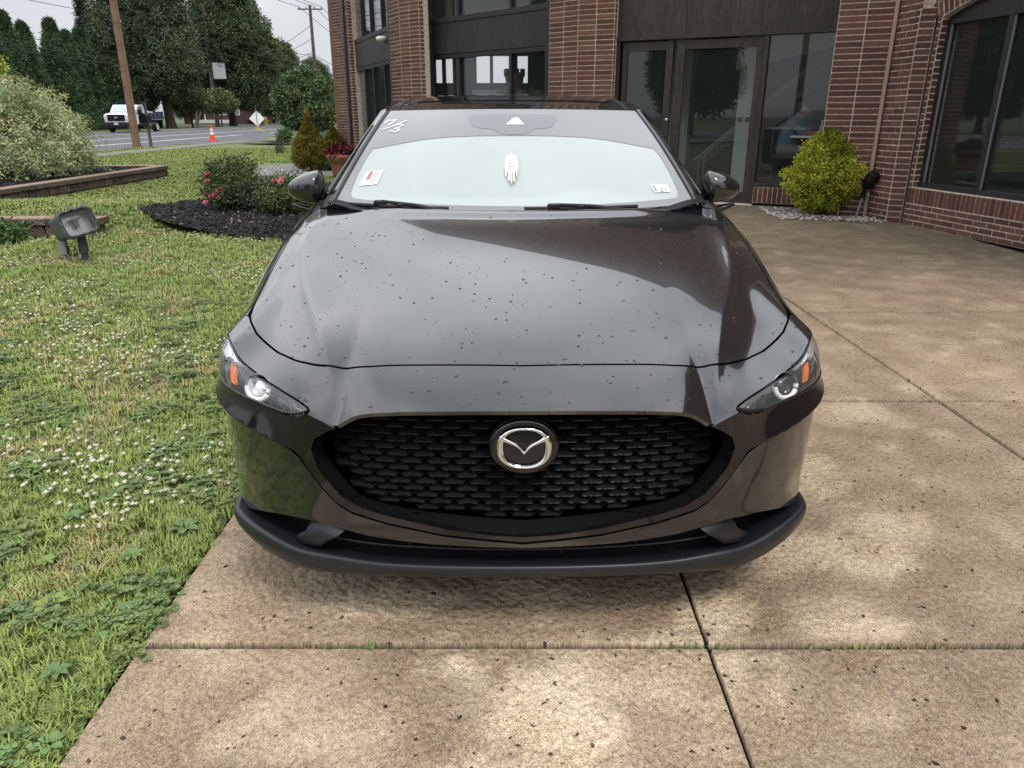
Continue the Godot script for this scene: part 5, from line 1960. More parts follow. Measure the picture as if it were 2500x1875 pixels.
	# ----- the two window bays
	for bay_no in 2:
		var a = [Vector2(-1.74, -16.72), Vector2(-4.13, -21.22)][bay_no]
		var e = [Vector2(0.66, -14.17), Vector2(-2.62, -17.64)][bay_no]
		var L = a.distance_to(e)
		var d = (e - a).normalized()
		var n = outward(a, e)
		var win = part_of(bld, "window_bay")
		var f = M.dark_frame
		var ms = [1.01, 2.50] if bay_no == 0 else [1.10, 2.05, 3.16]
		var y0 = 0.6 if bay_no == 0 else 0.02
		frame_bar(win, a, d, n, -0.15, 0.07, 0.0, 5.4, f, 0.25, 0.30, "jamb")
		frame_bar(win, a, d, n, L - 0.07, L + 0.06, 0.0, 5.4, f, 0.05, 0.12, "jamb")
		frame_bar(win, a, d, n, 0.07, L - 0.07, 2.40, 2.48, f, 0.02)
		for k in 3:
			var q0 = [0.0, ms[0], ms[ms.size() - 1], L][k]
			var q1 = [0.0, ms[0], ms[ms.size() - 1], L][k + 1]
			frame_bar(win, a, d, n, q0 + 0.002, q1 - 0.002, 2.484, 3.05, M.spandrel, 0.03, 0.05, "panel")
		frame_bar(win, a, d, n, 0.03, L - 0.03, 3.054, 3.15, f, 0.045, 0.1)
		for s in ms:
			frame_bar(win, a, d, n, s - 0.035, s + 0.035, y0, 2.40, f, 0.015)
			frame_bar(win, a, d, n, s - 0.03, s + 0.03, 3.15, 5.2, f, 0.015)
		frame_bar(win, a, d, n, 0.02, L - 0.02, 5.2, 5.4, f, 0.03)
		if bay_no == 0:
			var sw = part_of(bld, "sill_wall")
			brick_face(sw, a + n * 0.02, e + n * 0.02, 0.0, 0.6, 0.203, "running", false)
		var all = [0.07] + ms + [L - 0.07]
		for k in all.size() - 1:
			pane(win, a, d, n, all[k], all[k + 1], y0, 2.40)
			pane(win, a, d, n, all[k], all[k + 1], 3.15, 5.2)
	# door stiles in the far bay, and the white lamp on its panel
	var fa = Vector2(-4.13, -21.22)
	var fd = (Vector2(-2.62, -17.64) - fa).normalized()
	var fn = outward(fa, Vector2(-2.62, -17.64))
	var lamp = Geo.new()
	lamp.lathe(Transform3D(Basis(v3(fd), Vector3.UP, v3(fn)), v3(fa + fd * 3.45 + fn * 0.10, 2.93)), [Vector2(0.001, 0.05), Vector2(0.10, 0.04), Vector2(0.13, 0.0), Vector2(0.12, -0.04), Vector2(0.06, -0.07), Vector2(0.001, -0.075)], 14)
	obj("wall_lamp", lamp, mat(0.75, 0.70, 0.60, 0.5), bld)
	# ----- upper walls, roof and the walls behind
	var upper = part_of(bld, "upper_wall")
	var rim = [L1, R1, R2, R3, A4, B4, Vector2(5.0, -9.95)]
	for k in rim.size() - 1:
		brick_face(upper, rim[k], rim[k + 1], 5.4, 5.7, 0.2, "soldier", false)
		brick_face(upper, rim[k], rim[k + 1], 5.7, TOP, 0.203, "running", false)
	var foot = PackedVector2Array([L1, R1, R2, R3, A4, B4, W0, W0 + D * 14.0, Vector2(22, 4), Vector2(22, -20.4), Vector2(-3.1, -20.4), Vector2(-3.6, -22.6)])
	var roofp = PackedVector2Array()
	for p in foot:
		roofp.append(Vector2(p.x, -p.y))
	var T = func(y): return Transform3D(Basis(Vector3(1, 0, 0), Vector3(0, 0, -1), Vector3(0, 1, 0)), Vector3(0, y, 0))
	g = Geo.new()
	g.prism(roofp, T.call(TOP - 0.05), 0.15)
	obj("roof", g, M.dark_frame, bld)
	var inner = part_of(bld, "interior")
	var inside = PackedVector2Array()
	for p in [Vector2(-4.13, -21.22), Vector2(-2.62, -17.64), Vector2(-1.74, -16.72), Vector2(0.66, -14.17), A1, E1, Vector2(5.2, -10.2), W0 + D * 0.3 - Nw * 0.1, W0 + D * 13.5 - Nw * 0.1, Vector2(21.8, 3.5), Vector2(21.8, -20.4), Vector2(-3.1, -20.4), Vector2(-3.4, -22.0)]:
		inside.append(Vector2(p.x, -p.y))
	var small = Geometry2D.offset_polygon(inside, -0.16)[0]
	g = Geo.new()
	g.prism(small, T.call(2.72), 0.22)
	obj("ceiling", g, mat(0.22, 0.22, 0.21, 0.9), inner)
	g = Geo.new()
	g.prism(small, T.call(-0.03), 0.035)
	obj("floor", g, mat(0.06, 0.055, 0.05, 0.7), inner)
	g = Geo.new()
	for e in [[Vector2(22, 4), Vector2(22, -20.4)], [Vector2(-3.6, -22.6), L1], [Vector2(-3.1, -20.4), Vector2(-3.6, -22.6)], [W0 + D * 14.0, Vector2(22, 4)]]:
		wall_box(g, e[0], e[1], 0.0, TOP - 0.06, 0.0, 0.25)
	obj("rear_wall", g, M.brick[3], bld)
	# north wall of the lobby, with its row of high windows
	g = Geo.new()
	var cuts = [[-1.93, -1.77], [-1.68, -1.50], [-0.90, -0.56], [-0.48, -0.06], [0.14, 0.40], [3.2, 3.9], [6.0, 7.0]]
	var x = -3.2
	for c in cuts:
		g.box(at(Vector3((x + c[0]) * 0.5, 2.55, -20.4)), Vector3(c[0] - x, 0.9, 0.2))
		x = c[1]
	g.box(at(Vector3((x + 22.0) * 0.5, 2.55, -20.4)), Vector3(22.0 - x, 0.9, 0.2))
	g.box(at(Vector3(9.4, 1.05, -20.4)), Vector3(25.2, 2.1, 0.2))
	g.box(at(Vector3(9.4, 5.2, -20.4)), Vector3(25.2, 4.4, 0.2))
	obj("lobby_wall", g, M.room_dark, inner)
	# white column, stair with handrails, soffit behind the doors
	var loc = func(s, dep, y): return v3(A1 + d1 * s - n1 * dep, y)
	var B1 = Basis(v3(d1), Vector3.UP, v3(d1).cross(Vector3.UP))
	g = Geo.new()
	g.box(Transform3D(B1, loc.call(1.88, 1.5, 1.36)), Vector3(0.30, 2.7, 0.3))
	g.box(Transform3D(B1, loc.call(0.35, 2.6, 1.36)), Vector3(0.5, 2.7, 0.3))
	obj("column", g, M.wall_white, inner)
	g = Geo.new()
	g.prism(V2([1.62, 2.72, 1.62, 2.05, 4.3, 2.62, 4.3, 2.72]), Transform3D(B1, loc.call(0.0, 1.55, 0.0)), 0.06)
	g.prism(V2([2.35, 1.95, 2.35, 1.62, 3.2, 1.95]), Transform3D(B1, loc.call(0.0, 3.2, 0.0)), 0.05)
	obj("soffit", g, M.wall_white, inner)
	g = Geo.new()
	g.prism(V2([0.2, 0.0, 0.5, 0.0, 3.6, 2.6, 3.3, 2.7]), Transform3D(B1, loc.call(0.0, 2.2, 0.0)), 0.05)
	for k in 12:
		g.box(Transform3D(B1, loc.call(0.5 + 0.25 * k, 2.6, 0.12 + 0.21 * k)), Vector3(0.28, 0.04, 0.8))
	obj("stair", g, mat(0.045, 0.05, 0.055, 0.6), inner)
	g = Geo.new()
	for dep in [1.75, 2.15]:
		g.tube([loc.call(0.95, dep, 0.55), loc.call(2.9, dep, 2.2)], 0.02, 6)
		g.tube([loc.call(1.05, dep, 0.0), loc.call(1.05, dep, 0.65)], 0.015, 6)
	obj("handrail", g, mat(0.30, 0.31, 0.31, 0.4, {"metal": 0.6}), inner)
	g = Geo.new()
	g.box(Transform3D(B1, loc.call(2.2, 4.8, 1.35)), Vector3(9.0, 2.7, 0.12))
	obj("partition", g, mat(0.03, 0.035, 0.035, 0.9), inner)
	g = Geo.new()
	for s in [1.80, 1.93]:
		g.box(Transform3D(B1, loc.call(s, 1.34, 1.27)), Vector3(0.075, 0.075, 0.012), 0.003)
	obj("switch_plate", g, mat(0.05, 0.05, 0.05, 0.5), inner)
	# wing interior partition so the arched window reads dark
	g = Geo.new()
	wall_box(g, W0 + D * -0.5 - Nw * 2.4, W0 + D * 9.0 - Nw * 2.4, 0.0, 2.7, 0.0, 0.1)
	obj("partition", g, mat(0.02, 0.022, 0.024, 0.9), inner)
	set_bricks()
	build_inside_things(A1, d1, n1)

func capsule_d(p: Vector3, a: Vector3, b: Vector3, r0: float, r1: float) -> float:
	var ab = b - a
	var t = clampf((p - a).dot(ab) / ab.length_squared(), 0.0, 1.0)
	return p.distance_to(a + ab * t) - lerpf(r0, r1, t)

# one skin over tapered bones [a, b, ra, rb, colour], joined with a smooth minimum (surface nets)
func body_mesh(bones: Array, cell: float, k: float) -> Geo:
	var lo = Vector3.ONE * 99.0
	var hi = -lo
	for b in bones:
		var r = maxf(b[2], b[3]) + cell * 2.0
		lo = lo.min(b[0] - Vector3.ONE * r).min(b[1] - Vector3.ONE * r)
		hi = hi.max(b[0] + Vector3.ONE * r).max(b[1] + Vector3.ONE * r)
	var N = Vector3i(((hi - lo) / cell).ceil()) + Vector3i.ONE
	var F = PackedFloat32Array()
	F.resize(N.x * N.y * N.z)
	F.fill(1.0)
	for b in bones:
		var r = maxf(b[2], b[3]) + cell * 2.5 + k
		var c0 = Vector3i(((b[0].min(b[1]) - Vector3.ONE * r - lo) / cell).floor()).clamp(Vector3i.ZERO, N - Vector3i.ONE)
		var c1 = Vector3i(((b[0].max(b[1]) + Vector3.ONE * r - lo) / cell).ceil()).clamp(Vector3i.ZERO, N - Vector3i.ONE)
		for z in range(c0.z, c1.z + 1):
			for y in range(c0.y, c1.y + 1):
				for x in range(c0.x, c1.x + 1):
					var q = (z * N.y + y) * N.x + x
					var d = capsule_d(lo + Vector3(x, y, z) * cell, b[0], b[1], b[2], b[3])
					var h = maxf(k - absf(F[q] - d), 0.0) / k
					F[q] = minf(F[q], d) - h * h * k * 0.25
	var g = Geo.new()
	var id = {}
	var st = [1, N.x, N.x * N.y]
	for z in N.z - 1:
		for y in N.y - 1:
			for x in N.x - 1:
				var q = (z * N.y + y) * N.x + x
				var s = F[q] < 0.0
				var mixed = false
				var acc = Vector3.ZERO
				var cnt = 0
				for e in [[0, 1], [0, 2], [0, 4], [1, 3], [1, 5], [2, 3], [2, 6], [4, 5], [4, 6], [3, 7], [5, 7], [6, 7]]:
					var o0 = Vector3i(e[0] & 1, (e[0] >> 1) & 1, e[0] >> 2)
					var o1 = Vector3i(e[1] & 1, (e[1] >> 1) & 1, e[1] >> 2)
					var f0 = F[q + o0.x + o0.y * N.x + o0.z * st[2]]
					var f1 = F[q + o1.x + o1.y * N.x + o1.z * st[2]]
					if (f0 < 0.0) != (f1 < 0.0):
						acc += Vector3(o0).lerp(Vector3(o1), f0 / (f0 - f1))
						cnt += 1
				if cnt > 0:
					var P = lo + (Vector3(x, y, z) + acc / cnt) * cell
					var best = 9.0
					var col = Color.WHITE
					for b in bones:
						var d = capsule_d(P, b[0], b[1], b[2], b[3])
						if d < best:
							best = d
							col = b[4]
					var gr = Vector3(F[q + 1] - F[q], F[q + st[1]] - F[q], F[q + st[2]] - F[q]) + Vector3(F[q + 1 + st[1] + st[2]] - F[q + st[1] + st[2]], F[q + 1 + st[1] + st[2]] - F[q + 1 + st[2]], F[q + 1 + st[1] + st[2]] - F[q + 1 + st[1]])
					id[q] = g.vert(P, gr.normalized(), col)
	for q in id:
		var x = q % N.x
		var y = (q / N.x) % N.y
		var z = q / st[2]
		for a in 3:
			var b = (a + 1) % 3
			var c = (a + 2) % 3
			if [x, y, z][b] == 0 or [x, y, z][c] == 0:
				continue
			if (F[q] < 0.0) != (F[q + st[a]] < 0.0):
				var k0 = id.get(q - st[b], -1)
				var k1 = id.get(q - st[b] - st[c], -1)
				var k2 = id.get(q - st[c], -1)
				if k0 >= 0 and k1 >= 0 and k2 >= 0:
					g.face(id[q], k0, k1)
					g.face(id[q], k1, k2)
	return g

func build_inside_things(A1: Vector2, d1: Vector2, n1: Vector2):
	var loc = func(s, dep, y): return v3(A1 + d1 * s - n1 * dep, y)
	var B1 = Basis(v3(d1), Vector3.UP, v3(d1).cross(Vector3.UP))
	# tall table with bottle and card, stool, seated person in a blue T-shirt
	var tb = thing("high_table", "tall white topped table behind the entrance window", "table", loc.call(3.25, 1.0, 0.0))
	var g = Geo.new()
	g.box(Transform3D(B1, Vector3(0, 1.015, 0)), Vector3(1.0, 0.035, 0.6), 0.006)
	obj("table_top", g, mat(0.7, 0.72, 0.72, 0.4), tb)
	for s in [-0.42, 0.42]:
		g = Geo.new()
		g.box(Transform3D(B1, B1 * Vector3(s, 0.5, 0)), Vector3(0.06, 1.0, 0.06))
		obj("leg", g, M.room_dark, tb)
	var bt = thing("water_bottle", "clear water bottle standing on the tall table", "bottle", loc.call(3.18, 0.9, 1.033))
	g = Geo.new()
	g.lathe(Transform3D(), [Vector2(0.001, 0), Vector2(0.034, 0.0), Vector2(0.035, 0.13), Vector2(0.03, 0.16), Vector2(0.013, 0.19), Vector2(0.013, 0.21)], 14)
	obj("bottle_body", g, mat(0.55, 0.6, 0.62, 0.1, {"alpha": 0.5}), bt)
	g = Geo.new()
	g.lathe(Transform3D(), [Vector2(0.016, 0.205), Vector2(0.016, 0.225), Vector2(0.001, 0.226)], 12)
	obj("cap", g, M.white_plastic, bt)
	g = Geo.new()
	g.box(Transform3D(B1 * Basis(Vector3(1, 0, 0), -0.25), loc.call(3.55, 0.86, 1.13)), Vector3(0.15, 0.2, 0.008))
	tag(obj("card_stand", g, mat(0.55, 0.62, 0.66, 0.5)), "pale blue card standing on the tall table by the brick pier", "card")
	var stl = thing("bar_stool", "dark stool under the seated person behind the window", "stool", loc.call(2.66, 1.0, 0.0))
	g = Geo.new()
	g.box(Transform3D(B1, Vector3(0, 0.70, 0)), Vector3(0.4, 0.06, 0.4), 0.02)
	obj("seat", g, mat(0.04, 0.04, 0.045, 0.6), stl)
	for q in [[-0.16, -0.16], [0.16, -0.16], [-0.16, 0.16], [0.16, 0.16]]:
		g = Geo.new()
		g.tube([B1 * Vector3(q[0], 0.68, q[1]), B1 * Vector3(q[0] * 1.25, 0.0, q[1] * 1.25)], 0.015, 6)
		obj("leg", g, M.room_dark, stl)
	g = Geo.new()
	g.box(Transform3D(B1, B1 * Vector3(-0.2, 0.92, 0)), Vector3(0.03, 0.4, 0.38), 0.01)
	obj("backrest", g, mat(0.04, 0.04, 0.045, 0.6), stl)
	var skinc = Color(0.34, 0.20, 0.145)
	var shirt = Color(0.075, 0.135, 0.185)
	var shorts = Color(0.16, 0.15, 0.13)
	var hair = Color(0.018, 0.014, 0.012)
	var dark = Color(0.03, 0.03, 0.03)
	var L = func(s, y, z): return B1 * Vector3(s, y, z)   # z towards the viewer
	var bones = []
	bones.append([L.call(0.0, 0.80, 0), L.call(0.05, 0.98, 0), 0.15, 0.15, shirt])
	bones.append([L.call(0.05, 0.98, 0), L.call(0.13, 1.20, 0), 0.15, 0.14, shirt])
	bones.append([L.call(0.13, 1.22, -0.13), L.call(0.13, 1.22, 0.13), 0.085, 0.085, shirt])
	bones.append([L.call(0.15, 1.25, 0), L.call(0.21, 1.36, 0), 0.06, 0.055, skinc])
	bones.append([L.call(0.245, 1.43, 0), L.call(0.275, 1.39, 0), 0.085, 0.068, skinc])
	bones.append([L.call(0.215, 1.46, 0), L.call(0.265, 1.475, 0), 0.088, 0.075, hair])
	bones.append([L.call(0.345, 1.405, 0), L.call(0.352, 1.395, 0), 0.016, 0.012, skinc])
	bones.append([L.call(0.235, 1.415, 0.08), L.call(0.237, 1.405, 0.082), 0.018, 0.014, skinc])
	for z in [-1.0, 1.0]:
		bones.append([L.call(0.14, 1.21, 0.17 * z), L.call(0.27, 1.10, 0.19 * z), 0.065, 0.06, shirt])
		bones.append([L.call(0.27, 1.10, 0.19 * z), L.call(0.31, 1.065, 0.19 * z), 0.047, 0.042, skinc])
		bones.append([L.call(0.31, 1.07, 0.19 * z), L.call(0.53, 1.075, 0.11 * z), 0.042, 0.030, skinc])
		bones.append([L.call(0.53, 1.075, 0.11 * z), L.call(0.60, 1.065, 0.09 * z), 0.034, 0.022, skinc])
		for f in 4:
			bones.append([L.call(0.585, 1.068, (0.09 + (f - 1.5) * 0.018) * z), L.call(0.645 + 0.008 * (1 - absf(f - 1.5)), 1.055, (0.085 + (f - 1.5) * 0.02) * z), 0.010, 0.008, skinc])
		bones.append([L.call(0.56, 1.075, 0.07 * z), L.call(0.605, 1.06, 0.045 * z), 0.011, 0.009, skinc])
		bones.append([L.call(0.0, 0.80, 0.09 * z), L.call(0.30, 0.80, 0.11 * z), 0.095, 0.085, shorts])
		bones.append([L.call(0.30, 0.80, 0.11 * z), L.call(0.41, 0.78, 0.11 * z), 0.065, 0.058, skinc])
		bones.append([L.call(0.41, 0.78, 0.11 * z), L.call(0.27, 0.38, 0.11 * z), 0.056, 0.038, skinc])
		bones.append([L.call(0.27, 0.36, 0.11 * z), L.call(0.45, 0.32, 0.12 * z), 0.042, 0.035, dark])
	var pm = body_mesh(bones, 0.024, 0.05)
	var person = obj("person", pm, M.vc, null, Transform3D(Basis(), loc.call(2.62, 1.0, 0.0)))
	tag(person, "person in a blue T-shirt leaning over a table behind the glass", "person")
	# board with a crenellated tower on it behind the next window
	var bd = thing("display_board", "grey green two panel board standing inside behind the window", "board", Vector3(-0.30, 0, -16.3))
	for s in [-1.0, 1.0]:
		g = Geo.new()
		g.box(at(Vector3(0.26 * s, 1.25, 0), 0.12 * s), Vector3(0.50, 1.15, 0.03))
		obj("board_panel", g, mat(0.22, 0.28, 0.29, 0.7), bd)
	g = Geo.new()
	g.tube([Vector3(-0.02, 0.0, 0.03), Vector3(0.02, 1.84, 0.03)], 0.016, 6)
	obj("board_edge", g, M.wall_white, bd)
	var tw = thing("model_tower", "small brown crenellated tower standing on the display board", "ornament", Vector3(0.05, 1.83, -16.3))
	g = Geo.new()
	g.lathe(Transform3D(), [Vector2(0.20, 0.0), Vector2(0.17, 0.10), Vector2(0.19, 0.22), Vector2(0.215, 0.26), Vector2(0.215, 0.32), Vector2(0.16, 0.32), Vector2(0.16, 0.2)], 20)
	obj("tower_body", g, M.brick[3], tw)
	for k in 10:
		var a = TAU * k / 10.0
		g = Geo.new()
		g.box(Transform3D(Basis(Vector3.UP, -a), Vector3(cos(a) * 0.19, 0.35, sin(a) * 0.19)), Vector3(0.05, 0.07, 0.06))
		obj("battlement", g, M.brick[3], tw)

# ---------------------------------------------------------------- plants
func leaf_clump(cnt: int, len: float, wid: float, rad: float, flat = 0.6, tipw = 0.0) -> ArrayMesh:
	var g = Geo.new()
	for k in cnt:
		var dir = Vector3(rng.randfn(), rng.randfn() * flat + 0.15, rng.randfn()).normalized()
		var p = dir * rad * pow(rng.randf(), 0.6)
		var ax = (dir + Vector3(rng.randfn(), rng.randfn(), rng.randfn()) * 0.55).normalized()
		var sd = ax.cross(Vector3(rng.randfn(), rng.randfn(), rng.randfn())).normalized()
		var L = len * rng.randf_range(0.7, 1.2)
		var W = wid * rng.randf_range(0.7, 1.2)
		var nn = ax.cross(sd).normalized()
		if nn.dot(dir + Vector3.UP * 0.6) < 0.0:
			nn = -nn
		nn = (nn + dir * 0.5 + Vector3.UP * 0.2).normalized()
		var sh = rng.randf_range(0.72, 1.2)
		var c = Color(sh, sh, sh)
		var q = g.v.size()
		g.vert(p, nn, c); g.vert(p + ax * L * 0.45 + sd * W * 0.5, nn, c); g.vert(p + ax * L, nn, c); g.vert(p + ax * L * 0.45 - sd * W * 0.5, nn, c)
		g.face(q, q + 1, q + 2); g.face(q, q + 2, q + 3)
	return g.mesh()

# points through the outer part of ellipsoids, thinned by a noise so that gaps show
func crown_points(blobs: Array, cnt: int, inner: float, gap: float, sd: int) -> Array:
	var nz = noise(0.35 if blobs[0][3] > 2.0 else 1.0 / maxf(blobs[0][3], 0.2), 2, sd)
	var out = []
	var tot = 0.0
	for b in blobs:
		tot += pow(b[3] * b[4] * b[5], 0.667)
	for b in blobs:
		var m = int(cnt * pow(b[3] * b[4] * b[5], 0.667) / tot)
		for k in m:
			var d = Vector3(rng.randfn(), rng.randfn(), rng.randfn()).normalized()
			var f = lerpf(inner, 1.04, pow(rng.randf(), 0.6))
			var p = Vector3(b[0], b[1], b[2]) + d * f * Vector3(b[3], b[4], b[5])
			if nz.get_noise_3dv(p) < -gap:
				continue
			out.append(p)
	return out

func crown(parent, called: String, mesh: Mesh, m, pts: Array, sc: float, col: Color, amt: float, col2 = null, nsd = 5):
	var xf = []
	var cl = []
	var nz = noise(0.5, 2, nsd)
	for p in pts:
		xf.append(Transform3D(rand_basis(sc * rng.randf_range(0.7, 1.25)), p))
		var c = col
		if col2 != null:
			c = col.lerp(col2, clampf(0.5 + nz.get_noise_3dv(p * 1.5) * 1.2 + rng.randfn() * 0.2, 0.0, 1.0))
		cl.append(jitter(c.r, c.g, c.b, amt))
	return scatter(called, mesh, m, xf, cl, parent)

func trunk(parent, h: float, r: float, limbs: int, spread: float, m = null, lean = 0.0):
	var g = Geo.new()
	var path = [Vector3(0, -0.1, 0), Vector3(lean * 0.3, h * 0.35, 0.05), Vector3(lean * 0.7, h * 0.7, -0.05), Vector3(lean, h, 0)]
	g.tube(spline(path, 4), [r * 1.35, r * 1.1, r, r * 0.97, r * 0.94, r * 0.9, r * 0.85, r * 0.8, r * 0.74, r * 0.66, r * 0.58, r * 0.5, r * 0.4], 9)
	for k in limbs:
		var a = TAU * k / limbs + rng.randf()
		var y = h * rng.randf_range(0.35, 0.95)
		var d = Vector3(cos(a), rng.randf_range(0.3, 0.9), sin(a)).normalized()
		var s = Vector3(lean * y / h, y, 0)
		var L = spread * rng.randf_range(0.6, 1.0)
		g.tube([s, s + d * L * 0.5 + Vector3(0, -0.03, 0) * L, s + d * L], [r * 0.42, r * 0.28, r * 0.1], 6)
	return obj("trunk", g, M.bark if m == null else m, parent)

func dup(src: Node3D, p: Vector3, turn: float, sc: float, label: String, group = "") -> Node3D:
	var r = src.duplicate()
	var base = String(src.name).rstrip("0123456789").trim_suffix("_")
	r.name = numbered(base)
	add_child(r)
	r.position = p
	r.rotation.y = turn
	r.scale = Vector3.ONE * sc
	r.set_meta("label", label)
	if group != "":
		r.set_meta("group", group)
	return r

func build_trees():
	var mid = leaf_clump(46, 0.19, 0.11, 0.44)
	var spray = leaf_clump(40, 0.24, 0.07, 0.30, 1.4)
	# row of tall arborvitae along the far side of the road
	var arb = thing("arborvitae_tree", "", "tree", Vector3(-40.5, 0, -56.5))
	trunk(arb, 4.0, 0.16, 0, 0.0)
	var pts = []
	var nz = noise(0.7, 3, 91)
	for k in 2600:
		var t = pow(rng.randf(), 1.25)
		var a = rng.randf() * TAU
		var r = 1.55 * pow(1.0 - t, 0.72) * (0.82 + 0.32 * rng.randf()) + 0.05
		var p = Vector3(cos(a) * r, 0.15 + t * 8.9, sin(a) * r)
		if nz.get_noise_3dv(p) > -0.32:
			pts.append(p)
	crown(arb, "crown", spray, M.needle, pts, 1.0, Color(0.055, 0.10, 0.05), 0.35, Color(0.10, 0.165, 0.075))
	var kinds = ["nearest the left edge of the picture", "second from the left edge", "third from the left edge", "fourth from the left edge", "in the middle of the row", "sixth of the row", "seventh of the row with a blunt top", "third from its far end", "next to last of the row", "last of the row beside the spruce"]
	arb.set_meta("label", "tall dark arborvitae across the road, " + kinds[0])
	arb.set_meta("group", "arborvitae row across the road")
	for k in range(1, 10):
		dup(arb, Vector3(-40.5 - 0.4 * sin(k * 2.1), 0, -56.5 - 2.9 * k), k * 1.3, [1.0, 1.1, 1.02, 0.98, 0.93, 0.99, 0.92, 0.97, 0.9, 0.95][k], "tall dark arborvitae across the road, " + kinds[k], "arborvitae row across the road")
	# spruce with a thin top
	var spr = thing("spruce_tree", "sparse dark spruce with a thin ragged top behind the near utility pole", "tree", Vector3(-48.0, 0, -92))
	trunk(spr, 13.0, 0.2, 0, 0.0)
	pts = []
	for w in 30:
		var y = 2.0 + w * 0.40
		var R = 2.3 * (1.0 - y / 15.4) + 0.25
		for b in 6:
			var a = TAU * b / 6.0 + w * 0.7 + rng.randf() * 0.6
			var L = R * rng.randf_range(0.6, 1.15)
			for q in 7:
				var t = (q + rng.randf()) / 7.0
				pts.append(Vector3(cos(a) * L * t, y + 0.25 * L * t - 0.4 * t * t, sin(a) * L * t) + Vector3(rng.randfn(), rng.randfn() * 0.4, rng.randfn()) * 0.12)
	crown(spr, "crown", spray, M.needle, pts, 0.9, Color(0.03, 0.052, 0.034), 0.3)
	# large dark tree whose top leaves the picture
	var t1 = thing("shade_tree", "largest dark shade tree with a thick trunk behind the dump truck", "tree", Vector3(-35.6, 0, -82))
	trunk(t1, 9.0, 0.45, 8, 4.0, null, -0.8)
	pts = crown_points([[-2.0, 9.0, -1.0, 5.2, 4.6, 4.6], [-4.5, 6.0, 0.0, 3.4, 3.6, 3.4], [0.6, 6.4, 0.5, 3.4, 3.6, 3.0], [-1.5, 13.5, -1, 4.2, 4.4, 4.0], [-6.0, 3.6, 0.0, 2.6, 2.6, 2.4], [-3.0, 3.8, 0.6, 3.0, 1.6, 2.4]], 4600, 0.5, 0.42, 21)
	crown(t1, "crown", mid, M.leaf, pts, 1.25, Color(0.060, 0.090, 0.050), 0.35, Color(0.11, 0.15, 0.075))
	var t2 = thing("maple_tree", "broad dense maple right of the second utility pole, rounded against the sky", "tree", Vector3(-34.8, 0, -98))
	trunk(t2, 9.0, 0.4, 9, 4.5)
	pts = crown_points([[0.2, 9.5, 0, 5.4, 5.0, 5.0], [-2.6, 7.0, 0.5, 3.4, 4.0, 3.4], [3.4, 8.0, 0.0, 3.0, 3.6, 3.0], [0.6, 13.0, 0, 3.6, 3.0, 3.6], [2.6, 4.4, 0.8, 3.2, 2.4, 3.0], [-1.0, 4.0, 1.0, 3.0, 2.0, 2.6]], 4600, 0.5, 0.40, 22)
	crown(t2, "crown", mid, M.leaf, pts, 1.3, Color(0.055, 0.090, 0.044), 0.35, Color(0.105, 0.155, 0.065))
	var t3 = thing("roadside_tree", "smaller round topped tree at the right end of the tree line", "tree", Vector3(-32.6, 0, -112))
	trunk(t3, 5.0, 0.3, 7, 2.5)
	pts = crown_points([[0, 6.2, 0, 3.2, 4.2, 3.0], [1.6, 4.6, 0.4, 2.2, 3.0, 2.2], [-1.6, 4.4, 0.4, 2.2, 3.0, 2.2], [0.2, 9.0, 0, 1.8, 1.8, 1.8]], 2400, 0.45, 0.30, 23)
	crown(t3, "crown", mid, M.leaf, pts, 1.2, Color(0.065, 0.105, 0.05), 0.35, Color(0.115, 0.165, 0.07))
	# lower, lighter trees in front
	var lo = thing("understorey_tree", "low light green tree between the truck and the second pole", "tree", Vector3(-35.0, 0, -86))
	trunk(lo, 2.6, 0.10, 6, 1.5)
	pts = crown_points([[0, 3.2, 0, 1.9, 1.3, 1.6], [1.2, 2.6, 0.3, 1.4, 0.9, 1.2], [-1.2, 2.8, 0.2, 1.3, 0.9, 1.2]], 700, 0.3, 0.35, 24)
	crown(lo, "crown", leaf_clump(20, 0.26, 0.12, 0.34, 0.4), M.leaf, pts, 1.1, Color(0.12, 0.165, 0.075), 0.3, Color(0.18, 0.22, 0.10))
	dup(lo, Vector3(-39.3, 0, -84), 2.0, 1.05, "low light green tree left of the big trunk behind the truck")
	dup(lo, Vector3(-33.6, 0, -91), 4.0, 0.9, "low light green tree hanging over the brick house")
	# trees that close the view behind the house
	var lab = ["left of the brick house", "behind the brick house", "behind the red deck", "right of the red deck", "behind the diamond sign", "far down the road left of the brick pier", "at the end of the road", "behind the row of arborvitae"]
	var at_x = [[-48, -118], [-46, -128], [-40, -132], [-34, -138], [-28, -150], [-20, -160], [-25, -175], [-50, -104]]
	for k in at_x.size():
		dup(t3, Vector3(at_x[k][0], 0, at_x[k][1]), k * 1.1, [0.8, 1.1, 1.1, 0.95, 0.85, 0.7, 0.8, 0.8][k], "distant dark tree standing " + lab[k])
	# trees on the viewer's side, which the glass mirrors
	var back = [[-24, 16], [-14, 24], [-4, 27], [7, 26], [-38, 4], [-41, -14], [16, 30], [-20, 34], [0, 40], [-40, -26], [-42, -38], [-40, -48]]
	for k in back.size():
		dup(t2 if k % 2 else t3, Vector3(back[k][0], 0, back[k][1]), k * 0.9, 0.62 if k % 2 else 0.85, "leafy tree behind the viewer, mirrored in the window glass", "trees mirrored in the glass")

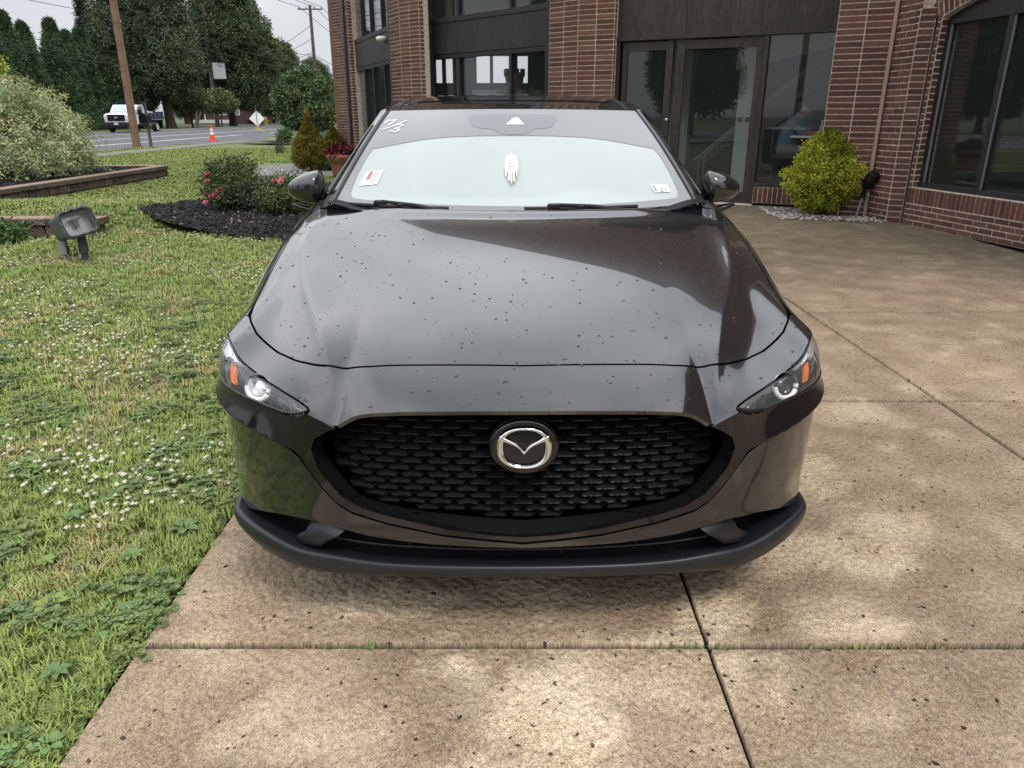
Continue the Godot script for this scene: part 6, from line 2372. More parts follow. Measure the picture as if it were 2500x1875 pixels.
func conifer(called: String, label: String, p: Vector3, h: float, r: float, cnt: int, clump: Mesh, c1: Color, c2: Color, low: float, power: float, lump: float, sc = 1.0):
	var t = thing(called, label, "shrub", p)
	var g = Geo.new()
	g.tube([Vector3(0, -0.03, 0), Vector3(0.01, h * 0.4, 0), Vector3(0, h * 0.85, 0)], [r * 0.09, r * 0.07, r * 0.02], 7)
	obj("trunk", g, M.bark, t)
	var nz = noise(2.6 / r, 2, 33 + int(h * 100))
	var pts = []
	while pts.size() < cnt:
		var tt = rng.randf()
		var a = rng.randf() * TAU
		var prof = r * pow(sin(PI * clampf(low + (1.0 - low) * pow(tt, power), 0.0, 1.0)), 1.05)
		var d = Vector3(cos(a), 0, sin(a))
		var n = nz.get_noise_3dv(Vector3(d.x * prof, tt * h, d.z * prof))
		var R = prof * (1.0 + lump * n) * lerpf(0.62, 1.0, pow(rng.randf(), 0.5))
		pts.append(d * R + Vector3(0, h * (0.07 + 0.93 * tt), 0))
	crown(t, "foliage", clump, M.needle, pts, sc, c1, 0.3, c2, 44)
	return t

func build_garden():
	var spray = leaf_clump(14, 0.040, 0.015, 0.035, 1.0)
	# golden cypresses
	conifer("golden_cypress", "golden green dwarf cypress in stones against the brick pier right of the door", Vector3(4.41, 0, -10.78), 1.27, 0.46, 3000, spray, Color(0.24, 0.28, 0.03), Color(0.46, 0.47, 0.06), 0.16, 0.85, 0.62)
	conifer("golden_cypress", "tall bronze gold cypress with a thin leader on the left beside the driveway", Vector3(-5.15, 0, -19.75), 1.22, 0.43, 1700, leaf_clump(14, 0.06, 0.022, 0.05, 1.0), Color(0.115, 0.105, 0.015), Color(0.235, 0.185, 0.03), 0.22, 0.8, 0.3)
	var tip = leaf_clump(14, 0.07, 0.02, 0.04, 1.6)
	var lead = []
	var cyp = get_node("golden_cypress_001")
	for k in 26:
		lead.append(Vector3(rng.randfn() * 0.025, 1.12 + k * 0.0135, rng.randfn() * 0.025))
	crown(cyp, "leader", tip, M.needle, lead, 0.7, Color(0.25, 0.18, 0.03), 0.3)
	conifer("golden_cypress", "smaller bronze gold cypress behind the tall one, near the planter", Vector3(-4.95, 0, -21.6), 1.0, 0.36, 1100, leaf_clump(14, 0.06, 0.022, 0.05, 1.0), Color(0.11, 0.105, 0.015), Color(0.22, 0.18, 0.03), 0.22, 0.85, 0.35)
	var jun = thing("spreading_juniper", "low dark green juniper at the foot of the bronze gold cypresses", "shrub", Vector3(-4.55, 0, -19.9))
	crown(jun, "foliage", leaf_clump(16, 0.07, 0.016, 0.05, 0.8), M.needle, crown_points([[0, 0.24, 0, 0.5, 0.28, 0.45], [0.3, 0.2, 0.2, 0.35, 0.22, 0.3]], 900, 0.5, 0.6, 46), 1.0, Color(0.045, 0.09, 0.04), 0.3, Color(0.075, 0.13, 0.06))
	# river stones round the right cypress
	var st = Geo.new()
	st.lathe(Transform3D(Basis().scaled(Vector3(1, 0.6, 0.75)), Vector3.ZERO), [Vector2(0.001, -1.0), Vector2(0.7, -0.7), Vector2(1.0, 0.0), Vector2(0.75, 0.65), Vector2(0.3, 0.95), Vector2(0.001, 1.0)], 8)
	var stone_poly = V2([3.70, -10.25, 3.66, -10.75, 3.78, -11.55, 4.62, -11.35, 4.25, -10.70, 4.88, -10.38, 5.0, -9.93, 4.55, -10.02])
	var xf = []
	var cl = []
	while xf.size() < 900:
		var p = Vector2(rng.randf_range(3.6, 5.0), rng.randf_range(-11.6, -9.9))
		if Geometry2D.is_point_in_polygon(p, stone_poly):
			xf.append(Transform3D(Basis(Vector3.UP, rng.randf() * TAU).scaled(Vector3.ONE * rng.randf_range(0.014, 0.034)), Vector3(p.x, rng.randf_range(0.004, 0.022), p.y)))
			var w = rng.randf_range(0.10, 0.36) if rng.randf() < 0.8 else rng.randf_range(0.36, 0.55)
			cl.append(Color(w, w * rng.randf_range(0.82, 0.95), w * rng.randf_range(0.68, 0.85)))
	stuff(tag(scatter("river_stones", st.mesh(), M.vc, xf, cl), "small mixed river stones in the bed under the golden cypress", "stones"))
	# spot lamp on a stake behind the cypress
	var sp = thing("stake_lamp", "black garden spot lamp on a grey stake beside the right cypress", "garden lamp", Vector3(4.72, 0, -10.36))
	var g = Geo.new()
	g.tube([Vector3(0, -0.05, 0), Vector3(0.06, 0.30, 0)], 0.018, 10)
	obj("stake", g, M.steel_grey, sp)
	g = Geo.new()
	g.tube([Vector3(0.06, 0.28, 0), Vector3(0.075, 0.40, 0)], 0.026, 10)
	g.lathe(Transform3D(Basis(Vector3(0, 0, 1), -0.3) * Basis(Vector3(1, 0, 0), 0.35), Vector3(0.075, 0.40, 0)), [Vector2(0.02, 0.0), Vector2(0.065, 0.03), Vector2(0.075, 0.10), Vector2(0.075, 0.20), Vector2(0.06, 0.245), Vector2(0.001, 0.25)], 16)
	obj("lamp_head", g, M.matte_black, sp)
	# terracotta planter with red leaves and orange flowers
	var pl = thing("planter", "round terracotta planter with dark red leaves and orange flowers", "planter", Vector3(-3.72, 0, -17.0))
	g = Geo.new()
	g.lathe(Transform3D(), [Vector2(0.20, 0.0), Vector2(0.23, 0.02), Vector2(0.27, 0.30), Vector2(0.285, 0.36), Vector2(0.31, 0.375), Vector2(0.315, 0.41), Vector2(0.335, 0.43), Vector2(0.345, 0.50), Vector2(0.33, 0.525), Vector2(0.30, 0.52), Vector2(0.28, 0.44)], 32)
	obj("pot", g, M.terracotta, pl)
	crown(pl, "leaves", leaf_clump(10, 0.09, 0.05, 0.05, 0.5), M.leaf, crown_points([[0, 0.56, 0, 0.33, 0.16, 0.33]], 260, 0.2, 0.9, 51), 1.0, Color(0.055, 0.010, 0.012), 0.35, Color(0.11, 0.018, 0.018))
	crown(pl, "flowers", leaf_clump(9, 0.04, 0.04, 0.02, 0.6), M.petal, crown_points([[0.0, 0.50, 0.16, 0.3, 0.06, 0.2]], 40, 0.6, 0.9, 52), 1.0, Color(0.65, 0.17, 0.08), 0.25)
	# rose bed
	var bed = round_poly([-5.25, -11.0, -4.7, -9.85, -3.8, -9.1, -2.5, -8.55, -1.5, -8.9, -1.0, -14.6, -3.0, -15.2, -4.6, -13.2], 6)
	var bf = func(p): return Vector3(p.x, gh(p.x, p.y) + 0.012 + 0.10 * smoothstep(-8.4, -9.6, p.y) * smoothstep(-5.4, -4.2, p.x), p.y)
	var bedg = patch(bed, bf, Vector2(0.25, 0.25), 0.0)
	for k in bedg.n.size():
		if bedg.n[k].y < 0.0:
			bedg.n[k] = -bedg.n[k]
	var mb = struct(obj("mulch_bed", bedg, M.mulch_base))
	var chip = Geo.new()
	chip.box(Transform3D(), Vector3(0.05, 0.010, 0.018), 0.003)
	chip.box(Transform3D(Basis(Vector3.UP, 1.1), Vector3(0.02, 0.008, 0.012)), Vector3(0.04, 0.008, 0.014))
	var chipm = chip.mesh()
	xf = []
	cl = []
	while xf.size() < 7500:
		var p = Vector2(rng.randf_range(-5.3, -1.2), rng.randf_range(-13.2, -8.5))
		if Geometry2D.is_point_in_polygon(p, bed):
			xf.append(Transform3D(Basis.from_euler(Vector3(rng.randfn() * 0.35, rng.randf() * TAU, rng.randfn() * 0.3)).scaled(Vector3.ONE * rng.randf_range(0.6, 1.4)), bf.call(p) + Vector3(0, 0.008, 0)))
			var w = rng.randf_range(0.5, 1.9)
			cl.append(Color(w, w, w))
	stuff(scatter("mulch_chips", chipm, M.mulch, xf, cl, mb))
	xf = []
	cl = []
	while xf.size() < 70:
		var p = Vector2(-3.6 + rng.randfn() * 0.8, -9.95 + rng.randfn() * 0.35)
		if Geometry2D.is_point_in_polygon(p, bed):
			xf.append(Transform3D(Basis.from_euler(Vector3(rng.randfn() * 0.3, rng.randf() * TAU, 0)).scaled(Vector3(0.5, 0.8, 0.9)), bf.call(p) + Vector3(0, 0.02, 0)))
			cl.append(jitter(28.0, 22.0, 17.0, 0.3))
	stuff(scatter("fallen_petals", chipm, M.mulch, xf, cl, mb))
	var rl = leaf_clump(9, 0.045, 0.026, 0.06, 0.7)
	var rose = Geo.new()
	for r in 4:
		for k in 6:
			var a = TAU * k / 6.0 + r * 0.5
			var d = Vector3(cos(a), 0, sin(a))
			var R = 0.006 + 0.008 * r
			rose.quad(d * R * 0.4 + Vector3(0, 0.0, 0), (d * R).rotated(Vector3.UP, 0.5) + Vector3(0, 0.018 - 0.002 * r, 0), d * R * 1.35 + Vector3(0, 0.026 - 0.004 * r, 0), (d * R).rotated(Vector3.UP, -0.5) + Vector3(0, 0.018 - 0.002 * r, 0), Color.WHITE * (1.1 - 0.08 * r), d * 0.6 + Vector3.UP)
	var rose_mesh = rose.mesh()
	var bushes = [
		["rose_bush", "tall rose bush with pink blooms low on its left side in the mulch bed", Vector3(-3.92, 0.08, -10.75), 0.46, 0.72, 26, 650, [[-4.17, 0.59, -10.5], [-4.18, 0.49, -10.5], [-3.96, 0.41, -10.45], [-4.01, 0.37, -10.45], [-4.02, 0.33, -10.45], [-4.22, 0.31, -10.5], [-4.14, 0.29, -10.45], [-4.11, 0.31, -10.43], [-4.07, 0.31, -10.42], [-4.02, 0.28, -10.42], [-4.22, 0.21, -10.45]]],
		["rose_bush", "low rose bush with three pink blooms beside the car's left mirror", Vector3(-3.05, 0.09, -10.35), 0.42, 0.44, 18, 480, [[-3.18, 0.51, -10.25], [-3.08, 0.54, -10.25], [-3.08, 0.5, -10.2]]]]
	for b in bushes:
		var o = thing(b[0], b[1], "rose bush", b[2], 0.0, "rose bushes in the mulch bed")
		var sg = Geo.new()
		var tips = []
		for k in b[5]:
			var a = TAU * k / b[5] + rng.randf() * 0.4
			var R = b[3] * rng.randf_range(0.35, 1.0)
			var H = b[4] * rng.randf_range(0.6, 1.1) * (1.12 - 0.5 * R / b[3])
			var e = Vector3(cos(a) * R, H, sin(a) * R)
			sg.tube([Vector3(cos(a) * 0.03, -0.05, sin(a) * 0.03), Vector3(cos(a) * R * 0.5, H * 0.6, sin(a) * R * 0.5), e], [0.007, 0.005, 0.003], 5)
			for q in 8:
				tips.append(Vector3(cos(a) * 0.03, 0, sin(a) * 0.03).lerp(e, rng.randf_range(0.2, 1.05)) + Vector3(rng.randfn(), rng.randfn() * 0.6, rng.randfn()) * 0.045)
		obj("stems", sg, mat(0.06, 0.065, 0.035, 0.7), o)
		var pts = crown_points([[0, b[4] * 0.5, 0, b[3], b[4] * 0.5, b[3]]], b[6], 0.5, 0.25, 55) + tips
		crown(o, "leaves", rl, M.leaf, pts, 1.0, Color(0.055, 0.085, 0.035), 0.35, Color(0.10, 0.13, 0.05))
		for p in b[7]:
			var c = jitter(0.72, 0.17, 0.24, 0.2)
			var m = mat(c.r, c.g, c.b, 0.6, {"vc": true, "back": Color(0.3, 0.15, 0.15)})
			put("rose_bloom", rose_mesh, m, o, Transform3D(Basis(Vector3.RIGHT, rng.randf_range(0.4, 1.1)).scaled(Vector3.ONE * rng.randf_range(0.9, 1.25)), Vector3(p[0], p[1], p[2]) - b[2]))
	var cat = thing("silvery_perennial", "blue green bushy perennial between the two rose bushes", "plant", Vector3(-3.55, 0.08, -10.7))
	crown(cat, "leaves", leaf_clump(10, 0.05, 0.018, 0.05, 0.8), M.leaf, crown_points([[0, 0.2, 0, 0.42, 0.25, 0.35], [0.3, 0.22, -0.2, 0.35, 0.3, 0.3]], 620, 0.3, 0.5, 57), 1.0, Color(0.085, 0.125, 0.085), 0.3, Color(0.13, 0.18, 0.125))
	crown(cat, "flowers", leaf_clump(5, 0.018, 0.016, 0.012), M.petal, crown_points([[0.25, 0.48, -0.3, 0.45, 0.06, 0.3]], 60, 0.2, 0.9, 58), 1.0, Color(0.7, 0.68, 0.62), 0.15)
	# raised bed, its stone edging and the dappled willow
	var rb = Geo.new()
	rb.box(at(Vector3(-10.6, 0.09, -15.0)), Vector3(4.6, 0.2, 5.8))
	var bed2 = struct(obj("raised_bed", rb, M.mulch_base))
	xf = []
	cl = []
	for k in 3000:
		xf.append(Transform3D(Basis.from_euler(Vector3(rng.randfn() * 0.35, rng.randf() * TAU, rng.randfn() * 0.3)).scaled(Vector3.ONE * rng.randf_range(0.7, 1.5)), Vector3(rng.randf_range(-12.0, -8.35), 0.197, rng.randf_range(-17.8, -12.2))))
		var w = rng.randf_range(0.5, 1.6)
		cl.append(Color(w, w, w))
	stuff(scatter("mulch_chips", chipm, M.mulch, xf, cl, bed2))
	var walls = [["low stone edging wall in front of the pale shrub's raised bed", Vector2(-8.2, -11.2), Vector2(-8.12, -17.9), 0.235], ["low stone edging wall closing the raised bed at the back", Vector2(-12.5, -17.85), Vector2(-8.15, -17.9), 0.235], ["low stone retaining wall on the lawn behind the floodlight", Vector2(-8.6, -8.75), Vector2(WALL_END, -8.75), 0.225]]
	for w in walls:
		var o = thing("retaining_wall", w[0], "wall")
		var d = (w[2] - w[1]).normalized()
		var L = w[1].distance_to(w[2])
		var B = Basis(v3(d), Vector3.UP, v3(d).cross(Vector3.UP))
		var s = 0.0
		while s < L - 0.05:
			var l = minf(rng.randf_range(0.40, 0.52), L - s)
			var c = w[1] + d * (s + l * 0.5)
			g = Geo.new()
			g.box(Transform3D(B, v3(c, w[3] - 0.04)), Vector3(l - 0.006, 0.08, 0.27), 0.008)
			var cap = obj("cap_stone", g, M.paver[rng.randi() % 3], o)
			g = Geo.new()
			g.box(Transform3D(B, v3(c, w[3] + 0.001)), Vector3(l - 0.02, 0.004, 0.255))
			obj("pale_top", g, M.paver_top, cap)  # thin paler sheet over the top of each cap stone
			s += l
		for row in 2:
			s = -0.1 * row
			while s < L - 0.05:
				var l = minf(rng.randf_range(0.24, 0.34), L - s)
				var c = w[1] + d * (maxf(s, 0.0) + minf(s + l, L)) * 0.5
				g = Geo.new()
				g.box(Transform3D(B * Basis.from_euler(Vector3(rng.randfn() * 0.03, rng.randfn() * 0.03, 0)), v3(c, w[3] - 0.155 - row * 0.15)), Vector3(l - 0.008, 0.146, 0.21 + rng.randf() * 0.02), 0.018)
				obj("block", g, M.paver[rng.randi() % 3], o)
				s += l
	var wil = thing("dappled_willow", "large pale cream green willow shrub in the raised bed on the left", "shrub", Vector3(-9.95, 0.18, -15.2))
	var sg2 = Geo.new()
	var wpts = []
	for k in 230:
		var a = rng.randf() * TAU
		var out_ = sqrt(rng.randf())
		var R = 1.55 * out_
		var H = 1.45 * sqrt(maxf(0.02, 1.0 - out_ * out_)) + 0.18 + rng.randfn() * 0.08
		var e = Vector3(cos(a) * R, H, sin(a) * R)
		var mid = Vector3(cos(a) * R * 0.45, H * 0.8 + 0.1, sin(a) * R * 0.45)
		if k % 4 == 0:
			sg2.tube([Vector3(cos(a) * 0.1, 0, sin(a) * 0.1), mid, e], [0.012, 0.007, 0.002], 4)
		for q in 17:
			var t = rng.randf_range(0.35, 1.1)
			var p = mid.lerp(e, (t - 0.4) / 0.6)
			wpts.append(p + Vector3(rng.randfn(), rng.randfn() - 0.4 * out_, rng.randfn()) * 0.10)
	for k in 700:
		var a = rng.randf() * TAU
		var R = 1.5 * lerpf(0.8, 1.0, rng.randf())
		wpts.append(Vector3(cos(a) * R, rng.randf_range(0.05, 0.75), sin(a) * R))
	obj("stems", sg2, mat(0.12, 0.10, 0.06, 0.8), wil)
	crown(wil, "leaves", leaf_clump(16, 0.075, 0.020, 0.07, 1.0), M.leaf, wpts, 1.0, Color(0.32, 0.39, 0.20), 0.28, Color(0.56, 0.59, 0.36), 66)
	var sp2 = []
	for k in 42:
		var a = rng.randf() * TAU
		var R = rng.randf() * 1.1
		var y0 = 1.45 * sqrt(maxf(0.0, 1.0 - R * R / 2.4)) + 0.18
		for q in 9:
			sp2.append(Vector3(cos(a) * (R + 0.03 * q), y0 + q * 0.032, sin(a) * (R + 0.03 * q)))
	crown(wil, "shoots", leaf_clump(7, 0.05, 0.014, 0.02, 1.2), M.leaf, sp2, 1.0, Color(0.36, 0.36, 0.18), 0.25)
	# small plants at the foot of the lower wall
	var wd = thing("leafy_weed", "leafy green weed growing against the lower stone wall at the left edge", "plant", Vector3(-5.75, 0, -8.35))
	crown(wd, "leaves", leaf_clump(10, 0.07, 0.035, 0.06, 0.7), M.leaf, crown_points([[0, 0.1, 0, 0.35, 0.14, 0.2], [-0.4, 0.08, 0.05, 0.3, 0.12, 0.2]], 240, 0.2, 0.9, 59), 1.0, Color(0.10, 0.17, 0.05), 0.3)
	# bright green tree and the tan sign wall at the left edge
	var acer = thing("lime_tree", "bright lime green tree reaching in at the left edge", "tree", Vector3(-14.0, 0, -20))
	trunk(acer, 2.4, 0.06, 6, 0.9)
	crown(acer, "crown", leaf_clump(16, 0.11, 0.06, 0.10, 0.5), M.leaf, crown_points([[0.35, 2.55, 0, 1.0, 0.65, 0.9], [0.9, 2.2, 0.2, 0.45, 0.4, 0.5], [-0.5, 2.3, 0, 0.8, 0.6, 0.8]], 800, 0.3, 0.2, 61), 1.0, Color(0.19, 0.27, 0.035), 0.25, Color(0.30, 0.37, 0.06))
	g = Geo.new()
	var tan = PackedVector2Array([Vector2(-15.6, 0), Vector2(-12.1, 0)])
	for k in 9:
		var a = PI * 0.5 * k / 8.0
		tan.append(Vector2(-12.4 + 0.3 * cos(a), 1.75 + 0.3 * sin(a)))
	tan.append(Vector2(-15.6, 2.05))
	g.prism(tan, Transform3D(Basis(), Vector3(0, 0, -19.2)), 0.35)
	tag(obj("sign_wall", g, mat(0.24, 0.165, 0.105, 0.9, {"tex": M.grain, "scale": 1.4, "nrm": M.bump})), "tan masonry sign wall with a rounded corner behind the pale shrub", "wall")
	# rounded tree by the side road, second mulch bed with its little shrubs
	var rt = thing("rounded_tree", "dense dark green rounded tree left of the brick building's corner", "tree", Vector3(-11.0, 0, -42.0))
	trunk(rt, 1.2, 0.09, 5, 0.8)
	crown(rt, "crown", leaf_clump(18, 0.17, 0.085, 0.16, 0.7), M.leaf, crown_points([[0, 1.9, 0, 1.55, 1.45, 1.5], [-0.35, 2.6, 0, 0.85, 0.75, 0.9], [0.4, 2.75, 0, 0.7, 0.85, 0.8], [0.5, 1.5, 0.3, 1.2, 0.9, 1.2]], 2300, 0.5, 0.45, 62), 1.0, Color(0.07, 0.115, 0.05), 0.3, Color(0.13, 0.19, 0.08))
	var b2 = round_poly([-13.3, -38.2, -12.0, -37.2, -10.2, -36.3, -8.3, -36.1, -8.0, -38.3, -11.0, -38.9], 5)
	var g2 = patch(b2, func(p): return Vector3(p.x, -0.012 + 0.13 * smoothstep(-36.1, -37.2, p.y) * smoothstep(-13.4, -12.0, p.x), p.y), Vector2(0.4, 0.4), 0.0)
	for k in g2.n.size():
		if g2.n[k].y < 0.0:
			g2.n[k] = -g2.n[k]
	struct(obj("far_mulch_bed", g2, M.mulch_base))
	var ss = thing("young_shrub", "small loose green shrub in the far mulch bed", "shrub", Vector3(-10.9, 0.12, -37.4))
	crown(ss, "foliage", leaf_clump(12, 0.10, 0.05, 0.09, 0.6), M.leaf, crown_points([[0, 0.34, 0, 0.36, 0.26, 0.3]], 160, 0.2, 0.5, 64), 1.0, Color(0.10, 0.17, 0.06), 0.25)
	conifer("cedar_seedling", "tiny grey green cedar seedling on the lawn before the far mulch bed", Vector3(-8.65, -0.02, -29.0), 0.62, 0.16, 240, leaf_clump(12, 0.06, 0.012, 0.04, 1.0), Color(0.10, 0.14, 0.08), Color(0.14, 0.19, 0.11), 0.3, 0.9, 0.2)
	build_floodlight()

func build_floodlight():
	var fl = thing("floodlight", "grey box floodlight tilted on a short post in the lawn", "floodlight", Vector3(-4.28, gh(-4.28, -7.33), -7.33))
	var grey = mat(0.135, 0.15, 0.16, 0.55, {"tex": M.grain, "scale": 3.0})
	var B = Basis(Vector3(0, 0, 1), 0.28) * Basis(Vector3.UP, 1.02) * Basis(Vector3.RIGHT, -0.06)
	var c = Vector3(0.0, 0.37, 0.0)
	var T = Transform3D(B, c)
	var g = Geo.new()
	# rounded housing: cross-sections from the back to the front frame
	var rows = []
	for s in [[-0.16, 0.09, 0.06], [-0.155, 0.135, 0.095], [-0.13, 0.155, 0.112], [0.0, 0.166, 0.124], [0.07, 0.170, 0.128], [0.072, 0.178, 0.136], [0.105, 0.178, 0.136], [0.11, 0.170, 0.128], [0.11, 0.152, 0.112], [0.095, 0.150, 0.110]]:
		var row = []
		for k in 32:
			var a = TAU * k / 32.0
			row.append(T * Vector3(s[1] * signf(cos(a)) * pow(absf(cos(a)), 0.35), s[2] * signf(sin(a)) * pow(absf(sin(a)), 0.35), s[0]))
		rows.append(row)
	g.grid(rows, Color.WHITE, false, true)
	for k in g.n.size():
		var o = T.affine_inverse() * g.v[k]
		if g.n[k].dot(B * Vector3(o.x, o.y, o.z * 0.3)) < 0.0:
			g.n[k] = -g.n[k]
	for q in 32:
		g.tri(T * Vector3(0, 0, -0.165), rows[0][q], rows[0][(q + 1) % 32], Color.WHITE, B * Vector3(0, 0, -1))
	obj("housing", g, grey, fl)
	g = Geo.new()
	g.quad(T * Vector3(-0.15, -0.11, 0.02), T * Vector3(0.15, -0.11, 0.02), T * Vector3(0.15, 0.11, 0.0), T * Vector3(-0.15, 0.11, 0.0), Color.WHITE, B * Vector3(0, 0, 1))
	obj("reflector", g, mat(0.55, 0.58, 0.58, 0.25, {"metal": 0.7}), fl)
	g = Geo.new()
	g.tube([T * Vector3(0.0, -0.04, 0.05), T * Vector3(0.0, 0.05, 0.05)], [0.02, 0.03], 10)
	g.lathe(Transform3D(B, T * Vector3(0.0, 0.03, 0.04)), [Vector2(0.06, 0.0), Vector2(0.064, 0.008), Vector2(0.056, 0.012)], 20)
	obj("bulb", g, mat(0.10, 0.11, 0.12, 0.3), fl)
	g = Geo.new()
	g.quad(T * Vector3(-0.15, -0.11, 0.10), T * Vector3(0.15, -0.11, 0.10), T * Vector3(0.15, 0.11, 0.10), T * Vector3(-0.15, 0.11, 0.10), Color.WHITE, B * Vector3(0, 0, 1))
	obj("cover_glass", g, M.lens, fl)
	for s in [[-0.12, 0.142], [0.02, 0.142], [0.12, 0.142], [-0.10, -0.142], [0.10, -0.142]]:
		g = Geo.new()
		g.box(Transform3D(B, T * Vector3(s[0], s[1], 0.085)), Vector3(0.03, 0.016, 0.03), 0.004)
		obj("clamp", g, M.steel_grey, fl)
	g = Geo.new()
	g.tube([Vector3(0.05, 0.0, 0.0), Vector3(0.05, 0.12, 0.0)], 0.032, 12)
	g.tube([Vector3(0.05, 0.10, 0.0), Vector3(0.05, 0.17, 0.0)], 0.045, 12)
	g.tube([Vector3(0.05, 0.15, 0.0), Vector3(0.045, 0.26, 0.0)], 0.04, 12)
	g.tube([Vector3(0.05, 0.0, 0.0), Vector3(0.05, 0.025, 0.0)], 0.065, 12)
	obj("post", g, mat(0.045, 0.05, 0.055, 0.6), fl)
	g = Geo.new()
	g.box(at(Vector3(-0.13, 0.15, 0.03), 0.2), Vector3(0.075, 0.14, 0.06), 0.006)
	g.tube([Vector3(-0.13, -0.02, 0.03), Vector3(-0.13, 0.09, 0.03)], 0.018, 8)
	obj("junction_box", g, mat(0.22, 0.235, 0.24, 0.6), fl)
	g = Geo.new()
	var pth = []
	for k in 30:
		var t = k / 29.0
		pth.append(Vector3(lerpf(-0.10, 0.03, t) + 0.03 * sin(t * 12.0), 0.12 + 0.045 * cos(t * 12.0), 0.05 + 0.02 * t))
	g.tube(pth, 0.005, 6)
	obj("cable", g, M.matte_black, fl)

# ---------------------------------------------------------------- things along the road
func utility_pole(label: String, p: Vector3, h: float, r: float, arm: bool, m) -> Node3D:
	var o = thing("utility_pole", label, "utility pole", p)
	var g = Geo.new()
	g.tube([Vector3(0, -0.2, 0), Vector3(0, h * 0.5, 0), Vector3(0, h, 0)], [r, r * 0.87, r * 0.72], 14)
	obj("pole", g, m, o)
	if arm:
		g = Geo.new()
		g.box(at(Vector3(0, h - 0.35, 0)), Vector3(2.4, 0.11, 0.10))
		obj("crossarm", g, M.wood_pole_grey, o)
		for x in [-1.1, -0.4, 0.4, 1.1]:
			g = Geo.new()
			g.lathe(at(Vector3(x, h - 0.29, 0)), [Vector2(0.05, 0.0), Vector2(0.06, 0.06), Vector2(0.04, 0.1), Vector2(0.055, 0.14), Vector2(0.001, 0.2)], 8)
			obj("insulator", g, M.steel_grey, o)
	return o

func wire(label: String, a: Vector3, b: Vector3, sag: float, r: float, group: String):
	var g = Geo.new()
	var p = []
	for k in 21:
		var t = k / 20.0
		p.append(a.lerp(b, t) - Vector3(0, sag * 4.0 * t * (1.0 - t), 0))
	g.tube(p, r, 5)
	tag(obj("overhead_wire", g, M.rubber), label, "wire", group)

